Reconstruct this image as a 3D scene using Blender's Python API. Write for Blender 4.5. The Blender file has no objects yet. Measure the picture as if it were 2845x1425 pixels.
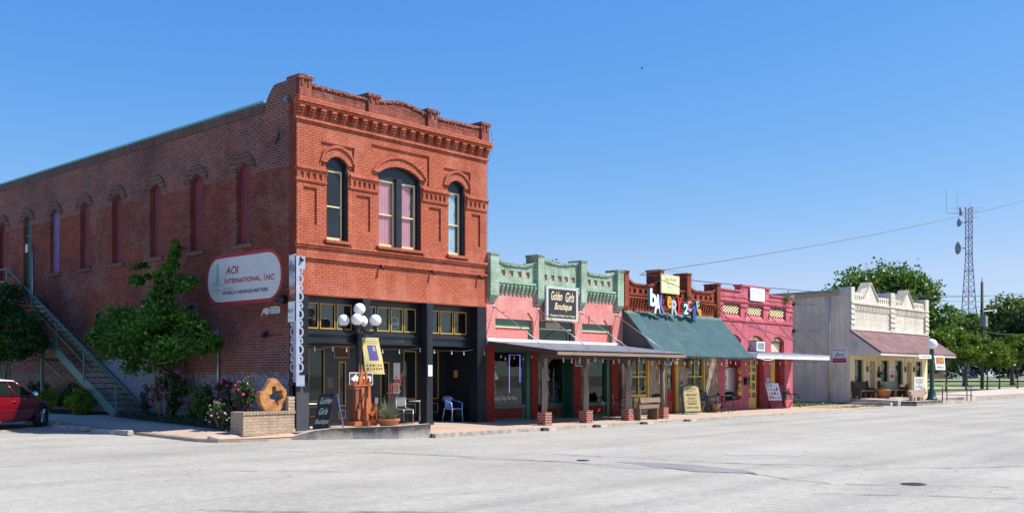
import bpy, math, random
import numpy as np
from mathutils import Vector, Matrix
from mathutils.geometry import tessellate_polygon
R = math.radians
SC = bpy.context.scene
COL = SC.collection
random.seed(7)

# ------------------------------------------------------------------ camera, sky, sun, exposure
cam = bpy.data.objects.new('camera', bpy.data.cameras.new('camera'))
COL.objects.link(cam)
cam.location = (-16.886, -23.305, 1.55)
cam.rotation_euler = (R(90), 0, R(42.149 - 90))
cam.data.sensor_width = 36
cam.data.lens = 36 * 2834 / 2845
cam.data.shift_y = 0.1158
cam.data.clip_end = 3000
SC.camera = cam
SC.view_settings.view_transform = 'Standard'
SC.view_settings.look = 'None'
SC.view_settings.exposure = 0.68
SUN_EL, SUN_AZ = 52.0, 41.0          # height; turn from the street front's normal (-Y) towards +X
W = bpy.data.worlds.new('World'); SC.world = W; W.use_nodes = True
wn, wl = W.node_tree.nodes, W.node_tree.links
wn.clear()
sky = wn.new('ShaderNodeTexSky'); sky.sky_type = 'NISHITA'; sky.sun_disc = False
sky.sun_elevation = R(SUN_EL); sky.sun_rotation = R(180 - SUN_AZ)
sky.air_density = 1.0; sky.dust_density = 0.25; sky.ozone_density = 4.5; sky.altitude = 100
hsv = wn.new('ShaderNodeHueSaturation'); hsv.inputs['Saturation'].default_value = 1.02
bg = wn.new('ShaderNodeBackground'); bg.inputs['Strength'].default_value = 0.118
wo = wn.new('ShaderNodeOutputWorld')
sep = wn.new('ShaderNodeSeparateColor'); cmb = wn.new('ShaderNodeCombineColor')
wl.new(sky.outputs[0], hsv.inputs['Color']); wl.new(hsv.outputs[0], sep.inputs[0])
# deepen the zenith and cool the horizon: each channel c -> k * (s c) ** p / s
for i, (p_, k_) in enumerate(((1.5, .90), (.85, .67), (.35, .88))):
    a_ = wn.new('ShaderNodeMath'); a_.operation = 'MULTIPLY'; a_.inputs[1].default_value = .189; wl.new(sep.outputs[i], a_.inputs[0])
    q_ = wn.new('ShaderNodeMath'); q_.operation = 'POWER'; q_.inputs[1].default_value = p_; wl.new(a_.outputs[0], q_.inputs[0])
    m_ = wn.new('ShaderNodeMath'); m_.operation = 'MULTIPLY'; m_.inputs[1].default_value = k_ / .189; wl.new(q_.outputs[0], m_.inputs[0]); chan = [m_] if i == 0 else chan + [m_]
    if i: wl.new(m_.outputs[0], cmb.inputs[i])
g_ = wn.new('ShaderNodeMath'); g_.operation = 'MULTIPLY'; g_.inputs[1].default_value = .74; wl.new(chan[1].outputs[0], g_.inputs[0])
mn = wn.new('ShaderNodeMath'); mn.operation = 'MINIMUM'; wl.new(chan[0].outputs[0], mn.inputs[0]); wl.new(g_.outputs[0], mn.inputs[1]); wl.new(mn.outputs[0], cmb.inputs[0])
wl.new(cmb.outputs[0], bg.inputs[0]); wl.new(bg.outputs[0], wo.inputs[0])
sd = bpy.data.lights.new('sun', 'SUN'); sd.energy = 4.6; sd.angle = R(0.53); sd.color = (1, .955, .88)
sun = bpy.data.objects.new('sun', sd); COL.objects.link(sun)
to_sun = Vector((math.sin(R(SUN_AZ)) * math.cos(R(SUN_EL)), -math.cos(R(SUN_AZ)) * math.cos(R(SUN_EL)), math.sin(R(SUN_EL))))
sun.rotation_euler = to_sun.to_track_quat('Z', 'Y').to_euler(); sun.location = (0, -10, 30)

# ------------------------------------------------------------------ mesh helpers
class MB:
    def __init__(s): s.v = []; s.f = []; s.sm = []
    def add(s, vs, fs, sm=False):
        n = len(s.v); s.v += [tuple(map(float, p)) for p in vs]
        s.f += [tuple(i + n for i in f) for f in fs]; s.sm += [sm] * len(fs); return s
    def box(s, x0, x1, y0, y1, z0, z1):
        v = [(x, y, z) for x in (x0, x1) for y in (y0, y1) for z in (z0, z1)]
        return s.add(v, [(0, 1, 3, 2), (4, 6, 7, 5), (0, 4, 5, 1), (2, 3, 7, 6), (0, 2, 6, 4), (1, 5, 7, 3)])
    def obox(s, o, u, v, w, h, t):
        "a board: corner o, unit directions u and v, width, height, thickness behind its face (u x v points out)"
        o, u, v = Vector(o), Vector(u).normalized(), Vector(v).normalized(); n = u.cross(v)
        p = [o + u * (a * w) + v * (b * h) - n * (c * t) for a in (0, 1) for b in (0, 1) for c in (0, 1)]
        return s.add(p, [(0, 1, 3, 2), (4, 6, 7, 5), (0, 4, 5, 1), (2, 3, 7, 6), (0, 2, 6, 4), (1, 5, 7, 3)])
    def plate(s, outer, holes=(), a0=0., a1=.1, ax='y'):
        "flat polygon with holes, given as (u, v), thick from a0 to a1 along the axis"
        loops = [list(outer)] + [list(h) for h in holes]
        tri = tessellate_polygon([[Vector((p[0], p[1], 0)) for p in l] for l in loops])
        flat = [p for l in loops for p in l]; n = len(flat)
        def P(p, a): return (p[0], a, p[1]) if ax == 'y' else ((a, p[0], p[1]) if ax == 'x' else (p[0], p[1], a))
        vs = [P(p, a0) for p in flat] + [P(p, a1) for p in flat]
        fs = []
        for t in tri: fs.append(tuple(t)); fs.append(tuple(i + n for i in reversed(t)))
        k = 0
        for l in loops:
            m = len(l)
            for i in range(m):
                j = (i + 1) % m; fs.append((k + i, k + j, n + k + j, n + k + i))
            k += m
        return s.add(vs, fs)
    def tube(s, pts, r, n=8, caps=True):
        pts = [Vector(p) for p in pts]; m = len(pts)
        rs = r if isinstance(r, (list, tuple)) else [r] * m
        vs = []; up = None
        for i, p in enumerate(pts):
            d = (pts[min(i + 1, m - 1)] - pts[max(i - 1, 0)]).normalized()
            if up is None: up = Vector((0, 0, 1)) if abs(d.z) < .9 else Vector((1, 0, 0))
            a = d.cross(up).normalized(); b = a.cross(d); up = b
            for k in range(n):
                t = 2 * math.pi * k / n; vs.append(p + (a * math.cos(t) + b * math.sin(t)) * rs[i])
        fs = [(i * n + k, i * n + (k + 1) % n, (i + 1) * n + (k + 1) % n, (i + 1) * n + k) for i in range(m - 1) for k in range(n)]
        if caps: fs += [tuple(range(n))[::-1], tuple((m - 1) * n + k for k in range(n))]
        return s.add(vs, fs, n > 5)
    def lathe(s, prof, c=(0, 0, 0), n=16):
        "prof: (radius, height) from bottom to top, about the upright axis through c"
        vs = [(c[0] + r * math.cos(2 * math.pi * k / n), c[1] + r * math.sin(2 * math.pi * k / n), c[2] + z) for r, z in prof for k in range(n)]
        m = len(prof)
        fs = [(i * n + k, i * n + (k + 1) % n, (i + 1) * n + (k + 1) % n, (i + 1) * n + k) for i in range(m - 1) for k in range(n)]
        fs += [tuple(range(n))[::-1], tuple((m - 1) * n + k for k in range(n))]
        return s.add(vs, fs, True)
    def ball(s, c, r, n=12, sq=(1, 1, 1)):
        m = n // 2; vs = []
        for i in range(m + 1):
            t = math.pi * i / m
            for k in range(n):
                a = 2 * math.pi * k / n
                vs.append((c[0] + r * sq[0] * math.sin(t) * math.cos(a), c[1] + r * sq[1] * math.sin(t) * math.sin(a), c[2] - r * sq[2] * math.cos(t)))
        fs = [(i * n + k, i * n + (k + 1) % n, (i + 1) * n + (k + 1) % n, (i + 1) * n + k) for i in range(m) for k in range(n)]
        return s.add(vs, fs, True)
    def grid(s, fn, nu, nv, sm=True):
        vs = [fn(i / nu, j / nv) for i in range(nu + 1) for j in range(nv + 1)]
        return s.add(vs, [(i * (nv + 1) + j, (i + 1) * (nv + 1) + j, (i + 1) * (nv + 1) + j + 1, i * (nv + 1) + j + 1) for i in range(nu) for j in range(nv)], sm)
    def build(s, name, mat, parent=None, label=None, cat=None, group=None, kind=None, bevel=0, plabel=None):
        me = bpy.data.meshes.new(name)
        if parent is None:
            a = np.array(s.v); off = Vector((a[:, 0].mean(), a[:, 1].mean(), a[:, 2].min()))
        else: off = woff(parent)
        me.from_pydata([(p[0] - off.x, p[1] - off.y, p[2] - off.z) for p in s.v], [], s.f)
        me.polygons.foreach_set('use_smooth', s.sm)
        me.update()
        import bmesh
        b = bmesh.new(); b.from_mesh(me); bmesh.ops.recalc_face_normals(b, faces=b.faces[:]); b.to_mesh(me); b.free()
        me.materials.append(mat)
        o = bpy.data.objects.new(name, me); COL.objects.link(o)
        if parent is None: o.location = off
        else: o.parent = parent
        if bevel:
            md = o.modifiers.new('bevel', 'BEVEL'); md.width = bevel; md.segments = 2; md.limit_method = 'ANGLE'
        tag(o, label, cat, group, kind)
        if plabel: o['label'] = plabel
        return o

def woff(o):
    v = Vector((0, 0, 0))
    while o is not None: v = v + o.location; o = o.parent
    return v
def tag(o, label=None, cat=None, group=None, kind=None):
    for k, x in (('label', label), ('category', cat), ('group', group), ('kind', kind)):
        if x: o[k] = x
    return o
def thing(name, label, cat, loc=(0, 0, 0), group=None):
    o = bpy.data.objects.new(name, None); COL.objects.link(o); o.location = loc; o.empty_display_size = .2
    return tag(o, label, cat, group)
def dup(src, loc, rz=None, label=None, parent=None):
    c = src.copy(); COL.objects.link(c)
    if parent is None:
        c.location = loc
        if rz is not None: c.rotation_euler = (0, 0, rz)
    else: c.parent = parent
    if label: c['label'] = label
    for ch in [k for k in bpy.data.objects if k.parent is src]: dup(ch, None, parent=c)
    return c
def arc(x0, x1, z0, rise, n=12):
    "points of a flat arch from (x1, z0) over the crown to (x0, z0)"
    w = (x1 - x0) / 2; xc = (x0 + x1) / 2; r = (w * w + rise * rise) / (2 * rise); a = math.asin(min(1, w / r))
    if rise > w: a = math.pi - a
    return [(xc + r * math.sin(a - 2 * a * i / n), z0 + rise - r + r * math.cos(a - 2 * a * i / n)) for i in range(n + 1)]
def archhole(x0, x1, z0, zs, rise, n=12): return [(x0, z0), (x1, z0)] + arc(x0, x1, zs, rise, n)
def rect(x0, x1, z0, z1): return [(x0, z0), (x1, z0), (x1, z1), (x0, z1)]

def text(s, mat, parent, o, u, v, w, h, shear=0., bold=0., name='lettering', t=.004, **kw):
    "lettering fitted into a w x h field whose lower left corner is o"
    cu = bpy.data.curves.new('t', 'FONT'); cu.body = s; cu.shear = shear; cu.offset = bold; cu.resolution_u = 3; cu.extrude = .0
    cu.align_x = kw.pop('align', 'CENTER')
    ob = bpy.data.objects.new('t', cu); COL.objects.link(ob)
    dg = bpy.context.evaluated_depsgraph_get(); dg.update()
    me = bpy.data.meshes.new_from_object(ob.evaluated_get(dg))
    bpy.data.objects.remove(ob); bpy.data.curves.remove(cu)
    P = [p.co.copy() for p in me.vertices]; F = [tuple(p.vertices) for p in me.polygons]
    bpy.data.meshes.remove(me)
    x0 = min(p.x for p in P); x1 = max(p.x for p in P); y0 = min(p.y for p in P); y1 = max(p.y for p in P)
    o, u, v = Vector(o), Vector(u).normalized(), Vector(v).normalized(); n = u.cross(v)
    m = MB(); m.add([o + u * ((p.x - x0) / (x1 - x0) * w) + v * ((p.y - y0) / (y1 - y0) * h) + n * t for p in P], F)
    return m.build(name, mat, parent, **kw)
FX, FZ = (1, 0, 0), (0, 0, 1)       # a board on the street front: along +X, up
SX = (0, -1, 0)                     # a board on the side wall: along -Y, up

# ------------------------------------------------------------------ materials
MATS = {}
def newmat(name):
    m = bpy.data.materials.new(name); m.use_nodes = True; MATS[name] = m
    nt = m.node_tree; return m, nt.nodes, nt.links, nt.nodes['Principled BSDF']
def ramp(N, stops):
    r = N.new('ShaderNodeValToRGB'); e = r.color_ramp.elements
    while len(e) < len(stops): e.new(.5)
    for k, (p, c) in enumerate(stops): e[k].position = p; e[k].color = tuple(c) + (1,) if len(c) == 3 else c
    return r
def noise(N, L, vec, scale, detail=4, rough=.6):
    n = N.new('ShaderNodeTexNoise'); n.inputs['Scale'].default_value = scale; n.inputs['Detail'].default_value = detail
    n.inputs['Roughness'].default_value = rough
    if vec is not None: L.new(vec, n.inputs['Vector'])
    return n
def mix(N, L, fac, a, b, mode='MIX'):
    m = N.new('ShaderNodeMix'); m.data_type = 'RGBA'; m.blend_type = mode; m.clamp_factor = True
    for sock, x in ((m.inputs['Factor'], fac), (m.inputs['A'], a), (m.inputs['B'], b)):
        if hasattr(x, 'is_output'): L.new(x, sock)
        elif isinstance(x, (int, float)): sock.default_value = x
        else: sock.default_value = tuple(x) + (1,)
    return m.outputs['Result']
def math_(N, L, op, a, b=0., c=None, clamp=False):
    m = N.new('ShaderNodeMath'); m.operation = op; m.use_clamp = clamp
    for k, x in enumerate((a, b) if c is None else (a, b, c)):
        if hasattr(x, 'is_output'): L.new(x, m.inputs[k])
        else: m.inputs[k].default_value = x
    return m.outputs[0]
def maprange(N, L, x, a, b, c=0., d=1.):
    m = N.new('ShaderNodeMapRange'); L.new(x, m.inputs[0])
    for k, q in enumerate((a, b, c, d)): m.inputs[k + 1].default_value = q
    return m.outputs[0]
def bump(N, L, h, st, dist, P):
    b = N.new('ShaderNodeBump'); b.inputs['Strength'].default_value = st; b.inputs['Distance'].default_value = dist
    L.new(h, b.inputs['Height']); L.new(b.outputs[0], P.inputs['Normal'])
def plain(name, c, rough=.6, metal=0., var=.18, scale=6., spec=.5, bmp=0., var2=None, coat=0.):
    "one paint or stuff with uneven tone"
    m, N, L, P = newmat(name)
    tc = N.new('ShaderNodeTexCoord')
    n = noise(N, L, tc.outputs['Object'], scale, 5, .65)
    lo = tuple(max(0, x * (1 - var)) for x in c); hi = tuple(min(1, x * (1 + var)) for x in c)
    if var2: lo = var2
    r = ramp(N, [(.3, lo), (.7, hi)]); L.new(n.outputs['Fac'], r.inputs[0]); L.new(r.outputs[0], P.inputs['Base Color'])
    P.inputs['Roughness'].default_value = rough; P.inputs['Metallic'].default_value = metal
    P.inputs['Specular IOR Level'].default_value = spec; P.inputs['Coat Weight'].default_value = coat
    if bmp: bump(N, L, n.outputs['Fac'], bmp, .02, P)
    return m
def uvw(N, L):
    "brick coordinates from the place: along the wall, height"
    g = N.new('ShaderNodeNewGeometry'); s = N.new('ShaderNodeSeparateXYZ'); L.new(g.outputs['Position'], s.inputs[0])
    c = N.new('ShaderNodeCombineXYZ'); L.new(math_(N, L, 'ADD', s.outputs[0], s.outputs[1]), c.inputs[0]); L.new(s.outputs[2], c.inputs[1])
    return g, s, c.outputs[0]
def bricknode(N, L, vec, c1, c2, mo, ms=.009, bw=.215, rh=.075, bias=0.):
    b = N.new('ShaderNodeTexBrick'); L.new(vec, b.inputs['Vector'])
    for k, x in (('Color1', c1), ('Color2', c2), ('Mortar', mo)): b.inputs[k].default_value = tuple(x) + (1,)
    b.inputs['Scale'].default_value = 1; b.inputs['Mortar Size'].default_value = ms; b.inputs['Mortar Smooth'].default_value = .2
    b.inputs['Bias'].default_value = bias; b.inputs['Brick Width'].default_value = bw; b.inputs['Row Height'].default_value = rh
    return b
def brick(name, c1, c2, mo, ms=.009, patch=None, pscale=1.3, plo=.5, phi=.72, rough=.85, bmp=.6, bw=.215, rh=.075, dirt=.35):
    m, N, L, P = newmat(name)
    g, s, vec = uvw(N, L)
    b = bricknode(N, L, vec, c1, c2, mo, ms, bw, rh)
    col = b.outputs['Color']
    n1 = noise(N, L, g.outputs['Position'], .9, 6, .65)
    d = ramp(N, [(.35, (1 - dirt,) * 3), (.62, (1, 1, 1))]); L.new(n1.outputs['Fac'], d.inputs[0])
    col = mix(N, L, 1., col, d.outputs[0], 'MULTIPLY')
    mp = N.new('ShaderNodeMapping'); L.new(vec, mp.inputs[0]); mp.inputs['Scale'].default_value = (4.5, .32, 1)
    n5 = noise(N, L, mp.outputs[0], 1., 5, .65); d5 = ramp(N, [(.36, (1 - dirt * .9,) * 3), (.56, (1, 1, 1))]); L.new(n5.outputs['Fac'], d5.inputs[0])
    col = mix(N, L, 1., col, d5.outputs[0], 'MULTIPLY')
    n3 = noise(N, L, g.outputs['Position'], 18, 3, .6)
    d3 = ramp(N, [(.3, (.8, .8, .8)), (.7, (1.1, 1.1, 1.1))]); L.new(n3.outputs['Fac'], d3.inputs[0])
    col = mix(N, L, 1., col, d3.outputs[0], 'MULTIPLY')
    if patch:
        n2 = noise(N, L, g.outputs['Position'], pscale, 8, .7)
        col = mix(N, L, maprange(N, L, n2.outputs['Fac'], plo, phi), col, patch)
    L.new(col, P.inputs['Base Color']); P.inputs['Roughness'].default_value = rough; P.inputs['Specular IOR Level'].default_value = .25
    bump(N, L, math_(N, L, 'SUBTRACT', n3.outputs['Fac'], math_(N, L, 'MULTIPLY', b.outputs['Fac'], 1.5)), bmp, .012, P)
    return m
def sidewall(name):
    "old unpainted brick: pale mortar high up, red wash lower down, flaking whitewash at the foot"
    m, N, L, P = newmat(name)
    g, s, vec = uvw(N, L)
    b1 = bricknode(N, L, vec, (.26, .066, .042), (.10, .040, .038), (.29, .225, .19), .010, bias=.0)
    b2 = bricknode(N, L, vec, (.27, .060, .032), (.105, .036, .030), (.18, .075, .055), .009, bias=-.1)
    b3 = bricknode(N, L, vec, (.26, .066, .042), (.11, .042, .036), (.31, .24, .20), .009, bias=-.1)
    nb = noise(N, L, g.outputs['Position'], .55, 6, .65); nm = noise(N, L, g.outputs['Position'], 2.6, 6, .7)
    wob = math_(N, L, 'MULTIPLY', math_(N, L, 'SUBTRACT', nm.outputs['Fac'], .5), .5)
    zz = math_(N, L, 'ADD', s.outputs[2], wob)
    # the pale pointing starts lower near the street corner
    hi = maprange(N, L, math_(N, L, 'ADD', s.outputs[2], math_(N, L, 'MULTIPLY', wob, .35)), 7.36, 7.40)
    col = mix(N, L, maprange(N, L, nb.outputs['Fac'], .5, .62), b2.outputs['Color'], b3.outputs['Color'])
    low = maprange(N, L, zz, 3.4, 2.2)
    col = mix(N, L, low, col, b3.outputs['Color'])
    col = mix(N, L, hi, col, b1.outputs['Color'])
    # purple-grey weather stains
    ns = noise(N, L, g.outputs['Position'], 1.1, 7, .7)
    col = mix(N, L, maprange(N, L, ns.outputs['Fac'], .54, .74, 0, .6), col, (.085, .045, .045))
    nl = noise(N, L, g.outputs['Position'], .32, 5, .7); rl = ramp(N, [(.34, (.62, .60, .62)), (.5, (1, 1, 1)), (.66, (1.22, 1.15, 1.1))]); L.new(nl.outputs['Fac'], rl.inputs[0]); col = mix(N, L, 1., col, rl.outputs[0], 'MULTIPLY')
    # pale specks where paint came off
    nk = noise(N, L, vec, 7., 4, .6)
    col = mix(N, L, maprange(N, L, nk.outputs['Fac'], .71, .75, 0, .8), col, (.42, .37, .36))
    # whitewash: up to 1.7 m, up to 2.6 m around the foot of the stairs
    yb = math_(N, L, 'SUBTRACT', 1., math_(N, L, 'ABSOLUTE', math_(N, L, 'DIVIDE', math_(N, L, 'SUBTRACT', s.outputs[1], 9.3), 3.4)), clamp=True)
    top = math_(N, L, 'ADD', 1.62, math_(N, L, 'MULTIPLY', yb, .95))
    wm = maprange(N, L, math_(N, L, 'SUBTRACT', top, math_(N, L, 'ADD', s.outputs[2], math_(N, L, 'MULTIPLY', wob, 1.3))), -.05, .1)
    np_ = noise(N, L, vec, 5.5, 8, .75)
    keep = maprange(N, L, math_(N, L, 'ADD', np_.outputs['Fac'], math_(N, L, 'MULTIPLY', yb, .20)), .43, .53)
    yfar = maprange(N, L, s.outputs[1], 11.5, 13.5)
    wcol = mix(N, L, yfar, (.40, .37, .40), (.27, .22, .16))
    wcol = mix(N, L, math_(N, L, 'MULTIPLY', b3.outputs['Fac'], .75), wcol, (.10, .07, .065))
    col = mix(N, L, math_(N, L, 'MULTIPLY', wm, keep), col, wcol)
    L.new(col, P.inputs['Base Color']); P.inputs['Roughness'].default_value = .9; P.inputs['Specular IOR Level'].default_value = .2
    bump(N, L, math_(N, L, 'SUBTRACT', nm.outputs['Fac'], math_(N, L, 'MULTIPLY', b1.outputs['Fac'], 1.5)), .6, .012, P)
    return m
def wood(name, c, c2, along='z', rough=.75, sc=1.):
    m, N, L, P = newmat(name)
    tc = N.new('ShaderNodeTexCoord'); mp = N.new('ShaderNodeMapping'); L.new(tc.outputs['Object'], mp.inputs[0])
    k = {'x': (1.5, 22, 22), 'y': (22, 1.5, 22), 'z': (22, 22, 1.5)}[along]
    mp.inputs['Scale'].default_value = tuple(q * sc for q in k)
    n = noise(N, L, mp.outputs[0], 1., 5, .7)
    r = ramp(N, [(.3, c2), (.7, c)]); L.new(n.outputs['Fac'], r.inputs[0]); L.new(r.outputs[0], P.inputs['Base Color'])
    P.inputs['Roughness'].default_value = rough; bump(N, L, n.outputs['Fac'], .4, .01, P)
    return m
def corrug(name, c, axis=0, pitch=.1, rough=.45, metal=.3, dirt=.25):
    "ribbed sheet metal"
    m, N, L, P = newmat(name)
    g = N.new('ShaderNodeNewGeometry'); n = noise(N, L, g.outputs['Position'], 1.6, 6, .6)
    r = ramp(N, [(.3, tuple(x * (1 - dirt) for x in c)), (.7, c)]); L.new(n.outputs['Fac'], r.inputs[0]); L.new(r.outputs[0], P.inputs['Base Color'])
    P.inputs['Roughness'].default_value = rough; P.inputs['Metallic'].default_value = metal
    return m
def emit(name, c, st):
    m, N, L, P = newmat(name); P.inputs['Base Color'].default_value = tuple(c) + (1,)
    P.inputs['Emission Color'].default_value = tuple(c) + (1,); P.inputs['Emission Strength'].default_value = st; return m
def clearglass(name, tint=(.8, .85, .84), refl=.05, rough=.0):
    m, N, L, P = newmat(name); N.remove(P)
    out = [n for n in N if n.type == 'OUTPUT_MATERIAL'][0]
    t = N.new('ShaderNodeBsdfTransparent'); t.inputs[0].default_value = tuple(tint) + (1,)
    gl = N.new('ShaderNodeBsdfGlossy'); gl.inputs['Roughness'].default_value = rough
    fr = N.new('ShaderNodeFresnel'); fr.inputs['IOR'].default_value = 1.52
    mx = N.new('ShaderNodeMixShader'); g = N.new('ShaderNodeNewGeometry'); L.new(math_(N, L, 'MULTIPLY', math_(N, L, 'ADD', fr.outputs[0], refl, clamp=True), math_(N, L, 'SUBTRACT', 1., g.outputs['Backfacing'])), mx.inputs[0])
    L.new(t.outputs[0], mx.inputs[1]); L.new(gl.outputs[0], mx.inputs[2]); L.new(mx.outputs[0], out.inputs[0]); return m
def leafmat(name, stops, trans=.35, gloss=.08):
    m, N, L, P = newmat(name); N.remove(P)
    out = [n for n in N if n.type == 'OUTPUT_MATERIAL'][0]
    g = N.new('ShaderNodeNewGeometry')
    r = ramp(N, [(k / (len(stops) - 1), c) for k, c in enumerate(stops)]); L.new(g.outputs['Random Per Island'], r.inputs[0])
    n = noise(N, L, g.outputs['Position'], .8, 3, .5)
    vr = ramp(N, [(.3, (.72, .76, .7)), (.7, (1.2, 1.18, 1.1))]); L.new(n.outputs['Fac'], vr.inputs[0])
    col = mix(N, L, 1., r.outputs[0], vr.outputs[0], 'MULTIPLY')
    d = N.new('ShaderNodeBsdfDiffuse'); L.new(col, d.inputs[0])
    t = N.new('ShaderNodeBsdfTranslucent'); L.new(mix(N, L, 1., col, (1.25, 1.3, .6), 'MULTIPLY'), t.inputs[0])
    gl = N.new('ShaderNodeBsdfGlossy'); gl.inputs['Roughness'].default_value = .35; gl.inputs[0].default_value = (.9, .95, .9, 1)
    a = N.new('ShaderNodeMixShader'); a.inputs[0].default_value = trans; L.new(d.outputs[0], a.inputs[1]); L.new(t.outputs[0], a.inputs[2])
    b = N.new('ShaderNodeMixShader'); b.inputs[0].default_value = gloss; L.new(a.outputs[0], b.inputs[1]); L.new(gl.outputs[0], b.inputs[2])
    L.new(b.outputs[0], out.inputs[0]); return m

M = {}
M['front'] = brick('red_painted_brick', (.56, .15, .078), (.48, .115, .058), (.24, .06, .038), .010, (.58, .22, .15), .7, .5, .8, dirt=.16, bmp=.5)
M['parapet'] = brick('worn_parapet_brick', (.40, .12, .08), (.30, .085, .06), (.2, .07, .05), .009, (.30, .22, .17), 3., .56, .72, dirt=.35)
M['side'] = sidewall('old_side_brick')
M['black_brick'] = brick('black_painted_brick', (.02, .023, .034), (.016, .019, .028), (.008, .009, .013), .010, dirt=.2, rough=.5)
M['black'] = plain('black_gloss_paint', (.016, .019, .026), .32, var=.25)
M['blackdull'] = plain('black_dull_paint', (.011, .012, .015), .6, var=.3)
M['gold'] = plain('gold_trim_paint', (.50, .30, .07), .45, var=.15)
M['cream'] = plain('cream_sash_paint', (.72, .58, .32), .5, var=.12)
M['redboard'] = plain('dark_red_board', (.15, .017, .02), .65, var=.25, scale=2.5)
M['purpleboard'] = plain('faded_purple_board', (.20, .12, .26), .7, var=.2, scale=3)
M['teal'] = plain('green_metal_paint', (.078, .165, .142), .5, var=.25, scale=4)
M['tealflash'] = plain('teal_roof_edge', (.12, .42, .42), .4, var=.15)
M['tealdoor'] = plain('dark_teal_door', (.018, .085, .075), .5)
M['white'] = plain('white_paint', (.78, .78, .76), .5, var=.06)
M['offwhite'] = plain('off_white_paint', (.62, .60, .56), .6, var=.1)
M['signred'] = plain('sign_red_paint', (.38, .016, .024), .6, var=.15)
M['ink'] = plain('dark_ink', (.02, .02, .03), .6)
M['brickrust'] = brick('plain_red_brick', (.38, .085, .045), (.24, .06, .04), (.3, .2, .15), .010, (.3, .12, .08), 1., .5, .8, dirt=.3)
M['bakery'] = brick('bakery_red_brick', (.42, .085, .035), (.30, .06, .03), (.21, .065, .04), .009, (.26, .1, .06), 1.2, .5, .8, dirt=.3)
M['wornbrick'] = brick('flaking_white_brick', (.36, .09, .05), (.22, .07, .05), (.36, .28, .22), .011, (.50, .42, .35), 1.6, .38, .6, dirt=.35)
M['pinkbrick'] = brick('pink_painted_brick', (.78, .31, .26), (.70, .26, .225), (.54, .17, .15), .008, (.82, .42, .37), .8, .45, .85, dirt=.14)
M['redbrick2'] = brick('deep_red_painted_brick', (.34, .035, .025), (.28, .03, .022), (.22, .02, .018), .008, (.45, .2, .17), 2.5, .66, .75, dirt=.2)
M['greenbrick'] = brick('mint_painted_brick', (.46, .60, .45), (.37, .52, .38), (.15, .25, .16), .010, (.50, .62, .50), 1.4, .45, .8, dirt=.3)
M['magenta'] = brick('magenta_painted_brick', (.72, .19, .23), (.64, .155, .195), (.48, .09, .12), .008, (.74, .36, .36), 1.5, .56, .76, dirt=.24)
M['creambrick'] = brick('cream_painted_brick', (.84, .79, .68), (.78, .72, .60), (.56, .48, .38), .010, (.40, .31, .22), 1.5, .62, .85, dirt=.16)
M['stucco'] = brick('taupe_painted_wall', (.88, .73, .58), (.86, .71, .565), (.82, .68, .54), .006, (.58, .48, .39), .7, .46, .72, dirt=.2, bmp=.15)
M['creamwall'] = plain('cream_stucco', (.72, .58, .36), .8, var=.06, scale=3)
M['darkgreen'] = plain('dark_green_paint', (.022, .085, .062), .45, var=.2)
M['greytin'] = plain('grey_tin_roof', (.30, .30, .33), .5, .35, var=.25, scale=2)
M['greenroof'] = plain('green_tin_roof', (.062, .135, .138), .42, .2, var=.22, scale=2)
M['darkwood'] = wood('dark_beam_wood', (.10, .055, .04), (.045, .026, .02), 'x')
M['greywood'] = wood('weathered_post_wood', (.30, .235, .19), (.13, .085, .065), 'z')
M['fascia'] = wood('weathered_fascia_wood', (.36, .25, .17), (.22, .14, .095), 'x')
M['benchwood'] = wood('bench_wood', (.27, .17, .085), (.15, .09, .045), 'x')
M['pewwood'] = wood('dark_pew_wood', (.085, .045, .03), (.04, .022, .016), 'x')
M['cedar'] = wood('orange_cedar', (.56, .17, .055), (.34, .08, .028), 'z')
M['cedardark'] = wood('brown_cedar', (.28, .085, .035), (.15, .045, .02), 'z')
M['bark'] = wood('tree_bark', (.16, .12, .09), (.06, .045, .035), 'z')
M['palebark'] = wood('pale_bark', (.30, .24, .18), (.16, .12, .09), 'z')
M['steel'] = plain('grey_steel', (.42, .43, .46), .4, .8, var=.15)
M['blackmetal'] = plain('black_metal', (.018, .02, .022), .4, .2, var=.3)
M['chrome'] = plain('chrome', (.85, .86, .88), .12, 1., var=.05)
M['globe'] = plain('white_lamp_globe', (.88, .87, .84), .35, var=.02)
M['bulb'] = plain('pale_light_bulb', (.80, .74, .64), .25, var=.05)
M['yellow'] = plain('yellow_door_paint', (.62, .42, .07), .5, var=.12)
M['paleyellow'] = plain('pale_yellow_paint', (.82, .76, .42), .6, var=.06)
M['reddoor'] = plain('red_door_paint', (.42, .012, .022), .4, var=.12)
M['terracotta'] = plain('terracotta', (.52, .19, .085), .75, var=.18, scale=5)
M['rust'] = plain('rusty_stone', (.44, .20, .065), .95, var=.4, scale=6, bmp=1., var2=(.20, .09, .04))
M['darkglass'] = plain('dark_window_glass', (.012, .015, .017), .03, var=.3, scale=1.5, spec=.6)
M['glass'] = clearglass('clear_shop_glass', (.95, .96, .95), refl=.015)
M['upperglass'] = clearglass('upper_window_glass', (.90, .92, .92), refl=.06)
M['blueblind'] = plain('pale_blue_blind', (.50, .72, .82), .7, var=.15)  # sky reflection of the right upper window, painted as a pale blue sheet
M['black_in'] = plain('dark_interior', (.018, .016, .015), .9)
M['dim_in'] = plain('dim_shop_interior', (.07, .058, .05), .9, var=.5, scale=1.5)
M['pinkcurtain'] = plain('pink_curtain', (.72, .30, .36), .8, var=.12, scale=2)
M['carred'] = plain('red_car_paint', (.24, .004, .012), .22, .25, var=.03, coat=1.)
M['tyre'] = plain('tyre_rubber', (.018, .018, .019), .85)
M['paper'] = plain('white_paper', (.74, .73, .72), .7, var=.05)
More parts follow.
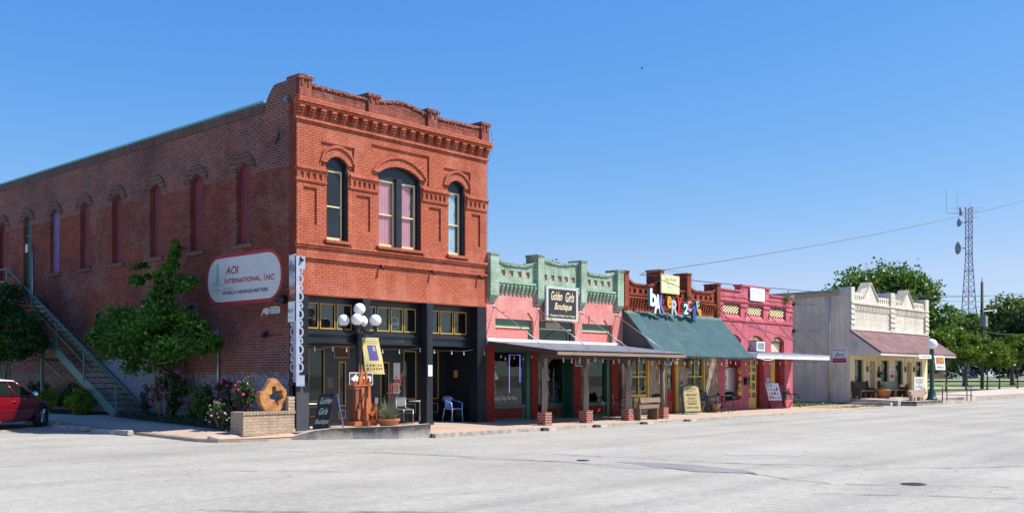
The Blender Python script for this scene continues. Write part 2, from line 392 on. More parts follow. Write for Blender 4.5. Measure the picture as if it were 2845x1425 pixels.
M['zebra'] = plain('black_and_white_print', (.85, .85, .83), .5, scale=34, var2=(.01, .01, .012))
M['stonebrick'] = brick('buff_planter_brick', (.62, .47, .33), (.48, .34, .23), (.42, .33, .25), .012, (.30, .22, .16), 3.5, .6, .75, bw=.2, rh=.078, dirt=.25)
M['postbrick'] = brick('post_base_brick', (.34, .06, .045), (.26, .045, .035), (.52, .40, .33), .013, dirt=.2, bw=.2, rh=.08)
M['shingle'] = brick('rose_shingles', (.29, .165, .16), (.21, .115, .115), (.11, .06, .062), .006, (.12, .08, .08), 2., .66, .72, bw=.3, rh=.11, dirt=.25, bmp=.5)
M['concrete'] = plain('stained_concrete', (.46, .40, .34), .9, var=.25, scale=3, bmp=.3, var2=(.20, .165, .14))
M['kerbcon'] = plain('worn_kerb_concrete', (.40, .36, .31), .9, var=.3, scale=6, bmp=.3, var2=(.20, .17, .14))
M['banner'] = plain('olive_yellow_banner', (.52, .44, .16), .7, var=.1)
M['purple'] = plain('purple_print', (.07, .05, .22), .7)
M['lavender'] = plain('lavender_metal', (.33, .36, .45), .45, var=.12)
M['orangeprint'] = plain('sunset_print', (.55, .22, .05), .7, scale=5, var2=(.12, .05, .02))
M['fairy'] = plain('clear_fairy_light', (.62, .60, .60), .15, var=.1)
M['skin'] = plain('mannequin_cloth', (.5, .42, .36), .8)
# ------------------------------------------------------------------ ground, road, pavements
CAMXY = Vector((-16.886, -23.305)); FW = Vector((math.cos(R(42.149)), math.sin(R(42.149)))); RT = Vector((FW.y, -FW.x))
def far(d, l):
    "a place d metres off across the crossing and l metres to the right"
    p = CAMXY + FW * d + RT * l; return p.x, p.y
def roadmat():
    m, N, L, P = newmat('worn_chipseal_road')
    g = N.new('ShaderNodeNewGeometry'); p = g.outputs['Position']
    mp = N.new('ShaderNodeMapping'); L.new(p, mp.inputs[0]); mp.inputs['Scale'].default_value = (.06, .9, 1); mp.inputs['Rotation'].default_value = (0, 0, R(-4))
    n1 = noise(N, L, mp.outputs[0], 1., 5, .6)
    n2 = noise(N, L, p, .22, 7, .65); n3 = noise(N, L, p, 7., 6, .75); n4 = noise(N, L, p, 60., 2, .6)
    r1 = ramp(N, [(.3, (.325, .303, .265)), (.65, (.425, .40, .352))]); L.new(n2.outputs['Fac'], r1.inputs[0])
    r2 = ramp(N, [(.34, (.86, .86, .87)), (.56, (1.04, 1.04, 1.03))]); L.new(n1.outputs['Fac'], r2.inputs[0])
    c = mix(N, L, 1., r1.outputs[0], r2.outputs[0], 'MULTIPLY')
    r3 = ramp(N, [(.3, (.80, .80, .80)), (.7, (1.13, 1.13, 1.12))]); L.new(n3.outputs['Fac'], r3.inputs[0])
    c = mix(N, L, 1., c, r3.outputs[0], 'MULTIPLY')
    r4 = ramp(N, [(.3, (.62, .62, .61)), (.7, (1.3, 1.3, 1.29))]); L.new(n4.outputs['Fac'], r4.inputs[0])
    c = mix(N, L, 1., c, r4.outputs[0], 'MULTIPLY')
    # hairline cracks
    for sc, w, k in ((.22, .006, .55), (.5, .007, .35)):
        nn = noise(N, L, p, 1.1, 5, .7)
        vadd = N.new('ShaderNodeVectorMath'); vadd.operation = 'MULTIPLY_ADD'; L.new(nn.outputs['Color'], vadd.inputs[0]); vadd.inputs[1].default_value = (1.4, 1.4, 0); L.new(p, vadd.inputs[2])
        vo = N.new('ShaderNodeTexVoronoi'); vo.feature = 'DISTANCE_TO_EDGE'; vo.inputs['Scale'].default_value = sc; L.new(vadd.outputs[0], vo.inputs['Vector'])
        nz = noise(N, L, p, .35, 3, .5)
        f = math_(N, L, 'MULTIPLY', maprange(N, L, vo.outputs['Distance'], w, 0), maprange(N, L, nz.outputs['Fac'], .52, .6, 0, k))
        c = mix(N, L, f, c, (.16, .12, .09))
    # faint oil spots
    no = noise(N, L, p, 1.6, 2, .5)
    c = mix(N, L, maprange(N, L, no.outputs['Fac'], .72, .8, 0, .25), c, (.2, .19, .18))
    L.new(c, P.inputs['Base Color']); P.inputs['Roughness'].default_value = .92; P.inputs['Specular IOR Level'].default_value = .2
    bump(N, L, math_(N, L, 'ADD', n4.outputs['Fac'], n3.outputs['Fac']), .5, .015, P)
    return m
def pavemat(name, a, b, joint=1.5):
    m, N, L, P = newmat(name)
    g = N.new('ShaderNodeNewGeometry'); p = g.outputs['Position']
    n2 = noise(N, L, p, .8, 7, .65); n3 = noise(N, L, p, 14., 5, .7)
    r1 = ramp(N, [(.3, b), (.65, a)]); L.new(n2.outputs['Fac'], r1.inputs[0])
    r3 = ramp(N, [(.3, (.84, .84, .84)), (.7, (1.1, 1.1, 1.1))]); L.new(n3.outputs['Fac'], r3.inputs[0])
    c = mix(N, L, 1., r1.outputs[0], r3.outputs[0], 'MULTIPLY')
    bk = N.new('ShaderNodeTexBrick'); L.new(p, bk.inputs['Vector']); bk.offset = 0
    for k, x in (('Scale', 1), ('Mortar Size', .012), ('Brick Width', joint), ('Row Height', joint)): bk.inputs[k].default_value = x
    c = mix(N, L, math_(N, L, 'MULTIPLY', bk.outputs['Fac'], .5), c, (.14, .1, .08))
    L.new(c, P.inputs['Base Color']); P.inputs['Roughness'].default_value = .9
    bump(N, L, n3.outputs['Fac'], .3, .01, P); return m
def groundmat(name, stops, sc=2.):
    m, N, L, P = newmat(name)
    g = N.new('ShaderNodeNewGeometry'); n = noise(N, L, g.outputs['Position'], sc, 8, .7); n2 = noise(N, L, g.outputs['Position'], sc * .12, 4, .6)
    r = ramp(N, stops); L.new(math_(N, L, 'ADD', math_(N, L, 'MULTIPLY', n.outputs['Fac'], .6), math_(N, L, 'MULTIPLY', n2.outputs['Fac'], .4)), r.inputs[0])
    L.new(r.outputs[0], P.inputs['Base Color']); P.inputs['Roughness'].default_value = .95; bump(N, L, n.outputs['Fac'], .6, .05, P); return m
M['road'] = roadmat()
M['pave'] = pavemat('tan_pavement', (.50, .375, .28), (.40, .29, .21))
M['pave2'] = pavemat('pale_pavement', (.55, .46, .38), (.45, .37, .30), 2.)
M['soil'] = groundmat('dark_mulch', [(.35, (.03, .02, .014)), (.65, (.09, .06, .04))], 6)
M['lawn'] = groundmat('mown_lawn', [(.3, (.10, .15, .025)), (.5, (.16, .21, .04)), (.7, (.22, .24, .06))], 3)
M['land'] = groundmat('dry_land', [(.3, (.10, .12, .04)), (.7, (.2, .18, .09))], .3)
M['patchmat'] = groundmat('grey_asphalt_patch', [(.3, (.25, .235, .215)), (.6, (.35, .33, .30))], 5)
M['patch2'] = groundmat('dark_asphalt_patch', [(.3, (.17, .17, .165)), (.6, (.25, .245, .24))], 5)
M['patch3'] = groundmat('faint_asphalt_patch', [(.3, (.31, .29, .265)), (.6, (.40, .38, .345))], 5)
M['crackmat'] = plain('crack_dirt', (.13, .10, .075), .95, var=.4)
M['gravel'] = groundmat('rail_ballast', [(.35, (.30, .29, .28)), (.65, (.52, .51, .5))], 9)
M['dirt'] = groundmat('dry_verge_dirt', [(.3, (.20, .15, .075)), (.5, (.36, .27, .18)), (.7, (.44, .34, .25))], 1.6)

def zr(x, y): return -.17 + .0032 * min(max(x, 0), 60) + .02 * min(max(y, 0), 14)
def sheet(name, xs, ys, zf, mat, kind='structure', drop=0.):
    m = MB(); m.add([(x, y, zf(x, y)) for x in xs for y in ys],
                    [(i * len(ys) + j, (i + 1) * len(ys) + j, (i + 1) * len(ys) + j + 1, i * len(ys) + j + 1) for i in range(len(xs) - 1) for j in range(len(ys) - 1)])
    return m.build(name, mat, kind=kind)
m = MB(); n = 48
m.add([(2000 * math.cos(6.2832 * k / n), 2000 * math.sin(6.2832 * k / n), -.45) for k in range(n)], [tuple(range(n))])
m.build('ground', M['land'], kind='structure')
lin = lambda a, b, n: [a + (b - a) * i / n for i in range(n + 1)]
sheet('road', lin(-70, 0, 8) + lin(5, 60, 11) + [90, 160], [-60, -30, -3, 0, 3, 6, 9, 12, 14, 40], lambda x, y: zr(x, y) if (x < 0.1 or y < 1) else -.42, M['road'])

def curb(name, pts, h, mat, depth=.15, inner=None):
    "a kerb stone along pts [(x, y, top z)]"
    m = MB(); vs = []
    for i, p in enumerate(pts):
        a = Vector(pts[max(i - 1, 0)][:2]); b = Vector(pts[min(i + 1, len(pts) - 1)][:2]); d = (b - a).normalized(); nn = Vector((-d.y, d.x)) * depth
        x, y, z = p; vs += [(x, y, z - h), (x, y, z), (x + nn.x, y + nn.y, z + .001), (x + nn.x, y + nn.y, z - h)]
    k = len(pts)
    fs = [(4 * i + j, 4 * i + 4 + j, 4 * i + 4 + (j + 1) % 4, 4 * i + (j + 1) % 4) for i in range(k - 1) for j in range(4)] + [(0, 1, 2, 3), (4 * k - 1, 4 * k - 2, 4 * k - 3, 4 * k - 4)]
    m.add(vs, fs); return m.build(name, mat, kind='structure')
KY = -3.05
# front pavement, falling slightly to the kerb, running into the recessed porch of the corner building
sheet('pavement', [-.3, 1, 2.45], [-.45, 0, 2.2], lambda x, y: .02 * min(y, 0) + .004, M['pave'])
sheet('pavement', lin(2.45, 30, 20) + [33], [KY + .14, -2.2, -1, 0, 2.2], lambda x, y: .02 * min(y, 0) + .004, M['pave'])
def kz(x): return .02 * KY + .012
curb('kerb', [(2.38, KY, kz(0))] + [(x, KY + .0 * x, kz(x)) for x in lin(4, 30, 13)], .16, M['kerbcon'])
sheet('verge', [30, 31.5, 33, 34.3, 35.6], [-3.1, -2.2, -1, 0, .2], lambda x, y: .02 * min(y, 0) + .02 + (-.10 if y < -3 else 0), M['dirt'])
sheet('side_pavement', [-2.75, -2, -1.2, 0.02], [.0, 1.4, 3, 4.6, 6.2, 8.3, 12, 26], lambda x, y: (zr(x, y) + .09) if x < -2.5 else min(.03 * y, .25), M['pave'])
sheet('planting_bed', [-1.35, -.6, 0.03], [1.0, 3, 4.6, 6.2, 8.0], lambda x, y: min(.03 * y, .25) + .03, M['soil'])
sheet('planting_bed', [-1.6, -.6, 0.03], [9.6, 13, 18, 26], lambda x, y: min(.03 * y, .25) + .035, M['soil'])
# rounded corner of the pavement
m = MB(); cpts = [(-2.75, .0), (-2.55, -.25), (-2.1, -.5), (-1.5, -.7), (-.7, -.74), (-.25, -1.15), (0.05, -1.3), (.05, .02), (-2.75, .02)]
m.add([(x, y, -.085 if i < 5 else (-.05 if i < 7 else 0.0)) for i, (x, y) in enumerate(cpts)], [tuple(range(len(cpts)))]); m.build('corner_pavement', M['pave'], kind='structure')
curb('kerb', [(-2.9, 26, .20), (-2.9, 14, .19), (-2.9, 8.3, .075), (-2.9, 5, .01), (-2.9, 3.2, -.025), (-2.88, 1.4, -.06), (-2.86, .3, -.08), (-2.62, -.28, -.09), (-2.15, -.58, -.10), (-1.5, -.8, -.11), (-.75, -.8, -.11)], .3, M['pave'], .14)
# raised concrete corner, ramping up from the crossing
fr_ = [(-.72, -.76, -.09), (-.5, -.98, .0), (-.26, -1.2, .08), (.1, -1.42, .125), (.59, -1.70, .15), (1.05, -2.14, .165), (1.52, -2.52, .18), (2.0, -2.68, .2), (2.45, -2.78, .215)]
m = MB(); vs = []
for x, y, z in fr_: vs += [(x, y, -.22), (x, y, z), (x + .02, y + .12, z + .004), (max(x, .05), -.35, min(.03, z) + .02), (max(x, .05), -.33, -.22)]
k = len(fr_)
m.add(vs, [(5 * i + j, 5 * i + 5 + j, 5 * i + 6 + j, 5 * i + 1 + j) for i in range(k - 1) for j in range(4)] + [tuple(range(5 * (k - 1), 5 * k))])
def rampmat():
    m, N, L, P = newmat('stained_corner_concrete'); g = N.new('ShaderNodeNewGeometry'); p = g.outputs['Position']; s = N.new('ShaderNodeSeparateXYZ'); L.new(p, s.inputs[0])
    n = noise(N, L, p, 3.2, 8, .72); n2 = noise(N, L, p, 14, 5, .7)
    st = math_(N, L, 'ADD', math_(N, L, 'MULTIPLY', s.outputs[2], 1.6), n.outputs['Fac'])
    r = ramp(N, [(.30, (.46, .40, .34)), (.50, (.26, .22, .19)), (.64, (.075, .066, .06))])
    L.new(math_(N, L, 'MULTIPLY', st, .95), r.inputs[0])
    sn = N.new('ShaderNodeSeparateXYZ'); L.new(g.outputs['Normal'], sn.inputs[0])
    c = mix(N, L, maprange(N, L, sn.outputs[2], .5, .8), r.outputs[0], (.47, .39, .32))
    r3 = ramp(N, [(.3, (.8, .8, .8)), (.7, (1.1, 1.1, 1.1))]); L.new(n2.outputs['Fac'], r3.inputs[0])
    L.new(mix(N, L, 1., c, r3.outputs[0], 'MULTIPLY'), P.inputs['Base Color']); P.inputs['Roughness'].default_value = .9; bump(N, L, n2.outputs['Fac'], .4, .02, P); return m
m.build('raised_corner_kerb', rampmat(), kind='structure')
# repairs and cracks in the road
def slab(name, pts, mat, z): 
    m = MB(); m.add([(x, y, zr(x, y) + z) for x, y in pts], [tuple(range(len(pts)))]); return m.build(name, mat, kind='structure')
def jag(pts, amp, n=5, seed=1):
    rnd = random.Random(seed); out = []
    for a, b in zip(pts, pts[1:] + pts[:1]):
        for i in range(n): t = i / n; out.append((a[0] + (b[0] - a[0]) * t + rnd.uniform(-amp, amp), a[1] + (b[1] - a[1]) * t + rnd.uniform(-amp, amp)))
    return out
slab('road_patch', jag([(-1.62, -7.9), (-.9, -8.35), (.1, -9.1), (-.15, -10.3), (-.1, -11.6), (-.1, -12.6), (-.78, -13.2), (-1.55, -12.4), (-1.15, -10.4), (-1.9, -9.0)], .09, 4, 2), M['patchmat'], .004)
slab('road_patch', jag([(-.45, -11.2), (-.05, -12.3), (-.4, -14.1), (-.85, -14.5), (-1.2, -13.6), (-.8, -12.0)], .08, 4, 3), M['patch2'], .008)
slab('road_patch', jag([(3.0, -11.6), (4.0, -13.0), (3.3, -13.3), (2.4, -12.1)], .12, 4, 5), M['patch3'], .004)
def cracks(paths, w, seed):
    rnd = random.Random(seed); m = MB()
    for (x0, y0), (x1, y1) in paths:
        L_ = math.hypot(x1 - x0, y1 - y0); n = max(6, int(L_ / .18)); px, py = -(y1 - y0) / L_, (x1 - x0) / L_; o = 0; vs = []
        for i in range(n + 1):
            t = i / n; o += rnd.uniform(-.06, .06); o *= .96; ww = w * rnd.uniform(.3, 1.4)
            x, y = x0 + (x1 - x0) * t + px * o, y0 + (y1 - y0) * t + py * o
            vs += [(x - px * ww, y - py * ww, zr(x, y) + .012), (x + px * ww, y + py * ww, zr(x, y) + .012)]
        m.add(vs, [(2 * i, 2 * i + 1, 2 * i + 3, 2 * i + 2) for i in range(n)])
    return m
cracks([((-3.6, -3.1), (-1.55, -7.9)), ((-1.6, -7.95), (-.75, -13.3)), ((-.7, -14.3), (-1.5, -16.2)), ((.2, -9.), (0.5, -14.6)), ((-3.0, -16.6), (-1.0, -20.2)),
        ((-1.4, -16.4), (-.2, -18.5)), ((-9.6, -12.5), (-8.2, -14.2)), ((-12.3, -8.6), (-11.7, -10.4)), ((-12.2, -8.7), (-13.6, -7.4)), ((-8.4, -15.3), (-7.7, -16.6)),
        ((1.2, -15.6), (4.8, -18.4)), ((-1.6, -8.0), (-1.9, -5.6)), ((.3, -12.4), (1.6, -15.2)), ((-9.9, -11.6), (-7.4, -14.4)), ((-6.8, -7.2), (-5.2, -9.4))], .016, 4).build('road_cracks', M['crackmat'], kind='structure')
mh = thing('manhole_cover', 'small round iron cover set in the pale road', 'manhole cover', (-.7, -17.2, zr(0, -17) + .002))
MB().lathe([(.19, 0), (.19, .008), (.16, .012), (.15, .006), (.0, .006)], (-.7, -17.2, zr(0, -17) + .002), 20).build('cover', M['blackmetal'], mh)
mh = thing('valve_cover', 'dark round valve lid in the grey road patch', 'valve cover', (-.72, -10.6, zr(0, -10)))
MB().lathe([(.13, 0.004), (.13, .016), (.10, .018), (.09, .012), (.0, .012)], (-.72, -10.6, zr(0, -10)), 16).build('cover', M['blackmetal'], mh)
ym = MB()
for k in range(12):
    x0 = 16 + k * 4.4; ym.add([(x0, -11.25, zr(x0, -11) + .006), (x0 + 3.4, -11.25, zr(x0 + 3.4, -11) + .006), (x0 + 3.4, -11.37, zr(x0 + 3.4, -11) + .006), (x0, -11.37, zr(x0, -11) + .006)], [(0, 1, 2, 3)])
ym.build('road_marking', plain('worn_yellow_line', (.46, .38, .26), .9, var=.2, scale=3), kind='structure')
# park at the far end: high kerb, walk, lawns, a street and a railway bank
PX0 = 47.6
m = MB()
for i in range(1): pass
kp = [(47.9, -2.5, .27), (52, -2.5, .29), (58, -2.4, .31), (66, -2.0, .33), (80, -1.2, .36), (110, .6, .4), (160, 3.5, .4)]
curb('park_kerb', kp, .6, M['kerbcon'], .25)
m = MB(); m.add([(x, y + .24, z - .003) for x, y, z in kp] + [(x, y + 4.2 + (x - 47) * .06, z - .003) for x, y, z in kp[::-1]], [tuple(range(14))]); m.build('park_walk', M['pave2'], kind='structure')
def strip(name, d0, d1, l0, l1, z, mat):
    lm = lambda d: min(l1, .905 * d - 36)
    m = MB(); m.add([(*far(d0, l0), z), (*far(d0, lm(d0)), z), (*far(d1, lm(d1)), z), (*far(d1, l0), z)], [(0, 1, 2, 3)]); return m.build(name, mat, kind='structure')
m = MB(); m.add([(x, y, .262) for x, y in ((47.2, 1.9), (89.3, 5.5), (39.9, 60), (40, 24.1), (47.2, 24.1))], [(0, 1, 2, 3, 4)]); m.build('lawn', M['lawn'], kind='structure')
strip('far_street', 98, 112, 14, 130, .27, M['road'])
strip('lawn', 112, 192, 10, 160, .275, M['lawn'])
strip('rail_ballast', 192, 225, 0, 190, .6, M['gravel'])
m = MB()
for d in (200, 201.6, 210, 211.6):
    a = Vector((*far(d, 0), .78)); b = Vector((*far(d, 190), .78)); m.tube([a, b], .07, 4)
m.build('railway_rails', M['blackmetal'], label='pair of dark railway tracks on pale ballast beyond the lawn', cat='railway track')
strip('grass_strip', 225, 420, -60, 300, .3, M['land'])
m = MB(); m.add([(29.4, -.05, .03), (35.9, -.05, .03), (35.9, 20, .1), (29.4, 20, .1)], [(0, 1, 2, 3)]); m.build('lot_grass', M['lawn'], kind='structure')
# wheel stops by the side street
ws = thing('wheel_stop', 'sunlit end of weathered concrete wheel stop nearest the brick planter', 'wheel stop', (-3.3, 4.05, -.09), 'wheel stops at the side kerb')
w = MB(); w.plate([(-.11, 0), (.11, 0), (.075, .13), (-.075, .13)], (), -.85, .85, 'y'); w.v = [(x + -3.3, y + 4.05, z - .09) for x, y, z in w.v]
w.build('block', M['concrete'], ws, bevel=.012); ws.rotation_euler = (0, 0, R(9))
dup(ws, (-3.45, 6.2, -.05), R(9), 'shaded concrete wheel stop between the red car and the sunlit stop')
dup(ws, (-3.2, 8.75, .0), R(9), 'concrete wheel stop half hidden at the nose of the red car')
M['darkend'] = plain('tarred_block_end', (.05, .045, .045), .8, var=.4)
# parking stops along the front kerb: short dark and pale blocks
for k, (x0, lab) in enumerate(((6.75, 'before the first canopy post'), (9.35, 'before the second canopy post'), (12.0, 'before the third canopy post'), (14.75, 'before the bakery awning'))):
    s_ = thing('kerb_ramp_block', 'pale concrete kerb block with dark end ' + lab, 'kerb block', (x0, KY - .06, -.17), 'kerb blocks along the front street')
    MB().box(x0 + .05, x0 + .22, KY - .12, KY - .004, -.17, -.055).build('dark_end', M['darkend'], s_)
    MB().plate([(x0 + .22, -.17), (x0 + .95, -.17), (x0 + .75, -.06), (x0 + .22, -.055)], (), KY - .2, KY - .004).build('block', M['concrete'], s_)
# ------------------------------------------------------------------ corner brick building
A = thing('brick_building', 'two storey red brick corner building with arched windows and black shopfront', 'building', (0, 0, 0))
BK = 25.5
WIN = [(1.02, 1.80), (2.94, 4.66), (5.83, 6.60)]
holes = [archhole(a, b, 5.38, 7.57, .22 if b - a < 1 else .28) for a, b in WIN]
m = MB(); m.plate(rect(0.04, 7.6, 3.8, 9.26), holes, .04, .34)
m.build('front_wall', M['front'], A)
# raised skin: leaves sunk panels around and between the windows
o = []
for (a, b), (p0, p1, ph) in zip(WIN, ((.82, 2.02, 8.14), (2.66, 5.0, 8.37), (5.62, 6.83, 8.13))):
    o.append([(a, 5.38), (b, 5.38), (b, 7.42), (p1, 7.42), (p1, ph), (p0, ph), (p0, 7.42), (a, 7.42)])
for p0, p1 in ((.22, .68), (2.1, 2.62), (4.98, 5.5), (6.88, 7.29)): o.append(rect(p0, p1, 5.76, 6.8))
m = MB(); m.plate(rect(0, 7.6, 5.2, 8.66), o, -.012, .042)
for (a, b), r_, z in zip(WIN, (.22, .28, .22), (7.57,) * 3):
    g = .20; outer = arc(a - g, b + g, z + .02, r_ + .22); inner = arc(a + .0, b, z, r_)
    m.plate(outer + inner[::-1], (), -.03, .05)
    outer = arc(a - g - .04, b + g + .04, z + .03, r_ + .28); inner = arc(a - g, b + g, z + .02, r_ + .22)
    m.plate(outer + inner[::-1], (), -.075, .05)
m.box(0.002, 7.598, -.008, .045, 3.802, 5.2)
m.build('front_facing', M['front'], A)
# toothed bands between the windows, sill ledges
m = MB()
for x0, x1 in ((-.04, 1.01), (1.83, 2.93), (4.68, 5.82), (6.62, 7.64)):
    m = MB()
    m.box(x0, x1, -.10, .02, 7.27, 7.34); m.box(x0, x1, -.065, .02, 7.19, 7.27); m.box(x0, x1, -.055, .02, 6.95, 7.02)
    n_ = max(3, round((x1 - x0) / .2)); w_ = (x1 - x0) / n_
    for k in range(n_):
        m.box(x0 + k * w_ + .03, x0 + k * w_ + w_ * .62, -.058, .02, 7.10, 7.19); m.box(x0 + k * w_ + .03, x0 + k * w_ + w_ * .36, -.056, .02, 7.02, 7.10)
    m.build('toothed_band', M['front'], A)
m = MB()
m.box(-.05, 7.64, -.09, .02, 5.19, 5.26); m.box(-.04, 7.63, -.06, .02, 5.13, 5.19); m.box(-.05, 7.64, -.085, .02, 4.82, 4.88)
for a, b in WIN: MB().box(a - .1, b + .1, -.14, .12, 5.30, 5.378).build('window_sill', M['front'], A)
m.build('string_course', M['front'], A)
# cornice
m = MB()
m.box(-.06, 7.64, -.07, .02, 8.62, 8.70); m.box(-.04, 7.63, -.03, .04, 8.70, 9.02)
n_ = 21
for k in range(n_):
    x = -.03 + k * (7.64 - .18) / (n_ - 1)
    for j in range(4): m.box(x + .001 * j, x + .18 - .001 * j, -.06 - .045 * j, -.02, 8.73 + j * .072, 8.73 + j * .072 + (.06 if j < 3 else .075))
m.box(-.06, 7.64, -.21, .04, 9.02, 9.09); m.box(-.09, 7.67, -.25, .04, 9.09, 9.20)
m.add([(-.09, -.25, 9.203), (7.67, -.25, 9.203), (7.67, .0, 9.30), (-.09, .0, 9.30)], [(0, 1, 2, 3)])
m.build('cornice', M['front'], A)
# parapet wall with four capped piers
m = MB()
top = [(7.3, 9.64), (5.36, 9.60), (5.36, 9.66), (4.87, 9.66)] + [(4.87 - .9 * t, 9.66 + .13 * (3 * t * t - 2 * t * t * t)) for t in (0.2, .4, .6, .8, 1)] + [(3.85 - .9 * t, 9.79 - .13 * (3 * t * t - 2 * t * t * t)) for t in (.2, .4, .6, .8, 1)] + [(2.5, 9.66), (2.5, 9.62), (.5, 9.62)]
m.plate([(.2, 9.26), (7.4, 9.26)] + top, (), .02, .30)
up = [(x, z + .07) for x, z in top]
m.plate(up + top[::-1], (), -.03, .34)
for x0, x1, z in ((.02, .5, 9.86), (2.48, 2.95, 9.84), (4.87, 5.35, 9.84), (7.28, 7.70, 9.87)):
    m.box(x0 + .04, x1 - .04, -.06, .44, 9.26, z - .10); m.box(x0 - .01, x1 + .01, -.11, .49, z - .10, z)
    m.box(x0 + .1, x0 + .16, -.09, -.05, 9.58, z - .1); m.box(x1 - .16, x1 - .1, -.09, -.05, 9.58, z - .1)
m.build('parapet', M['parapet'], A)
# side wall with eight arched openings, stepped up at the street
CY = [2.62, 5.18, 7.69, 10.28, 12.71, 15.15, 17.58, 20.0, 22.5]; HW = .375
sh = []
for i, c in enumerate(CY): sh.append(archhole(c - HW, c + HW, 4.6 if i == 6 else 5.4, 7.55, .21))
sh += [archhole(11.34, 11.93, 2.75, 3.58, .14), archhole(5.1, 5.8, 2.75, 3.58, .16)]
outl = [(0.3, 0), (BK, 0), (BK, 9.27), (1.50, 9.31), (1.46, 9.33), (1.40, 9.42), (1.25, 9.60), (1.1, 9.73), (.97, 9.77), (0.3, 9.77)]
m = MB(); m.plate(outl, sh, .0, .34, 'x'); m.plate([(.0, 3.8), (.3, 3.8), (.3, 9.26), (0, 9.26)], (), .004, .04, 'x'); m.plate([(.042, 9.26), (.3, 9.26), (.3, 9.77), (.042, 9.77)], (), .0, .2, 'x')
m.build('side_wall', M['side'], A)
m = MB(); m.plate([(.035, 0.02), (.33, 0.02), (.33, 9.2), (.035, 9.2)], (), -.012, .0, 'x'); m.build('corner_brickwork', brick('corner_red_brick', (.30, .05, .03), (.24, .045, .03), (.17, .05, .035), .008, (.2, .06, .05), 1., .5, .8, dirt=.3), A)
AB = brick('arch_brick', (.22, .065, .046), (.11, .044, .04), (.26, .20, .17), .012, bw=.085, rh=.14, dirt=.25)
for i, c in enumerate(CY):                                   # soldier arches and brick sills
    a, b = c - HW, c + HW; m = MB()
    for g0, g1, pr in ((.0, .13, -.02), (.13, .26, -.035)):
        m.plate(arc(a - g1, b + g1, 7.55 + .01, .21 + g1) + arc(a - g0, b + g0, 7.55 + g0 * .0, .21 + g0)[::-1], (), pr, .02, 'x')
    m.plate(arc(a - .3, b + .3, 7.56, .21 + .3) + arc(a - .26, b + .26, 7.56, .21 + .26)[::-1], (), -.045, .02, 'x')
    m.build('brick_arch', AB, A)
    if i != 6: MB().plate(rect(a - .14, b + .14, 5.26, 5.398), (), -.07, .1, 'x').build('brick_sill', AB, A)
for a, b in ((11.34, 11.93), (5.1, 5.8)):
    MB().plate(arc(a - .14, b + .14, 3.58, .28) + arc(a, b, 3.58, .14)[::-1], (), -.015, .02, 'x').build('brick_arch', AB, A); MB().plate(rect(a - .08, b + .08, 2.66, 2.748), (), -.05, .1, 'x').build('brick_sill', AB, A)
m = MB(); m.plate([(1.5, 9.33), (BK, 9.285), (BK, 9.345), (1.5, 9.39)], (), -.06, .38, 'x'); m.build('roof_edge', M['tealflash'], A)
m = MB(); m.plate([(1.52, 9.05), (BK, 9.0), (BK, 9.283), (1.52, 9.328)], (), -.03, .02, 'x'); m.build('coping_bricks', brick('soldier_course', (.17, .075, .065), (.10, .055, .055), (.22, .17, .15), .016, bw=.075, rh=.3, dirt=.3), A)
m = MB(); m.box(.3, 7.6, .34, BK, 9.0, 9.05); m.build('roof', M['greytin'], A)
MB().box(7.47, 7.6, .34, BK, 0, 9.2).build('party_wall', M['brickrust'], A); MB().box(.3, 7.47, BK - .3, BK, 0, 9.1).build('rear_wall', M['brickrust'], A)
for i, c in enumerate(CY):
    a, b = c - HW, c + HW
    if i == 6:
        d = thing('door', None, None); d.parent = A
        m = MB(); m.plate(archhole(a, b, 4.6, 7.55, .21), (), .13, .17, 'x'); m.build('door_leaf', M['tealdoor'], d)
        m = MB(); m.plate(rect(a, b, 6.95, 7.05), (), .09, .13, 'x'); m.plate(rect(a, a + .08, 4.6, 7.5), (), .09, .13, 'x'); m.build('door_frame', M['tealdoor'], d)
    else:
        mat = M['purpleboard'] if i == 5 else M['redboard']
        m = MB(); m.plate(archhole(a, b, 5.4, 7.55, .21), (), .13, .17, 'x'); m.plate(archhole(a, b, 5.4, 7.55, .21), [archhole(a + .035, b - .035, 5.44, 7.54, .19)], .115, .13, 'x'); m.build('window_board', mat, A, plabel='faded purple board filling an arched window' if i == 5 else None)
for a, b in ((11.34, 11.93), (5.1, 5.8)):
    w = thing('window', None, None); w.parent = A
    MB().plate(archhole(a, b, 2.75, 3.58, .14), [rect(a + .07, b - .07, 2.83, 3.4)], .10, .15, 'x').build('frame', M['tealdoor'], w)
    MB().plate(rect(a + .07, b - .07, 2.83, 3.4), (), .13, .14, 'x').build('pane', M['darkglass'], w)
MB().plate([(.98, 8.06), (1.02, 8.13), (.93, 8.25), (.82, 8.38), (.80, 8.28), (.88, 8.15)], (), -.03, .02, 'x').build('wall_anchor', M['blackmetal'], A)
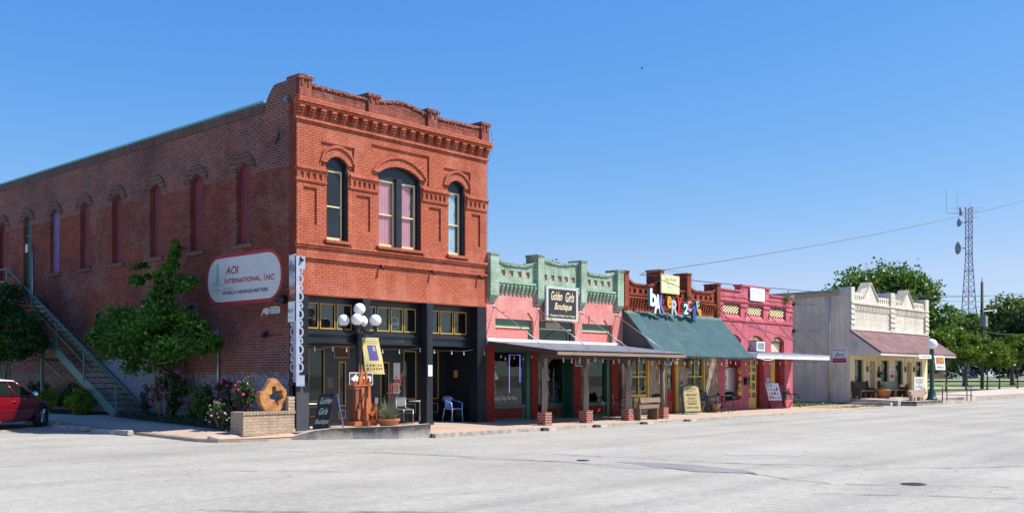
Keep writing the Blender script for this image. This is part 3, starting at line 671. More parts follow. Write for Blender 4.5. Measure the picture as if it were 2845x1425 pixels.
# upper windows
def sash(par, x0, x1, z0, z1, y, mat, pane, mid=.5, fr=.055):
    s = MB(); zm = z0 + (z1 - z0) * mid
    s.plate(rect(x0, x1, z0, z1), [rect(x0 + fr, x1 - fr, z0 + fr * 1.4, zm - .02), rect(x0 + fr, x1 - fr, zm + .02, z1 - fr)], y, y + .05)
    o = s.build('sash', mat, par)
    MB().plate(rect(x0 + fr, x1 - fr, z0 + fr, zm - .02), (), y + .02, y + .026).build('pane', pane, par)
    MB().plate(rect(x0 + fr, x1 - fr, zm + .02, z1 - fr), (), y + .02, y + .026).build('pane', pane, par)
for i, (a, b) in enumerate(WIN):
    w = thing('window', None, None); w.parent = A
    wide = b - a > 1
    zs, ri = 7.57, (.28 if wide else .22)
    f = MB(); hol = [rect(a + .09, b - .09, 5.42, 7.42)] if not wide else [rect(a + .09, 3.71, 5.42, 7.42), rect(3.9, b - .09, 5.42, 7.42)]
    f.plate(archhole(a, b, 5.38, zs, ri), hol, .16, .33); f.box(a, a + .03, .06, .16, 5.38, 7.55); f.box(b - .05, b - .003, .05, .16, 5.38, 7.58)
    ar = arc(a, b, zs, ri); f.plate(ar + [(a + (b - a) * k / 12, ar[12 - k][1] - .03) for k in range(13)], (), .06, .16)
    if wide: f.box(3.70, 3.92, .06, .16, 5.4, 7.5)
    f.build('frame', M['black'], w)
    for x0, x1 in ([(a + .09, b - .09)] if not wide else [(a + .09, 3.71), (3.9, b - .09)]):
        sash(w, x0, x1, 5.42, 7.42, .18, M['cream'], M['upperglass'] if i else M['darkglass'], .48)
        if i: MB().grid(lambda u, v, x0=x0, x1=x1: (x0 + .02 + (x1 - x0 - .04 - .12 * (x0 > 3.8)) * u, .25 + .008 * math.sin(u * 40), 5.43 + 1.98 * v), 40, 1).build('curtain', M['pinkcurtain'] if wide else M['blueblind'], w)  # pink curtain in the middle; painted sky reflection behind the right pane
MB().box(.35, 7.4, 2.5, 2.6, 4, 9).build('inner_partition', M['black_in'], A)
# ------------------------------------------------------------------ black shopfront
MB().box(0, .40, 0, .34, 0, 3.8).build('corner_pier', M['black_brick'], A); MB().box(7.17, 7.598, 0, .34, 0, 3.8).build('corner_pier', M['black_brick'], A)
m = MB(); m.box(-.012, .41, -.012, .2, 0, 1.35); m.build('pier_base', plain('charcoal_render', (.055, .06, .072), .55, var=.12), A)
for x0, x1 in ((2.36, 2.60), (4.91, 5.16)):
    c = MB(); c.box(x0, x1, .0, .30, 0, 3.8); c.box(x0 + .045, x1 - .045, -.012, .0, 1.2, 3.7); c.box(x0 - .03, x1 + .03, -.02, .32, 0, .12); c.box(x0 - .02, x1 + .02, -.015, .3, 3.68, 3.8)
    for k in range(22):
        for xx in (x0 + .02, x1 - .02): c.ball((xx, -.002, .3 + k * .155), .009, 6)
    c.build('iron_column', M['black'], A)
bays = [(.40, 2.36, 3), (2.60, 4.91, 4), (5.16, 7.17, 3)]
m = MB()
for x0, x1, n_ in bays:
    m.box(x0, x1, .36, .62, 2.50, 2.72); m.box(x0, x1, .30, .62, 2.72, 2.77); m.box(x0, x1, .33, .62, 2.77, 2.82); m.box(x0, x1, .28, .62, 2.475, 2.50)
    m.box(x0, x0 + .07, .33, .6, 2.82, 3.8); m.box(x1 - .07, x1, .33, .6, 2.82, 3.8); m.box(x0 + .07, x1 - .07, .42, .6, 3.64, 3.8)
m.build('shopfront_beam', M['black'], A)
for x0, x1, n_ in bays: MB().box(x0 - .02, x1 + .02, .345, 1.7, 3.78, 3.86).box(x0, x1, .63, 1.72, 2.50, 2.56).build('porch_ceiling', M['black'], A)
for x0, x1, n_ in bays:
    w_ = (x1 - x0 - .14) / n_
    for k in range(n_):
        a, b = x0 + .07 + k * w_, x0 + .07 + (k + 1) * w_
        t = MB(); t.plate(rect(a, b, 2.82, 3.64), [rect(a + .05, b - .05, 2.9, 3.6)], .42, .48); f = t.build('transom_window', M['black'], A)
        MB().plate(rect(a + .03, b - .03, 2.88, 3.62), [rect(a + .058, b - .058, 2.915, 3.585)], .405, .42).build('frame', M['gold'], f)
        MB().plate(rect(a + .05, b - .05, 2.9, 3.6), (), .445, .45).build('pane', M['upperglass'], f)
m = MB(); m.box(.35, 7.4, 2.2, 2.25, 2.5, 3.86); m.build('upper_interior', plain('dim_teal_interior', (.03, .045, .05), .9, var=.5, scale=2), A)
# recessed lower front at y = 1.7
LY = 1.7
m = MB(); lw = [rect(.55, 1.2, .78, 2.33), rect(1.66, 2.22, .78, 2.33), rect(2.80, 3.04, .62, 1.95), rect(3.75, 3.95, .62, 1.95), rect(4.48, 4.8, .62, 1.95), rect(5.46, 5.98, .78, 2.33), rect(6.34, 7.0, .78, 2.33)]
m.plate(rect(.34, 7.4, 0, 2.5), lw, LY, LY + .08)
m.box(7.40, 7.46, .34, LY, 0, 2.5); m.box(.34, .37, .34, LY, 0, 2.5)
m.build('recessed_front', M['black'], A)
for q in lw:
    x0, x1 = q[0][0], q[1][0]; z0, z1 = q[0][1], q[2][1]
    f = MB().plate(rect(x0 - .02, x1 + .02, z0 - .02, z1 + .02), [rect(x0 + .012, x1 - .012, z0 + .012, z1 - .012)], LY - .022, LY).build('shop_window', M['gold'], A)
    MB().plate(rect(x0, x1, z0, z1), (), LY + .03, LY + .035).build('pane', M['darkglass'], f)
for x0, x1, z0, z1 in ((1.66, 2.22, .3, .62), (5.46, 5.98, .3, .62), (6.34, 7.0, .3, .62), (.55, 1.2, .3, .62), (2.78, 3.06, .22, .48), (4.46, 4.82, .22, .48), (2.6, 3.2, 2.08, 2.45), (3.75, 4.35, 2.08, 2.45)):
    MB().plate(rect(x0, x1, z0, z1), [rect(x0 + .025, x1 - .025, z0 + .025, z1 - .025)], LY - .016, LY).build('gold_moulding', M['gold'], A)
text('The', plain('faded_red_letters', (.18, .03, .02), .6), A, (2.68, LY - .002, 2.13), FX, FZ, .42, .26, bold=.02)
text('116', plain('faded_numerals', (.10, .10, .11), .6), A, (3.98, .358, 2.55), FX, FZ, .26, .12)
# neon signs in the transoms
t = thing('neon_sign', 'unlit red open sign in an oval behind transom glass', 'neon sign', (3.45, .5, 2.95))
MB().tube([(3.45 + .2 * math.cos(a), .50, 3.14 + .15 * math.sin(a)) for a in lin(0, 6.283, 24)], .008, 5).build('oval_tube', plain('blue_neon', (.10, .22, .30), .4), t)
text('OPEN', plain('red_neon', (.40, .06, .04), .5), t, (3.29, .49, 3.07), FX, FZ, .32, .14)
t = thing('neon_sign', 'round white cocktails sign behind transom glass', 'neon sign', (4.02, .5, 2.95))
MB().tube([(4.02 + .15 * math.cos(a), .50, 3.15 + .19 * math.sin(a)) for a in lin(0, 6.283, 24)], .009, 5).build('ring_tube', M['white'], t)
text('Cocktails', M['white'], t, (3.86, .49, 3.09), FX, FZ, .32, .11, shear=.3)
for x, lab in ((.95, 'left'), (5.6, 'right')):
    t = thing('pendant_lamp', 'warm lamp glowing behind the %s transom windows' % lab, 'lamp', (x, 1.0, 2.95))
    MB().ball((x, 1.0, 2.97), .035, 8).build('bulb', emit('warm_bulb', (1, .62, .25), 6), t) if lab == 'left' else MB().ball((x, 1.0, 2.97), .03, 8).build('bulb', MATS['warm_bulb'], t)
    MB().tube([(x, 1, 3.78), (x, 1, 3.02)], .008, 4).build('cord', M['blackmetal'], t)
# papers, notices and plates on the shopfront
def notice(name, lab, x0, x1, z0, z1, y, mat, cat='notice', lines=0, ink=None, fn=None):
    t = thing(name, lab, cat, ((x0 + x1) / 2, y, z0))
    MB().box(x0, x1, y - .006, y, z0, z1).build('sheet', mat, t)
    if lines:
        m = MB(); h = (z1 - z0) / (lines + 1.5)
        rnd = random.Random(int(x0 * 100))
        for k in range(lines): m.box(x0 + (x1 - x0) * .14, x0 + (x1 - x0) * rnd.uniform(.6, .88), y - .008, y - .006, z1 - h * (k + 1.2), z1 - h * (k + 1.2) + h * .4)
        m.build('print', ink or M['ink'], t)
    return t
notice('notice', 'white paper with red mark taped to the right iron column', 4.945, 5.125, 1.52, 1.87, -.014, M['paper'], lines=6, ink=plain('grey_print', (.5, .48, .48), .7))
notice('menu_sheet', 'long white menu sheet on the black wall between the shop windows', 5.02, 5.30, 1.42, 1.95, LY - .002, M['paper'], 'menu')
notice('menu_sheet', 'cream menu with orange heading below the long white menu', 5.0, 5.28, .96, 1.30, LY - .002, M['paleyellow'], 'menu', 5)
notice('notice', 'white sheet with red dot on the black doors left of the red yucca', 3.44, 3.72, 1.10, 1.48, LY - .04, M['paper'], lines=5, ink=plain('pale_print', (.55, .52, .55), .7))
notice('notice', 'small checked poster low on the black door behind the sculpture', 3.42, 3.72, .52, .86, LY - .04, M['paper'], lines=4)
notice('notice', 'small white card on the right door above the red yucca', 4.2, 4.34, .66, .84, LY - .04, M['paper'])
notice('picture', 'small framed brown picture on the black wall beside the door', 2.36, 2.56, 1.18, 1.48, LY - .002, plain('sepia_print', (.16, .12, .08), .5), 'picture')
t = thing('wall_plate', 'small gold sign on the dark porch side wall', 'sign', (7.39, 1.25, 1.55))
MB().box(7.385, 7.4, 1.15, 1.32, 1.48, 1.72).build('plate', M['gold'], t)
# ------------------------------------------------------------------ things on and around the corner building
# painted oval sign on the side wall
t = thing('painted_wall_sign', 'white oval company sign with red border painted on brick side wall', 'sign', (0, 2.6, 3.68))
def stad(y0, y1, z0, z1, r, n=8):
    o = []
    for cy, cz, a0 in ((y1 - r, z1 - r, 0), (y0 + r, z1 - r, 90), (y0 + r, z0 + r, 180), (y1 - r, z0 + r, 270)):
        o += [(cy + r * math.cos(R(a0 + 90 * k / n)), cz + r * math.sin(R(a0 + 90 * k / n))) for k in range(n + 1)]
    return o
def signwhite():
    m, N, L, P = newmat('sign_white_on_brick'); g, s, vec = uvw(N, L)
    b = bricknode(N, L, vec, (.66, .65, .62), (.61, .60, .57), (.50, .48, .45), .008); n = noise(N, L, g.outputs['Position'], 3, 6, .7)
    L.new(mix(N, L, maprange(N, L, n.outputs['Fac'], .55, .8, 0, .35), b.outputs['Color'], (.4, .36, .32)), P.inputs['Base Color']); P.inputs['Roughness'].default_value = .75; return m
MB().plate(stad(.62, 4.58, 3.64, 5.15, .7), (), -.012, 0, 'x').build('red_border', M['signred'], t)
MB().plate(stad(.72, 4.48, 3.74, 5.05, .61), (), -.02, -.012, 'x').build('white_field', signwhite(), t)
X0 = -.021
text('AOI', M['signred'], t, (X0, 3.50, 4.54), SX, FZ, .68, .24, shear=.15, bold=.02)
text('I', M['signred'], t, (X0, 3.58, 4.25), SX, FZ, .045, .21, shear=.1); text('NTERNATIONAL,', M['signred'], t, (X0, 3.50, 4.25), SX, FZ, 1.84, .165, shear=.12, bold=.025)
text('I', M['signred'], t, (X0, 1.53, 4.25), SX, FZ, .05, .21, shear=.1); text('NC', M['signred'], t, (X0, 1.44, 4.25), SX, FZ, .42, .17, shear=.1, bold=.025)
text('WORLD HEADQUARTERS', M['ink'], t, (X0, 3.68, 3.93), SX, FZ, 2.36, .125, shear=.15, bold=.025)
m = MB(); dk = lambda a, b, w=.012: m.obox((X0, a[0], a[1]), (0, b[0] - a[0], b[1] - a[1]), (0, -(b[1] - a[1]), b[0] - a[0]), math.hypot(b[0] - a[0], b[1] - a[1]), w, .001)
for s_ in (-1, 1): dk((3.95 + s_ * .085, 4.3), (3.95 + s_ * .02, 4.9))
for k in range(7):
    z = 4.3 + k * .085; w0 = .085 - .0092 * k; w1 = .085 - .0092 * (k + 1); dk((3.95 - w0, z), (3.95 + w1, z + .085), .008); dk((3.95 + w0, z), (3.95 - w1, z + .085), .008); dk((3.95 - w0, z), (3.95 + w0, z), .008)
for a, b in (((4.3, 4.28), (3.62, 4.28)), ((4.27, 4.10), (3.1, 4.10)), ((4.25, 4.36), (4.05, 4.36)), ((4.27, 4.1), (4.27, 4.28)), ((4.0, 4.0), (4.0, 4.28)), ((3.9, 3.95), (3.9, 4.28)), ((3.75, 4.28), (3.55, 4.12)), ((3.5, 4.15), (3.1, 4.15)), ((4.1, 4.1), (4.1, 4.36))): dk(a, b, .014)
m.build('oil_rig_drawing', plain('grey_drawing_ink', (.16, .17, .19), .7), t)
t = thing('pointing_hand_sign', 'white hand sign pointing to the entrance, under the oval wall sign', 'sign', (0, 1.25, 3.25))
MB().plate([(1.30, 3.30), (1.30, 3.46), (1.45, 3.47), (1.56, 3.44), (1.62, 3.38), (1.69, 3.25), (1.66, 3.24), (1.58, 3.34), (1.5, 3.33), (1.48, 3.29), (1.38, 3.27)], (), -.015, 0, 'x').build('hand', plain('hand_cut_out', (.52, .46, .42), .6), t)
b = MB().plate(stad(.77, 1.26, 3.29, 3.49, .08), (), -.015, 0, 'x').build('plate', M['offwhite'], t)
text('ENTRANCE', M['ink'], t, (-.017, 1.22, 3.40), SX, FZ, .41, .055); text('ON 2nd ST.', M['ink'], t, (-.017, 1.22, 3.315), SX, FZ, .41, .055)
def floodlight(name, lab, y, z, pipe):
    t = thing(name, lab, 'flood light', (0, y, z))
    MB().tube([(0, y - pipe, z), (-.08, y - pipe, z), (-.08, y, z)], .012, 6).build('bracket', M['blackmetal'], t)
    MB().obox((-.2, y + .07, z - .02), (0, -1, 0), (.5, 0, .86), .14, .16, .1).build('head', M['blackmetal'], t)
floodlight('flood_light', 'small dark flood light on a long bracket low on the side wall', 1.36, 2.68, .7)
t = thing('flood_light', 'black cone flood light at the corner under the oval sign', 'flood light', (0, .75, 3.66))
MB().tube([(-.02, .95, 3.7), (-.08, .7, 3.68), (-.14, .42, 3.66)], [.06, .09, .13], 10).build('head', M['blackmetal'], t); MB().box(-.05, 0, .9, 1., 3.62, 3.78).build('bracket', M['blackmetal'], t)
t = thing('flood_light', 'small silver flood light at the top corner of the brick building', 'flood light', (0, .35, 9.2))
MB().obox((-.16, .42, 9.16), (0, -1, 0), (.4, 0, .9), .12, .15, .08).build('head', M['steel'], t); MB().tube([(0, .36, 9.2), (-.1, .36, 9.22)], .012, 5).build('bracket', M['blackmetal'], t)
for x in (.06, 2.98, 5.06, 7.2):
    t = thing('facade_spotlight', 'small dark spotlight on the brick band, %s' % {.06: 'at the left corner', 2.98: 'above the lamp post', 5.06: 'above the right iron column', 7.2: 'at the right corner'}[x], 'spotlight', (x, -.07, 4.8), 'small spotlights along the brick front')
    MB().tube([(x, -.0, 4.76), (x, -.1, 4.78)], .012, 5).build('bracket', M['blackmetal'], t); MB().tube([(x - .01, -.07, 4.82), (x + .02, -.17, 4.70)], [.03, .05], 8).build('head', M['blackmetal'], t)
t = thing('wall_pipe', 'thin grey pipe standing against the brick wall above the roses', 'pipe', (-.06, 3.86, .3))
MB().tube([(-.06, 3.86, .15), (-.06, 3.86, 2.95)], .035, 8).build('pipe', M['steel'], t)
t = thing('conduit', 'thin grey conduit and meter box beside the green upper door', 'conduit', (-.04, 17.05, 4.2))
MB().tube([(-.04, 17.02, 3.6), (-.04, 17.02, 6.45)], .022, 6).build('pipe', M['steel'], t); MB().box(-.2, -.02, 17.08, 17.3, 6.3, 6.62).build('meter_box', M['steel'], t)
# scrolled corner bracket with hanging posters
t = thing('corner_sign_bracket', 'tall pale lavender scrolled metal bracket at the building corner', 'sign bracket', (0, -.03, 1.35))
def scroll(m, ax, sgn, z, off):
    "one S scroll of ribbon standing out from the spine"
    pts = []
    for k in range(25):
        a = k / 24
        if a < .45: th = R(-60 + a / .45 * 330); r_ = .085 - .03 * a / .45; pts.append((.115 + r_ * math.cos(th), z + .44 + r_ * math.sin(th)))
        else: b = (a - .45) / .55; th = R(120 - b * 330); r_ = .13 - .035 * b; pts.append((.10 + r_ * math.cos(th), z + .19 + r_ * math.sin(th)))
    pts = [(u_ * .76, z_) for u_, z_ in pts]; w = .026
    e = []
    for i, (u_, z_) in enumerate(pts):
        (ua, za), (ub, zb2) = pts[max(i - 1, 0)], pts[min(i + 1, len(pts) - 1)]; L_ = math.hypot(ub - ua, zb2 - za) or 1; nx, nz = -(zb2 - za) / L_ * w, (ub - ua) / L_ * w
        e += [(sgn * (u_ - nx), z_ - nz), (sgn * (u_ + nx), z_ + nz)]
    n = len(e); Q = (lambda u_, z_, k: (u_, off + .015 * k, z_)) if ax == 'y' else (lambda u_, z_, k: (off - .015 * k, u_, z_))
    m.add([Q(u_, z_, 0) for u_, z_ in e] + [Q(u_, z_, 1) for u_, z_ in e], [f for i in range(0, n - 2, 2) for f in ((i, i + 1, i + 3, i + 2), (n + i + 2, n + i + 3, n + i + 1, n + i), (i, i + 2, n + i + 2, n + i), (i + 1, n + i + 1, n + i + 3, i + 3))])
BX, BY = -.09, -.09
m = MB(); m.box(BX, BX + .10, BY - .02, BY, 1.55, 4.48); m.box(BX, BX + .3, BY - .02, BY, 4.48, 4.83); m.box(BX, BX + .28, BY - .02, BY, 1.25, 1.55)
for k in range(6): 
    z = 1.57 + k * .487
    mm = MB(); scroll(mm, 'y', 1, z, BY - .018); m.add([(x + BX + .06, y, zz) for x, y, zz in mm.v], mm.f)
m.build('front_scrollwork', M['lavender'], t)
m = MB(); m.box(BX - .02, BX, BY, BY + .1, 1.35, 3.05)
for k in range(3):
    z = 1.57 + k * .487
    mm = MB(); scroll(mm, 'x', 1, z, BX - .002); m.add([(x, y + BY + .06, zz) for x, y, zz in mm.v], mm.f)
m.build('side_scrollwork', M['lavender'], t)
m = MB(); m.tube([(BX, BY, 4.86), (BX, .22, 4.86)], .018, 6); m.tube([(BX, BY, 3.58), (BX, .24, 3.58)], .014, 6); m.build('hanging_rods', M['offwhite'], t)
tt = thing('hanging_poster', 'tall blue and orange picture poster hung at the building corner', 'poster', (BX - .01, .06, 3.62))
m_, N, L, P = newmat('blurred_poster_print'); g = N.new('ShaderNodeNewGeometry'); s_ = N.new('ShaderNodeSeparateXYZ'); L.new(g.outputs['Position'], s_.inputs[0]); n_ = noise(N, L, g.outputs['Position'], 6, 4, .6)
r_ = ramp(N, [(0, (.05, .04, .04)), (.2, (.42, .10, .04)), (.45, (.62, .58, .62)), (.7, (.10, .12, .2)), (1, (.75, .76, .8))]); L.new(math_(N, L, 'ADD', maprange(N, L, s_.outputs[2], 3.6, 4.85), math_(N, L, 'MULTIPLY', math_(N, L, 'SUBTRACT', n_.outputs['Fac'], .5), .7)), r_.inputs[0]); L.new(r_.outputs[0], P.inputs['Base Color'])
MB().box(BX - .012, BX - .006, BY + .03, .21, 3.62, 4.84).build('poster', m_, tt)
tt = thing('hanging_sign', 'white paper sign with dark letters hung below the corner poster', 'sign', (BX - .01, .07, 2.96))
MB().obox((BX - .03, .24, 3.02), (0, -1, 0), (.02, 0, 1), .31, .55, .008).build('board', M['white'], tt)
text('Bak W.', M['ink'], tt, (BX - .034, .21, 3.27), SX, FZ, .25, .12); text('coming', M['ink'], tt, (BX - .036, .18, 3.12), SX, FZ, .16, .05)
# corner iron hydrant-like pipe behind the planter
t = thing('wall_pipe', 'black iron standpipe at the foot of the building corner', 'pipe', (-.1, .12, .6)); MB().tube([(-.1, .1, .5), (-.1, .1, 1.35)], .05, 8).lathe([(.05, 0), (.09, .03), (.09, .12), (.06, .2), (.03, .24)], (-.1, .1, 1.25), 10).build('pipe', M['blackmetal'], t)
# brick planter with stone ring
t = thing('brick_planter', 'low buff brick planter wall at the building corner', 'planter', (-1., .1, 0))
m = MB(); x0, x1 = -1.82, -.20; yf = -.18
m.box(x0, x1, yf, yf + .22, -.03, .50); m.box(x0, x0 + .22, yf + .22, .42, -.0, .50); m.box(x1 - .2, x1, yf, yf + .2, .58, .95)
m.box(x0 - .02, x1 + .02, yf - .025, yf + .24, -.045, .10)
m.build('planter_wall', M['stonebrick'], t, bevel=.008)
m = MB(); k = 0; x = x0 - .015
while x < x1: m.box(x, min(x + .092, x1 + .015), yf - .03, yf + .25, .50, .585); x += .1
y = yf + .26
while y < .36: m.box(x0 - .03, x0 + .24, y, y + .09, .50, .585); y += .1
for z in (.62, .72, .82, .92): m.box(x1 - .21, x1 + .01, yf - .01, yf + .21, z - .04, z + .045)
m.build('cap_bricks', M['stonebrick'], t, bevel=.012)
MB().box(x0 + .2, -.03, yf + .2, .5, .1, .46).build('soil', M['soil'], t)
t = thing('stone_sculpture', 'rusty orange stone ring with a Texas shaped hole on the brick planter', 'sculpture', (-.75, .0, .58))
outl = [(-1.13, .60), (-.55, .59), (-.43, .72), (-.34, .93), (-.27, 1.18), (-.29, 1.30), (-.36, 1.36), (-.52, 1.52), (-.66, 1.66), (-.80, 1.70), (-.90, 1.64), (-1.05, 1.42), (-1.17, 1.26), (-1.30, 1.245), (-1.335, 1.1), (-1.30, .87)]
sc = lambda p: (-.82 + (p[0] + .82) * 1.02, p[1])
tex = [(-.845, 1.42), (-.70, 1.42), (-.70, 1.28), (-.60, 1.26), (-.50, 1.28), (-.455, 1.27), (-.44, 1.15), (-.40, 1.08), (-.42, 1.0), (-.55, .93), (-.60, .86), (-.585, .77), (-.66, .78), (-.73, .90), (-.77, .985), (-.82, .97), (-.90, .98), (-.96, 1.10), (-.98, 1.14), (-.845, 1.14)]
m = MB(); bulge = [(x, z) for x, z in map(sc, outl)]
sq = lambda q: [(-.81 + (x + .82) * .80, .585 + (z - .59) * .80) for x, z in q]
m.plate(sq(bulge), [sq(tex)], -.06, .15)
ob = m.build('stone_ring', M['rust'], t, bevel=.035)
ob.rotation_euler = (0, 0, R(0))
# wooden sculpture on the raised corner
t = thing('wood_sculpture', 'orange cedar abstract sculpture of towers and blades on the raised kerb', 'sculpture', (1.3, -1.15, .15))
S0 = (1.3, -1.15, .15); SXF = .60
def sp(m, x0, x1, y0, y1, z0, z1): return m.box(S0[0] + x0 * SXF, S0[0] + x1 * SXF, S0[1] + y0, S0[1] + y1, S0[2] + z0, S0[2] + z1)
def blade(m, pts, y0, y1): return m.plate([(S0[0] + x * SXF, S0[2] + z) for x, z in pts], (), S0[1] + y0, S0[1] + y1)
m = MB(); sp(m, -.56, .12, -.2, .3, .0, .13); sp(m, .0, .52, -.34, .2, .0, .15); m.build('base', M['cedar'], t, bevel=.006)
m = MB(); sp(m, -.40, -.17, -.1, .16, .13, 1.05); sp(m, -.44, -.1, -.05, .2, 1.0, 1.12); sp(m, -.26, -.05, -.16, .0, .13, .62)
blade(m, [(-.56, 1.13), (.0, 1.13), (-.1, 1.02), (-.4, .98)], -.12, .2); blade(m, [(.02, 1.12), (.36, 1.12), (.24, .92), (.14, .92)], -.05, .2); m.build('tower', M['cedardark'], t, bevel=.006)
m = MB(); sp(m, -.12, .04, -.16, .04, .5, 1.06); sp(m, .30, .45, -.18, -.02, .2, .62); blade(m, [(.27, .6), (.47, .6), (.44, 1.0), (.37, 1.32), (.30, 1.0)], -.14, -.08)
sp(m, -.03, .10, -.3, -.18, .13, .55); blade(m, [(.1, .13), (.2, .15), (.3, .3), (.3, .48), (.2, .72), (.1, .8), (.06, .5)], -.22, -.16); blade(m, [(-.14, .62), (.0, .92), (-.06, .52), (-.1, .42)], -.2, -.14)
blade(m, [(-.36, .2), (-.26, .16), (-.22, .34), (-.3, .48), (-.35, .48)], -.18, -.12)
sp(m, -.52, .50, -.14, .22, 1.1, 1.135); m.build('uprights', M['cedar'], t, bevel=.006)
m = MB(); blade(m, [(.28, .28), (.42, .28), (.5, .4), (.58, .62), (.54, .62), (.42, .42), (.2, .34), (.22, .29)], -.32, -.2); sp(m, .33, .41, -.3, -.22, .15, .3); sp(m, .54, .60, -.3, -.05, .0, .5); blade(m, [(.25, .35), (.31, .55), (.28, .8), (.22, .55)], -.02, .04)
m.build('boat_blade', M['cedar'], t, bevel=.006)
m = MB(); blade(m, [(.02, 1.13), (.22, 1.13), (.2, 1.4), (.12, 1.72), (.06, 1.5)], .0, .04); m.add([(S0[0] + x * SXF, S0[1] + y, S0[2] + z) for x, y, z in ((-.05, -.02, 1.12), (.03, -.02, 1.12), (.03, .02, 1.12), (-.05, .02, 1.12), (-.08, 0, 1.86))], [(0, 1, 4), (1, 2, 4), (2, 3, 4), (3, 0, 4), (3, 2, 1, 0)])
sp(m, .26, .36, -.06, .0, 1.13, 1.5); blade(m, [(-.22, 1.13), (.02, 1.13), (.0, 1.36), (-.1, 1.4)], -.08, -.02)
rnd = random.Random(3)
for k in range(12):
    x = -.48 + k * .085; h = rnd.uniform(.04, .2); sp(m, x, x + .04, -.12 + .02 * (k % 3), -.07 + .02 * (k % 3), 1.13, 1.13 + h)
m.build('spires', M['cedar'], t, bevel=.004)
MB().tube([(S0[0] + .1, S0[1] + .05, S0[2] + .3), (S0[0] + .1, S0[1] + .05, S0[2] + .92)], .025, 8).build('steel_rod', M['steel'], t)
# lamp post with five globes
LX, LY0, LZ = 1.63, -.72, .06
t = thing('street_lamp', 'black cast iron street lamp with five white globes at the corner', 'street lamp', (LX, LY0, LZ))
m = MB(); m.lathe([(.2, 0), (.2, .1), (.15, .16), (.13, .5), (.09, .6), (.10, .64), (.075, .7), (.068, 2.3), (.085, 2.34), (.085, 2.42), (.06, 2.5), (.06, 2.78), (.09, 2.84), (.05, 2.9), (.05, 3.05), (.10, 3.1), (.10, 3.13), (0, 3.13)], (LX, LY0, LZ + .06), 16); m.build('pole', M['blackmetal'], t)
for k in range(4):
    a = R(-48 + 90 * k); c, s_ = math.cos(a), math.sin(a); r0 = .45
    MB().tube([(LX + c * q, LY0 + s_ * q, z + .06) for q, z in ((.04, 2.80), (.14, 2.72), (.27, 2.66), (.38, 2.68), (.44, 2.76), (.45, 2.83))], [.035, .035, .03, .03, .035, .05], 8).lathe([(.05, 0), (.085, .03), (.085, .06), (.0, .06)], (LX + c * r0, LY0 + s_ * r0, 2.88), 12).build('arm', M['blackmetal'], t)
    MB().ball((LX + c * r0, LY0 + s_ * r0, 3.10), .168, 24).build('globe', M['globe'], t)
MB().ball((LX, LY0, 3.42), .168, 24).build('globe', M['globe'], t)
t = thing('hanging_banner', 'olive yellow festival banner hung from the five globe lamp', 'banner', (2.0, LY0 - .02, 1.58))
bo = lambda u, v: (LX + .07 + .62 * u + (1 - v) * (.10 + .06 * u) , LY0 - .03 - .10 * (1 - v) * math.sin(u * 2.5) - .02 * math.sin(v * 5), 2.61 - 1.02 * (1 - v) - .0 * u)
MB().grid(bo, 8, 10).build('cloth', M['banner'], t)
bq = lambda u0, u1, v0, v1, mat, nm, e=.008: MB().grid(lambda a, b: tuple(Vector(bo(u0 + (u1 - u0) * a, v0 + (v1 - v0) * b)) + Vector((0, -e, 0))), 5, 5).build(nm, mat, t)
bq(.26, .74, .38, .80, M['purple'], 'picture'); bq(.52, .66, .64, .76, plain('pale_globe_print', (.36, .34, .45), .7), 'picture_detail', .014)
for s__, v in (('Smithville Cultural District', .90), ('2017 Youth Banner Program', .84)):
    p = Vector(bo(.08, v)); text(s__, M['ink'], t, p + Vector((0, -.02, 0)), FX, FZ, .50, .036)
lg = [M['signred'], M['purple'], M['ink'], M['gold'], M['orangeprint']]
for i in range(6):
    for v, off in ((.22, 0), (.12, 2)): bq(.1 + .14 * i, .17 + .14 * i, v, v + .05, lg[(i + off) % 5], 'logo')
for v in (.0, 1.): MB().tube([bo(0, v), bo(1, v)] if v else [bo(0, 0), bo(1, 0)], .014, 6).build('rod', M['offwhite'], t)
MB().tube([(LX, LY0, 2.62), bo(0, 1)], .014, 5).tube([(LX, LY0, 1.6), bo(0, 0)], .01, 5).build('bracket', M['blackmetal'], t)
t = thing('arrow_sign', 'brown street sign with white arrow pointing left behind the cedar sculpture', 'sign', (1.5, -.75, 1.2))
MB().plate(stad(1.17, 2.02, 1.27, 1.63, .04, 3), (), -.84, -.835, 'y').build('border', M['white'], t)
MB().plate(stad(1.19, 2.0, 1.29, 1.61, .035, 3), (), -.846, -.84, 'y').build('panel', plain('brown_sign_face', (.075, .055, .045), .5), t)
MB().plate([(1.22, 1.45), (1.42, 1.59), (1.42, 1.52), (1.95, 1.52), (1.95, 1.38), (1.42, 1.38), (1.42, 1.31)], (), -.851, -.846, 'y').build('arrow', M['white'], t)
MB().box(1.58, 1.68, -.835, -.70, 1.40, 1.48).build('clamp', M['steel'], t)
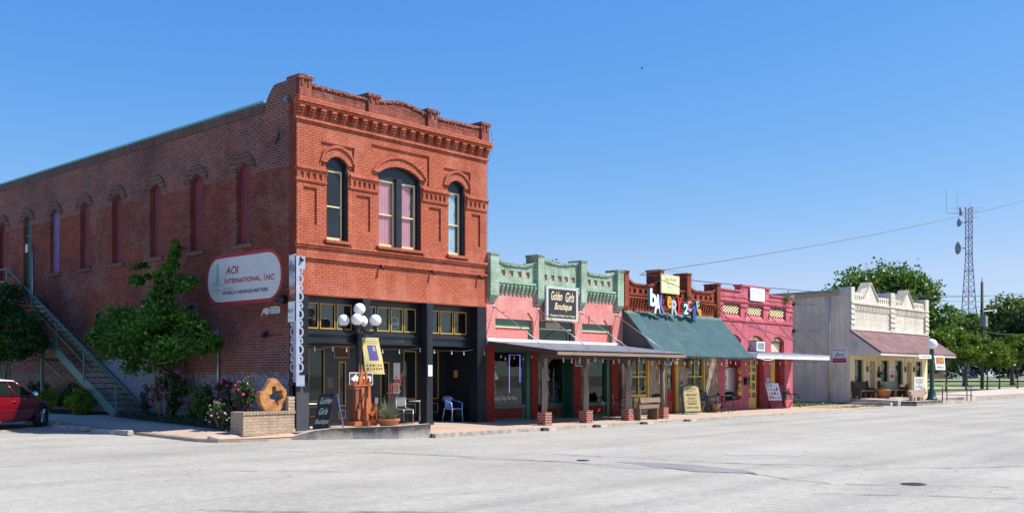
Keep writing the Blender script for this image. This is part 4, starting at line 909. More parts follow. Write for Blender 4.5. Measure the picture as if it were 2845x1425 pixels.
# red yucca in a terracotta bowl
PX, PY, PZ = 1.90, -1.66, .17
t = thing('flower_pot', 'wide terracotta bowl on the raised kerb beside the cedar sculpture', 'pot', (PX, PY, PZ))
MB().lathe([(.22, -.05), (.25, 0), (.29, .10), (.32, .11), (.32, .17), (.28, .17), (.27, .12), (0, .12)], (PX, PY, PZ), 24).build('bowl', M['terracotta'], t)
t = thing('red_yucca', 'grey green red yucca with coral flower stalks in a terracotta bowl', 'plant', (PX, PY, PZ + .1))
m = MB(); rnd = random.Random(11)
for k in range(300):
    a = rnd.uniform(0, 6.283); el = rnd.uniform(.3, 1.45); L_ = rnd.uniform(.45, .98); p = Vector((PX + .05 * math.cos(a), PY + .05 * math.sin(a), PZ + .12)); d = Vector((math.cos(a) * math.cos(el), math.sin(a) * math.cos(el), math.sin(el)))
    sd_ = Vector((-math.sin(a), math.cos(a), 0)) * .009; pts = []
    for j in range(5): q = p + d * (L_ * j / 4) + Vector((0, 0, -.25 * (j / 4) ** 2 * L_)); ww = 1 - j / 4.3; pts += [q - sd_ * ww, q + sd_ * ww]
    m.add(pts, [(2 * j, 2 * j + 1, 2 * j + 3, 2 * j + 2) for j in range(4)])
m.build('leaves', leafmat('yucca_leaf', [(.08, .10, .07), (.16, .18, .13), (.26, .25, .18)], .2), t)
for dx, dy, h in ((.30, -.05, 1.48), (.47, -.1, 1.50), (.10, .0, 1.18), (.62, .2, .95)):
    pts = [Vector((PX, PY, PZ + .1)).lerp(Vector((PX + dx, PY + dy, PZ + h)), q) + Vector((0, 0, .10 * math.sin(q * 3.14))) for q in lin(0, 1, 8)]
    st_ = MB().tube(pts, .008, 5).build('flower_stalk', plain('stalk_red', (.25, .10, .10), .7) if 'stalk_red' not in MATS else MATS['stalk_red'], t)
    if h > 1:
        fm = MB()
        for k in range(46):
            q = rnd.uniform(.62, 1.); p = pts[int(q * 8) if q < 1 else 8] + Vector((rnd.gauss(0, .025), rnd.gauss(0, .025), rnd.gauss(0, .04))); fm.ball(p, rnd.uniform(.010, .016), 6)
        fm.build('flowers', plain('coral_flower', (.50, .05, .09), .6) if 'coral_flower' not in MATS else MATS['coral_flower'], t)
# chalk A-frame
t = thing('a_frame_sign', 'black chalk board A-frame advertising a boutique beside the corner pier', 'A-frame sign', (.4, -.95, .08))
u = Vector((.12, -1, .06)).normalized(); lean = Vector((.27, .03, 1)).normalized()
o_ = Vector((.08, -.62, .075)); bw, bh = .60, 1.0
M['chalk'] = plain('chalk_board', (.012, .014, .028), .6)
MB().obox(o_, u, lean, bw, bh, .02).build('front_board', M['chalk'], t)
for a_ in (.02, bw - .06): MB().obox(o_ + Vector((.56, .02, 0)) + u * a_, u, Vector((-.25, .0, 1)), .04, bh - .04, .02).build('back_leg', plain('blue_leg_paint', (.10, .16, .38), .5) if 'blue_leg_paint' not in MATS else MATS['blue_leg_paint'], t)
nn = u.cross(lean).normalized()
fm = MB()
for a, b, w_, h_ in ((0, 0, .025, bh), (bw - .025, 0, .025, bh), (0, bh - .025, bw, .025)): fm.obox(o_ + u * a + lean * b + nn * .008, u, lean, w_, h_, .03)
fm.build('frame', plain('maroon_frame', (.07, .02, .025), .5), t)
ch = plain('green_chalk', (.50, .66, .46), .8)
for s__, b, w_, h_, a_ in (('Golden', .70, .46, .19, .08), ('Girls', .40, .34, .19, .12), ('Boutique', .10, .52, .19, .04)):
    text(s__, ch, t, o_ + u * a_ + lean * b + nn * .004, u, lean, w_, h_, shear=.35, bold=.015)
# porch furniture
def bistro(name, lab, x, y, z, parent_group, top=M['white']):
    t = thing(name, lab, 'table', (x, y, z), parent_group)
    MB().lathe([(.36, 0), (.37, .012), (.37, .028), (.0, .03)], (x, y, z + .70), 20).build('table_top', top, t)
    MB().tube([(x, y, z + .03), (x, y, z + .7)], .025, 8).build('post', M['steel'], t)
    for k in range(4): a = R(45 + 90 * k); MB().tube([(x, y, z + .06), (x + .26 * math.cos(a), y + .26 * math.sin(a), z + .02)], .02, 6).build('foot', M['steel'], t)
    return t
bistro('bistro_table', 'white topped round table in the dark porch beside the blue chair', 5.62, 1.1, 0, 'tables in the black porch')
bistro('bistro_table', 'white topped table behind the boutique chalk board', 1.1, 1.15, 0, 'tables in the black porch')
t = thing('metal_chair', 'pale blue aluminium cafe chair in the right bay of the porch', 'chair', (6.75, .72, .02))
cx, cy, cz = 6.75, .72, .02; al = plain('blue_aluminium', (.38, .52, .92), .4, .15, var=.1)  # sky reflection put into the chair's base colour as bright blue
MB().obox((cx - .22, cy - .2, cz + .44), (1, 0, 0), (0, 1, 0), .44, .42, .025).build('seat', al, t)
for sx in (-1, 1):
    MB().tube([(cx + sx * .24, cy - .22, cz), (cx + sx * .23, cy - .2, cz + .45), (cx + sx * .25, cy - .19, cz + .62), (cx + sx * .26, cy - .05, cz + .66), (cx + sx * .24, cy + .2, cz + .70)], .015, 6).build('arm', al, t)
    MB().tube([(cx + sx * .2, cy + .3, cz), (cx + sx * .2, cy + .18, cz + .44)], .015, 6).build('leg', al, t)
MB().tube([(cx - .24, cy + .2, cz + .70), (cx - .18, cy + .26, cz + .80), (cx, cy + .28, cz + .83), (cx + .18, cy + .26, cz + .80), (cx + .24, cy + .2, cz + .70)], .017, 6).build('top_rail', al, t)
m = MB()
for k in range(7): x = -.16 + k * .053; m.box(cx + x * .8, cx + x * .8 + .03, cy + .2 + .03, cy + .245, cz + .45, cz + .78)
m.build('backrest', al, t)
t = thing('metal_chair', 'bare aluminium chair half hidden behind the right iron column', 'chair', (4.55, 1.0, .02))
for sx in (-1, 1):
    MB().tube([(4.86 + .2 * sx, .8, .02), (4.9 + .2 * sx, .85, .45), (4.94 + .2 * sx, 1.25, .5), (4.98 + .2 * sx, 1.3, .86)], .015, 6).build('leg', M['steel'], t)
MB().box(4.66, 5.14, .85, 1.25, .44, .465).build('seat', M['steel'], t); MB().box(4.74, 5.18, 1.27, 1.29, .56, .85).build('backrest', M['steel'], t)
def ashbin(lab, x, y):
    t = thing('ash_bin', lab, 'ash bin', (x, y, .0), 'smokers ash bins in the porch')
    MB().lathe([(.14, 0), (.14, .32), (.15, .36), (.10, .46), (.03, .52), (.025, 1.0), (.0, 1.0)], (x, y, 0.005), 16).build('body', M['blackdull'], t)
    MB().box(x - .05, x + .05, y - .145, y - .139, .24, .26).build('label_plate', M['offwhite'], t)
ashbin('black long necked ash bin right of the blue chair', 7.18, .9)
ashbin('black long necked ash bin left of the chalk board', .72, .6)
# string lights
def strand(lab, pts, sag, nb, hang=.10, r=.023, group='strings of bulbs along the shopfronts', per=None):
    t = thing('string_lights', lab, 'string lights', pts[0], group)
    line = []
    for a, b in zip(pts, pts[1:]):
        a, b = Vector(a), Vector(b)
        for k in range(9): q = k / 8; line.append(a.lerp(b, q) - Vector((0, 0, sag * 4 * q * (1 - q))))
    MB().tube(line, .007, 4).build('cable', M['blackmetal'], t)
    first = None; n = len(line) - 1
    for k in range(nb):
        p = line[int(round((k + .5) / nb * n))]
        if first is None:
            first = MB().ball((p.x, p.y, p.z - hang), r, 8, (1, 1, 1.35)).tube([p, (p.x, p.y, p.z - hang + r)], .012, 5).build('bulb', M['bulb'], t); p0 = p
        else: c = first.copy(); COL.objects.link(c); c.parent = t; c.location = p - p0
    return t
strand('bulbs strung across the black porch of the corner building', [(.42, .25, 2.42), (1.4, .2, 2.36), (2.4, .2, 2.44), (3.8, .2, 2.34), (4.95, .2, 2.44), (6.2, .22, 2.34), (7.2, .1, 2.42), (7.7, -.05, 2.38)], .05, 12)
# fairy lights along the roof line
def fairy(lab, pts, n, amp, seed):
    rnd = random.Random(seed); t = thing('fairy_lights', lab, 'fairy lights', pts[0], 'fairy lights on the parapets')
    L_ = [0]
    for a, b in zip(pts, pts[1:]): L_.append(L_[-1] + (Vector(b) - Vector(a)).length)
    def at(s):
        for i in range(len(pts) - 1):
            if s <= L_[i + 1]: return Vector(pts[i]).lerp(Vector(pts[i + 1]), (s - L_[i]) / max(1e-6, L_[i + 1] - L_[i]))
        return Vector(pts[-1])
    MB().tube([at(L_[-1] * k / 60) + Vector((0, 0, .012 * math.sin(k * 2.2))) for k in range(61)], .006, 4).build('wire', M['blackmetal'], t)
    f = None
    for k in range(n):
        p = at(L_[-1] * (k + rnd.random()) / n) + Vector((0, -.03, rnd.uniform(-amp * 1.2, amp)))
        if f is None: f = MB().ball(p, .011, 6, (1, 1, 1.8)).build('bulb', M['fairy'], t); p0 = p
        else: c = f.copy(); COL.objects.link(c); c.parent = t; c.location = p - p0
fairy('tiny clear lights along the parapet of the tall brick building', [(.1, -.13, 9.88), (.52, -.13, 9.8), (.6, -.06, 9.62), (2.4, -.06, 9.62), (2.5, -.13, 9.8), (2.95, -.13, 9.8), (3.1, -.06, 9.64), (3.85, -.06, 9.8), (4.8, -.06, 9.64), (4.9, -.13, 9.8), (5.35, -.13, 9.8), (5.4, -.06, 9.6), (7.2, -.06, 9.62), (7.3, -.13, 9.82), (7.7, -.13, 9.8)], 95, .05, 1)
fairy('tiny lights hanging down the right edge of the tall brick building', [(7.70, -.1, 9.75), (7.70, -.22, 9.1), (7.64, -.03, 8.6), (7.63, -.03, 5.7)], 34, .02, 2)
# ------------------------------------------------------------------ pink shop with mint green parapet
B = thing('pink_shop_building', 'single storey pink brick shop with mint green brick parapet', 'building', (7.6, 0, 0))
def lintels(z0, z1): return [rect(8.03, 9.97, z0, z1), rect(10.28, 12.30, z0, z1), rect(12.71, 14.59, z0, z1)]
m = MB(); m.plate(rect(7.605, 15.22, 2.60, 4.75), lintels(2.74, 3.45), .0, .3); m.build('front_wall', M['pinkbrick'], B)
for a, b in [(7.605, 8.0), (9.9, 10.23), (12.24, 12.67), (14.52, 14.96)]: MB().box(a, b, 0.002, .42, -.02, 2.6).build('brick_pier', M['redbrick2'], B)
MB().box(7.605, 15.0, -.05, .0, 2.69, 2.785).build('white_fascia', M['white'], B)
for i, (a, b) in enumerate(((8.03, 9.97), (10.28, 12.30), (12.71, 14.59))):
    w = thing('transom_window', None, None); w.parent = B
    f = MB(); f.box(a, b, .12, .2, 3.19, 3.45); f.box(b - .12, b, .1, .2, 2.74, 3.19)
    if i == 1: f.box(a, a + .05, .12, .2, 2.74, 3.19); f.box(b - .3, b - .26, .12, .2, 2.74, 3.19)
    f.build('frame', M['darkgreen'] if i == 1 else plain('sage_green_paint', (.10, .19, .125), .5, var=.2) if i == 0 else MATS['sage_green_paint'], w)
    MB().box(a, b - .12, .09, .15, 3.17, 3.20).build('cream_strip', M['paleyellow'], w)
    if i == 1:
        MB().box(a + .05, b - .12, .15, .155, 2.74, 3.17).build('pane', M['darkglass'], w); MB().box(10.75, 11.55, .10, .12, 3.22, 3.42).build('tin_patch', plain('old_tin', (.35, .33, .22), .6), w)
    else:
        q = MB(); n_ = 15
        for k in range(n_): x = a + (b - .12 - a) * k / n_; q.box(x + .004, x + (b - .12 - a) / n_ - .004, .135 + .003 * (k % 2), .17, 2.74, 3.17)
        q.build('boards', plain('pink_boards', (.72, .21, .19), .7, var=.12) if i == 0 else MATS['pink_boards'], w)
# mint parapet
def scoop(x0, x1, ze, zm, n=10, fl=.45):
    "a parapet top that dips between two pilasters"
    o = []
    for k in range(n + 1):
        t = k / n; s_ = min(1, abs(2 * t - 1) / 1.0); q = max(0, (s_ - fl) / (1 - fl)); o.append((x0 + (x1 - x0) * t, zm + (ze - zm) * q ** 1.6))
    return o
G1 = [(8.02, 10.07, 5.43, 5.26, .45), (10.37, 12.47, 5.60, 5.47, .0), (12.77, 14.72, 5.42, 5.25, .45)]
SQ = [[8.32, 8.73, 9.15, 9.57], [10.51, 10.92, 11.31, 11.68, 12.09], [13.03, 13.42, 13.83, 14.23]]
m = MB(); cp = MB()
for (x0, x1, ze, zm, fl), sq in zip(G1, SQ):
    tp = scoop(x0, x1, ze, zm, 12, fl)
    m.plate([(x0, 4.70), (x1, 4.70)] + tp[::-1], [rect(a, a + .2, 4.91, 5.11) for a in sq], .0, .3)
    up = [(x, z + .085) for x, z in tp]; cp.plate(tp + up[::-1], (), -.045, .34)

    m.box(x0, x1, -.10, .0, 4.66, 4.74); m.box(x0, x1, -.06, .0, 4.60, 4.66)
    n_ = round((x1 - x0) / .213); w_ = (x1 - x0) / n_
    for j in range(n_):
        if x0 > 10 and x0 < 12 and 1 <= j <= n_ - 2: continue
        xx = x0 + w_ * j + w_ * .25
        for s_ in range(5): m.box(xx, xx + w_ * .48, -.02 - .024 * s_ - .012, .0, 4.28 + .066 * s_, 4.28 + .066 * s_ + (.058 if s_ < 4 else .062))
for x0, x1, z in ((7.64, 8.04, 5.62), (10.06, 10.38, 5.76), (12.47, 12.79, 5.75), (14.72, 15.10, 5.57)):
    m.box(x0, x1, -.16, .42, 4.20, z)
    for s_ in range(3): m.box(x0 + .015 * s_, x1 - .015 * s_, -.13 + .035 * s_, .1, 4.14 - .065 * s_, 4.20 - .065 * s_ - .004 * s_)
    m.box(x0 - .02, x1 + .02, -.18, .44, z - .075, z)
m.build('parapet', M['greenbrick'], B); cp.build('coping', M['greenbrick'], B)
for sq in SQ:
    for a in sq: MB().box(a - .02, a + .22, .06, .12, 4.89, 5.13).build('recess_square', M['pinkbrick'], B)
MB().box(7.62, 15.2, .3, 22, 4.2, 4.3).build('roof', M['greytin'], B)
m = MB(); m.box(7.62, 7.9, .42, 22, 0, 4.2); m.box(14.97, 15.2, .42, 22, 0, 4.2); m.box(7.9, 14.97, 21.7, 22, 0, 4.2); m.build('rear_walls', M['brickrust'], B)
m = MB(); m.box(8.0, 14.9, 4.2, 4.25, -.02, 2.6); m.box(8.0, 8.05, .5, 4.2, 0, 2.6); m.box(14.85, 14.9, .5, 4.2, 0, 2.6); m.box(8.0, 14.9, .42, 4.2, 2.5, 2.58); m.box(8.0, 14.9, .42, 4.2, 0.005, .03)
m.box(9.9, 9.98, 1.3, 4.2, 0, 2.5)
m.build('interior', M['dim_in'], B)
# shop windows
def shopwin(x0, x1, y, par, post=.28, z0=.56, z1=2.33):
    f = MB(); f.plate(rect(x0, x1, .0, 2.6), [rect(x0 + .02, x1 - post, z0, z1), rect(x0 + .02, x1 - post - .1, .08, .42)], y, y + .14); f.box(x0, x1 - post + .02, y - .06, y, .44, .53)
    f.box(x1 - post + .05, x1, y - .05, y, 0, 2.6)
    o = f.build('shop_window', M['darkgreen'], par)
    MB().box(x0 + .02, x1 - post - .1, y + .03, y + .06, .08, .42).build('base_panel', M['redbrick2'], o)
    MB().box(x0 + .02, x1 - post, y + .06, y + .066, z0, z1).build('pane', M['glass'], o)
    MB().box(x0 + .02, x1 - post, y + .14, y + .9, z0 - .06, z0 - .02).build('display_shelf', M['dim_in'], o)
    return o
shopwin(8.0, 9.9, .10, B); shopwin(12.67, 14.52, .10, B)
f = MB(); f.plate(rect(10.23, 12.24, 0, 2.55), [rect(10.32, 10.98, .25, 2.3), rect(11.12, 12.14, .55, 2.3)], .43, .53); f.box(11.1, 12.16, .38, .43, .46, .53); f.box(12.20, 12.24, .02, .43, 0, 2.55); f.box(10.23, 10.26, .02, .43, 0, 2.55)
o = f.build('shop_entrance', M['darkgreen'], B); MB().box(10.32, 10.98, .47, .476, .25, 2.3).build('pane', M['glass'], o); MB().box(11.12, 12.14, .47, .476, .55, 2.3).build('pane', M['glass'], o); MB().box(11.2, 12.06, .41, .429, .12, .38).build('base_panel', M['redbrick2'], o)
t = thing('neon_tube', 'violet neon outline in the left shop window', 'neon sign', (9.2, .3, .9))
MB().tube([(9.0, .25, .95), (9.0, .25, 2.25), (9.55, .25, 2.25), (9.55, .25, 1.3)], .012, 6).build('tube', emit('violet_neon', (.28, .22, .95), .9), t)
t = thing('window_lettering', 'white script lettering low on the left shop window', 'lettering', (8.8, .15, .62)); text('Shopping Is Cheaper Than Therapy', M['white'], t, (8.05, .158, .66), FX, FZ, 1.25, .20, shear=.35)
def mannequin(lab, x, y, z, top, skirt, hat=True):
    t = thing('mannequin', lab, 'mannequin', (x, y, z), 'mannequins in the shop windows')
    MB().tube([(x, y, z), (x, y, z + .75)], .018, 6).lathe([(.16, 0), (.15, .02), (.02, .05), (0, .05)], (x, y, z), 12).build('stand', M['blackmetal'], t)
    m = MB(); m.lathe([(.12, .62), (.14, .70), (.125, .86), (.17, 1.04), (.165, 1.16), (.06, 1.22), (.05, 1.3), (0, 1.31)], (x, y, z), 16); m.v = [(a, y + (b - y) * .65, c) for a, b, c in m.v]
    m.build('torso', M['skin'], t)
    m = MB(); m.lathe([(.19, .70), (.15, .88), (.185, 1.04), (.18, 1.16), (.09, 1.21)], (x, y, z), 16); m.v = [(a, y + (b - y) * .72, c) for a, b, c in m.v]
    for s_ in (-1, 1): m.tube([(x + s_ * .15, y, z + 1.15), (x + s_ * .23, y - .02, z + .98), (x + s_ * .25, y - .04, z + .9)], [.07, .075, .08], 8)
    m.build('blouse', top, t)
    if skirt: 
        m = MB(); m.lathe([(.27, .38), (.2, .62), (.16, .82)], (x, y, z), 16); m.v = [(a, y + (b - y) * .7, c) for a, b, c in m.v]; m.build('skirt', skirt, t)
    if hat: MB().lathe([(.0, 1.30), (.23, 1.31), (.23, 1.325), (.11, 1.34), (.10, 1.43), (.06, 1.46), (0, 1.46)], (x, y, z), 16).build('hat', plain('straw_hat', (.55, .38, .16), .8) if 'straw_hat' not in MATS else MATS['straw_hat'], t)
mannequin('mannequin in cream top, jeans and straw hat behind the left shop window', 8.28, .45, .50, plain('cream_knit', (.80, .72, .58), .9), plain('denim', (.10, .13, .22), .9))
mannequin('mannequin in pink top and straw hat behind the entrance window', 11.62, .95, .45, plain('pink_knit', (.75, .48, .42), .9), plain('pink_skirt', (.52, .30, .27), .9))
mannequin('small mannequin with dark denim outfit right of the pink one', 12.3, 1.05, .15, plain('dark_denim', (.05, .07, .13), .9), MATS['denim'], False)
t = thing('potted_fern', 'bushy green fern in the shop entrance behind the first canopy post', 'plant', (11.1, .12, 0))
m = MB(); rnd = random.Random(5)
for k in range(140):
    a = rnd.uniform(0, 6.28); el = rnd.uniform(.0, 1.3); p = Vector((11.1, .12, .12)); d = Vector((math.cos(a) * math.cos(el), math.sin(a) * math.cos(el), math.sin(el))) * rnd.uniform(.2, .34); q = Vector((-math.sin(a), math.cos(a), 0)) * .035
    m.add([p, p + d * .6 + q, p + d - Vector((0, 0, .06)), p + d * .6 - q], [(0, 1, 2, 3)])
m.build('fronds', leafmat('fern_leaf', [(.03, .08, .015), (.07, .16, .03), (.12, .22, .04)]), t); MB().lathe([(.09, 0), (.13, .15), (.12, .15), (0, .12)], (11.1, .12, .0), 12).build('pot', M['terracotta'], t)
# big hanging sign
t = thing('shop_sign', 'black boutique sign with zebra print border high on the pink front', 'sign', (11.33, -.2, 3.49))
MB().box(10.44, 12.22, -.20, -.12, 3.49, 4.69).build('border', M['zebra'], t); MB().box(10.56, 12.10, -.208, -.20, 3.58, 4.60).build('panel', M['ink'], t)
gl = plain('cream_gold_letters', (.85, .68, .40), .5)
for s__, x, z, w_, h_ in (('Golden', 10.68, 4.20, .62, .32), ('Girls', 11.48, 4.17, .5, .35), ('Boutique', 10.86, 3.80, .98, .32), ('Shopping is Cheaper than Therapy', 10.62, 3.61, 1.42, .10)): text(s__, gl, t, (x, -.212, z), FX, FZ, w_, h_, shear=.35, bold=.012)
MB().tube([(10.7, -.14, 4.6), (10.7, .0, 4.66)], .015, 5).tube([(11.9, -.14, 4.6), (11.9, .0, 4.66)], .015, 5).build('bracket', M['blackmetal'], t)
# wall irons
for x0, z0, x1, z1 in ((8.40, 3.68, 8.55, 3.76), (9.67, 3.72, 9.92, 3.50), (13.1, 3.42, 13.13, 3.78), (14.05, 3.65, 14.28, 3.40)):
    t = thing('wall_anchor', 'painted iron tie bar on the pink wall at %s' % {8.40: 'the far left', 9.67: 'the second pilaster', 13.1: 'the third transom, upright one', 14.05: 'the third transom, slanted one'}[x0], 'wall anchor', (x0, -.02, z0), 'iron tie bars on the pink wall')
    MB().tube([(x0, -.02, z0), (x1, -.02, z1)], .018, 5).build('bar', plain('orange_iron', (.62, .13, .08), .6) if 'orange_iron' not in MATS else MATS['orange_iron'], t)
# tin porch canopy on posts
K = thing('porch_canopy', 'grey tin canopy on rough wooden posts over the pavement by the pink shop', 'canopy', (11.3, -1.5, 0))
def ribbed(x0, x1, y0, z0, y1, z1, pitch, h):
    m = MB(); n = int((x1 - x0) / pitch) * 4; vs = []
    for k in range(n + 1):
        x = x0 + (x1 - x0) * k / n; d = (0, h, h, 0)[k % 4]; vs += [(x, y0, z0 + d), (x, y1, z1 + d)]
    m.add(vs, [(2 * k, 2 * k + 2, 2 * k + 3, 2 * k + 1) for k in range(n)]); return m
ribbed(7.66, 15.0, -.0, 2.685, -3.05, 2.325, .12, .016).build('tin_roof', M['greytin'], K)
m = MB(); m.box(7.66, 15.0, -3.02, -2.98, 2.19, 2.30); m.build('fascia', M['fascia'], K)
m = MB()
for x in lin(7.68, 14.9, 12): m.add([(x, -2.98, 2.2), (x + .05, -2.98, 2.2), (x + .05, -.01, 2.52), (x, -.01, 2.52), (x, -2.98, 2.31), (x + .05, -2.98, 2.31), (x + .05, -.01, 2.67), (x, -.01, 2.67)], [(0, 1, 2, 3), (7, 6, 5, 4), (0, 4, 5, 1), (1, 5, 6, 2), (2, 6, 7, 3), (3, 7, 4, 0)])
m.build('rafters', M['darkwood'], K)
m = MB(); m.box(7.70, 15.0, -2.28, -2.12, 2.08, 2.22)
PO = [(7.98, -2.2), (10.12, -2.2), (12.50, -2.2), (14.68, -2.2)]
for x, y in PO:
    for s_ in (-1, 1):
        c = [(x + s_ * (.10 + .36 * math.sin(a)), 2.08 - .30 * (1 - math.sin(a)) * 1.0) for a in lin(0, 1.5708, 6)]
        q = [(x + s_ * .06, 1.76), *[(x + s_ * (.10 + .38 * (1 - math.cos(a))), 1.76 + .32 * math.sin(a)) for a in lin(0, 1.5708, 6)], (x + s_ * .06, 2.08)]
        m.plate(q, (), -2.25, -2.15)
m.build('header_beam', M['darkwood'], K)
for i, (x, y) in enumerate(PO):
    z = .02 * y
    p_ = thing('post', None, None); p_.parent = K
    MB().box(x - .17, x + .17, y - .17, y + .17, z, z + .42).build('brick_base', M['postbrick'], p_, bevel=.012)
    m = MB(); rnd = random.Random(i + 20)
    if i == 3: m.tube([(x, y, z + .4), (x + .02, y, z + .9), (x - .01, y, 1.5), (x + .05, y, 2.1)], [.10, .085, .09, .075], 8)
    else:
        w = .095; m.tube([(x, y, z + .4), (x + .01, y, 1.0), (x - .01, y, 1.6), (x, y, 2.1)], [.12, .125, .118, .125], 4); 
    m.build('wood_post', M['greywood'], p_)
for x in (7.96, 10.25, 12.63, 14.8):
    MB().tube([(x, 0, 3.85), (x, -2.25, 2.44)], .016, 6).tube([(x, -.02, 3.85), (x, .02, 3.85)], .05, 8).build('tie_rod', M['steel'], K)
strand('bulbs strung along the front of the tin canopy', [(7.8, -2.9, 2.18), (9.1, -2.75, 2.14), (10.1, -2.7, 2.18), (11.3, -2.7, 2.12), (12.5, -2.7, 2.18), (13.6, -2.7, 2.12), (14.6, -2.7, 2.18), (15.0, -2.7, 2.16)], .07, 17, .12)
strand('bulbs strung along the wall under the tin canopy', [(7.7, -.5, 2.25), (8.6, -.2, 2.2), (9.9, -.12, 2.28)], .08, 6, .06)
t = thing('hanging_sign', 'small black boutique sign hanging under the tin canopy', 'sign', (10.9, -1.4, 1.9)); MB().box(10.55, 11.35, -1.42, -1.40, 1.86, 2.12).build('board', M['zebra'], t); MB().box(10.58, 11.32, -1.425, -1.42, 1.89, 2.09).build('panel', M['ink'], t); text('Golden Girls', gl, t, (10.64, -1.428, 1.94), FX, FZ, .6, .11, shear=.35)
fairy('tiny lights along the mint green parapet', [(7.64, -.2, 5.6), (8.04, -.2, 5.6), (8.06, -.06, 5.48), (8.5, -.07, 5.3), (9.6, -.07, 5.3), (10.05, -.08, 5.48), (10.07, -.2, 5.74), (10.38, -.2, 5.74), (10.4, -.07, 5.6), (11.4, -.07, 5.5), (12.45, -.07, 5.62), (12.48, -.2, 5.74), (12.78, -.2, 5.74), (12.8, -.07, 5.46), (13.2, -.07, 5.3), (14.2, -.07, 5.3), (14.7, -.08, 5.45), (14.74, -.2, 5.56), (15.1, -.2, 5.56)], 75, .04, 6)
# wooden bench seen from behind
bx, by, bz = 13.35, -2.35, -.05
t = thing('wooden_bench', 'rough plank bench with slab ends between the last two canopy posts', 'bench', (bx, by, bz))
for x in (bx - .55, bx + .52): MB().plate([(by - .18, bz), (by + .28, bz), (by + .22, bz + .42), (by - .02, bz + .45), (by - .12, bz + .82), (by - .2, bz + .82)], (), x, x + .06, 'x').build('end_slab', M['benchwood'], t, bevel=.008)
m = MB()
for k, (z0, z1) in enumerate(((.63, .80), (.42, .58))): m.add([(bx - .6, by - .24 + .05 * k, bz + z0), (bx + .64, by - .24 + .05 * k, bz + z0), (bx + .64, by - .22 + .03 * k, bz + z1), (bx - .6, by - .22 + .03 * k, bz + z1), (bx - .6, by - .20 + .05 * k, bz + z0), (bx + .64, by - .20 + .05 * k, bz + z0), (bx + .64, by - .18 + .03 * k, bz + z1), (bx - .6, by - .18 + .03 * k, bz + z1)], [(3, 2, 1, 0), (4, 5, 6, 7), (0, 1, 5, 4), (1, 2, 6, 5), (2, 3, 7, 6), (3, 0, 4, 7)])
m.build('backrest', plain('grey_bench_board', (.24, .16, .11), .8, var=.25), t, bevel=.006)
MB().box(bx - .58, bx + .6, by - .06, by + .26, bz + .38, bz + .425).build('seat', M['benchwood'], t)

# ------------------------------------------------------------------ bakery
D = thing('bakery_building', 'narrow red brick bakery with stepped parapet and green tin awning', 'building', (15.2, 0, 0))
m = MB()
G2_ = [(15.5, 17.63, 5.30, 5.07, .5), (17.9, 19.66, 5.02, 5.0, 0), (19.94, 22.06, 5.24, 5.06, .5)]
S2 = [[15.58, 15.95, 16.34, 16.72, 17.1], [18.0, 18.4, 18.8, 19.2], [19.97, 20.4, 20.83, 21.22, 21.62]]
for (x0, x1, ze, zm, fl), sq in zip(G2_, S2):
    tp = scoop(x0, x1, ze, zm, 12, fl); m.plate([(x0, 3.9), (x1, 3.9)] + tp[::-1], [rect(a, a + .18, 4.78, 4.96) for a in sq], .0, .3)
    m.plate(tp + [(x, z + .08) for x, z in tp][::-1], (), -.05, .34); m.box(x0, x1, -.10, 0, 4.56, 4.63); m.box(x0, x1, -.03, 0, 4.70, 4.76)
    n_ = round((x1 - x0) / .2); w_ = (x1 - x0) / n_
    for j in range(n_):
        if 17.8 < x0 < 19: break
        xx = x0 + w_ * j + w_ * .28
        for s_ in range(5): m.box(xx, xx + w_ * .45, -.03 - .017 * s_, .0, 4.2 + .066 * s_, 4.2 + .066 * s_ + .056)
for x0, x1, z in ((15.22, 15.5, 5.60), (17.63, 17.91, 5.82), (19.66, 19.95, 5.82), (22.06, 22.335, 5.54)):
    m.box(x0, x1, -.12, .55, 4.2, z - .06); m.box(x0 - .02, x1 + .015, -.15, .58, z - .06, z)
    for s_ in range(3): m.box(x0 + .01 * s_, x1 - .01 * s_, -.10 + .03 * s_, .1, 4.14 - .065 * s_, 4.20 - .065 * s_ - .004)
m.build('parapet', M['bakery'], D)
for sq in S2:
    for a in sq: MB().box(a - .02, a + .2, .12, .18, 4.76, 4.98).build('recess_square', M['brickrust'], D)
m = MB(); m.plate(rect(15.225, 22.33, 0, 3.9), [rect(15.86, 17.1, 0.5, 2.5), rect(18.28, 19.2, .02, 2.45), rect(19.88, 21.3, .5, 2.5)], .005, .3); m.build('front_wall', M['wornbrick'], D)
MB().box(15.22, 22.3, .3, 22, 3.9, 4.0).build('roof', M['greytin'], D)
MB().add([(19.6, 2.0, 5.25), (22.9, 2.0, 5.45), (22.9, 5.5, 5.7), (19.6, 5.5, 5.6), (19.6, 2.0, 4.0), (22.9, 2.0, 4.0), (22.9, 5.5, 4.0), (19.6, 5.5, 4.0)], [(0, 1, 2, 3), (4, 5, 1, 0), (5, 6, 2, 1), (6, 7, 3, 2), (7, 4, 0, 3)]).build('roof_monitor', plain('slate_blue_tin', (.10, .12, .17), .5, .2), D)
m = MB(); m.box(22.1, 22.3, .3, 22, 0, 3.9); m.box(15.22, 22.1, 21.8, 22, 0, 3.9); m.build('rear_walls', M['brickrust'], D)
m = MB(); m.box(15.4, 22.1, 3.0, 3.05, 0, 2.6); m.box(15.4, 22.1, .3, 3, 2.52, 2.58); m.build('interior', M['dim_in'], D)
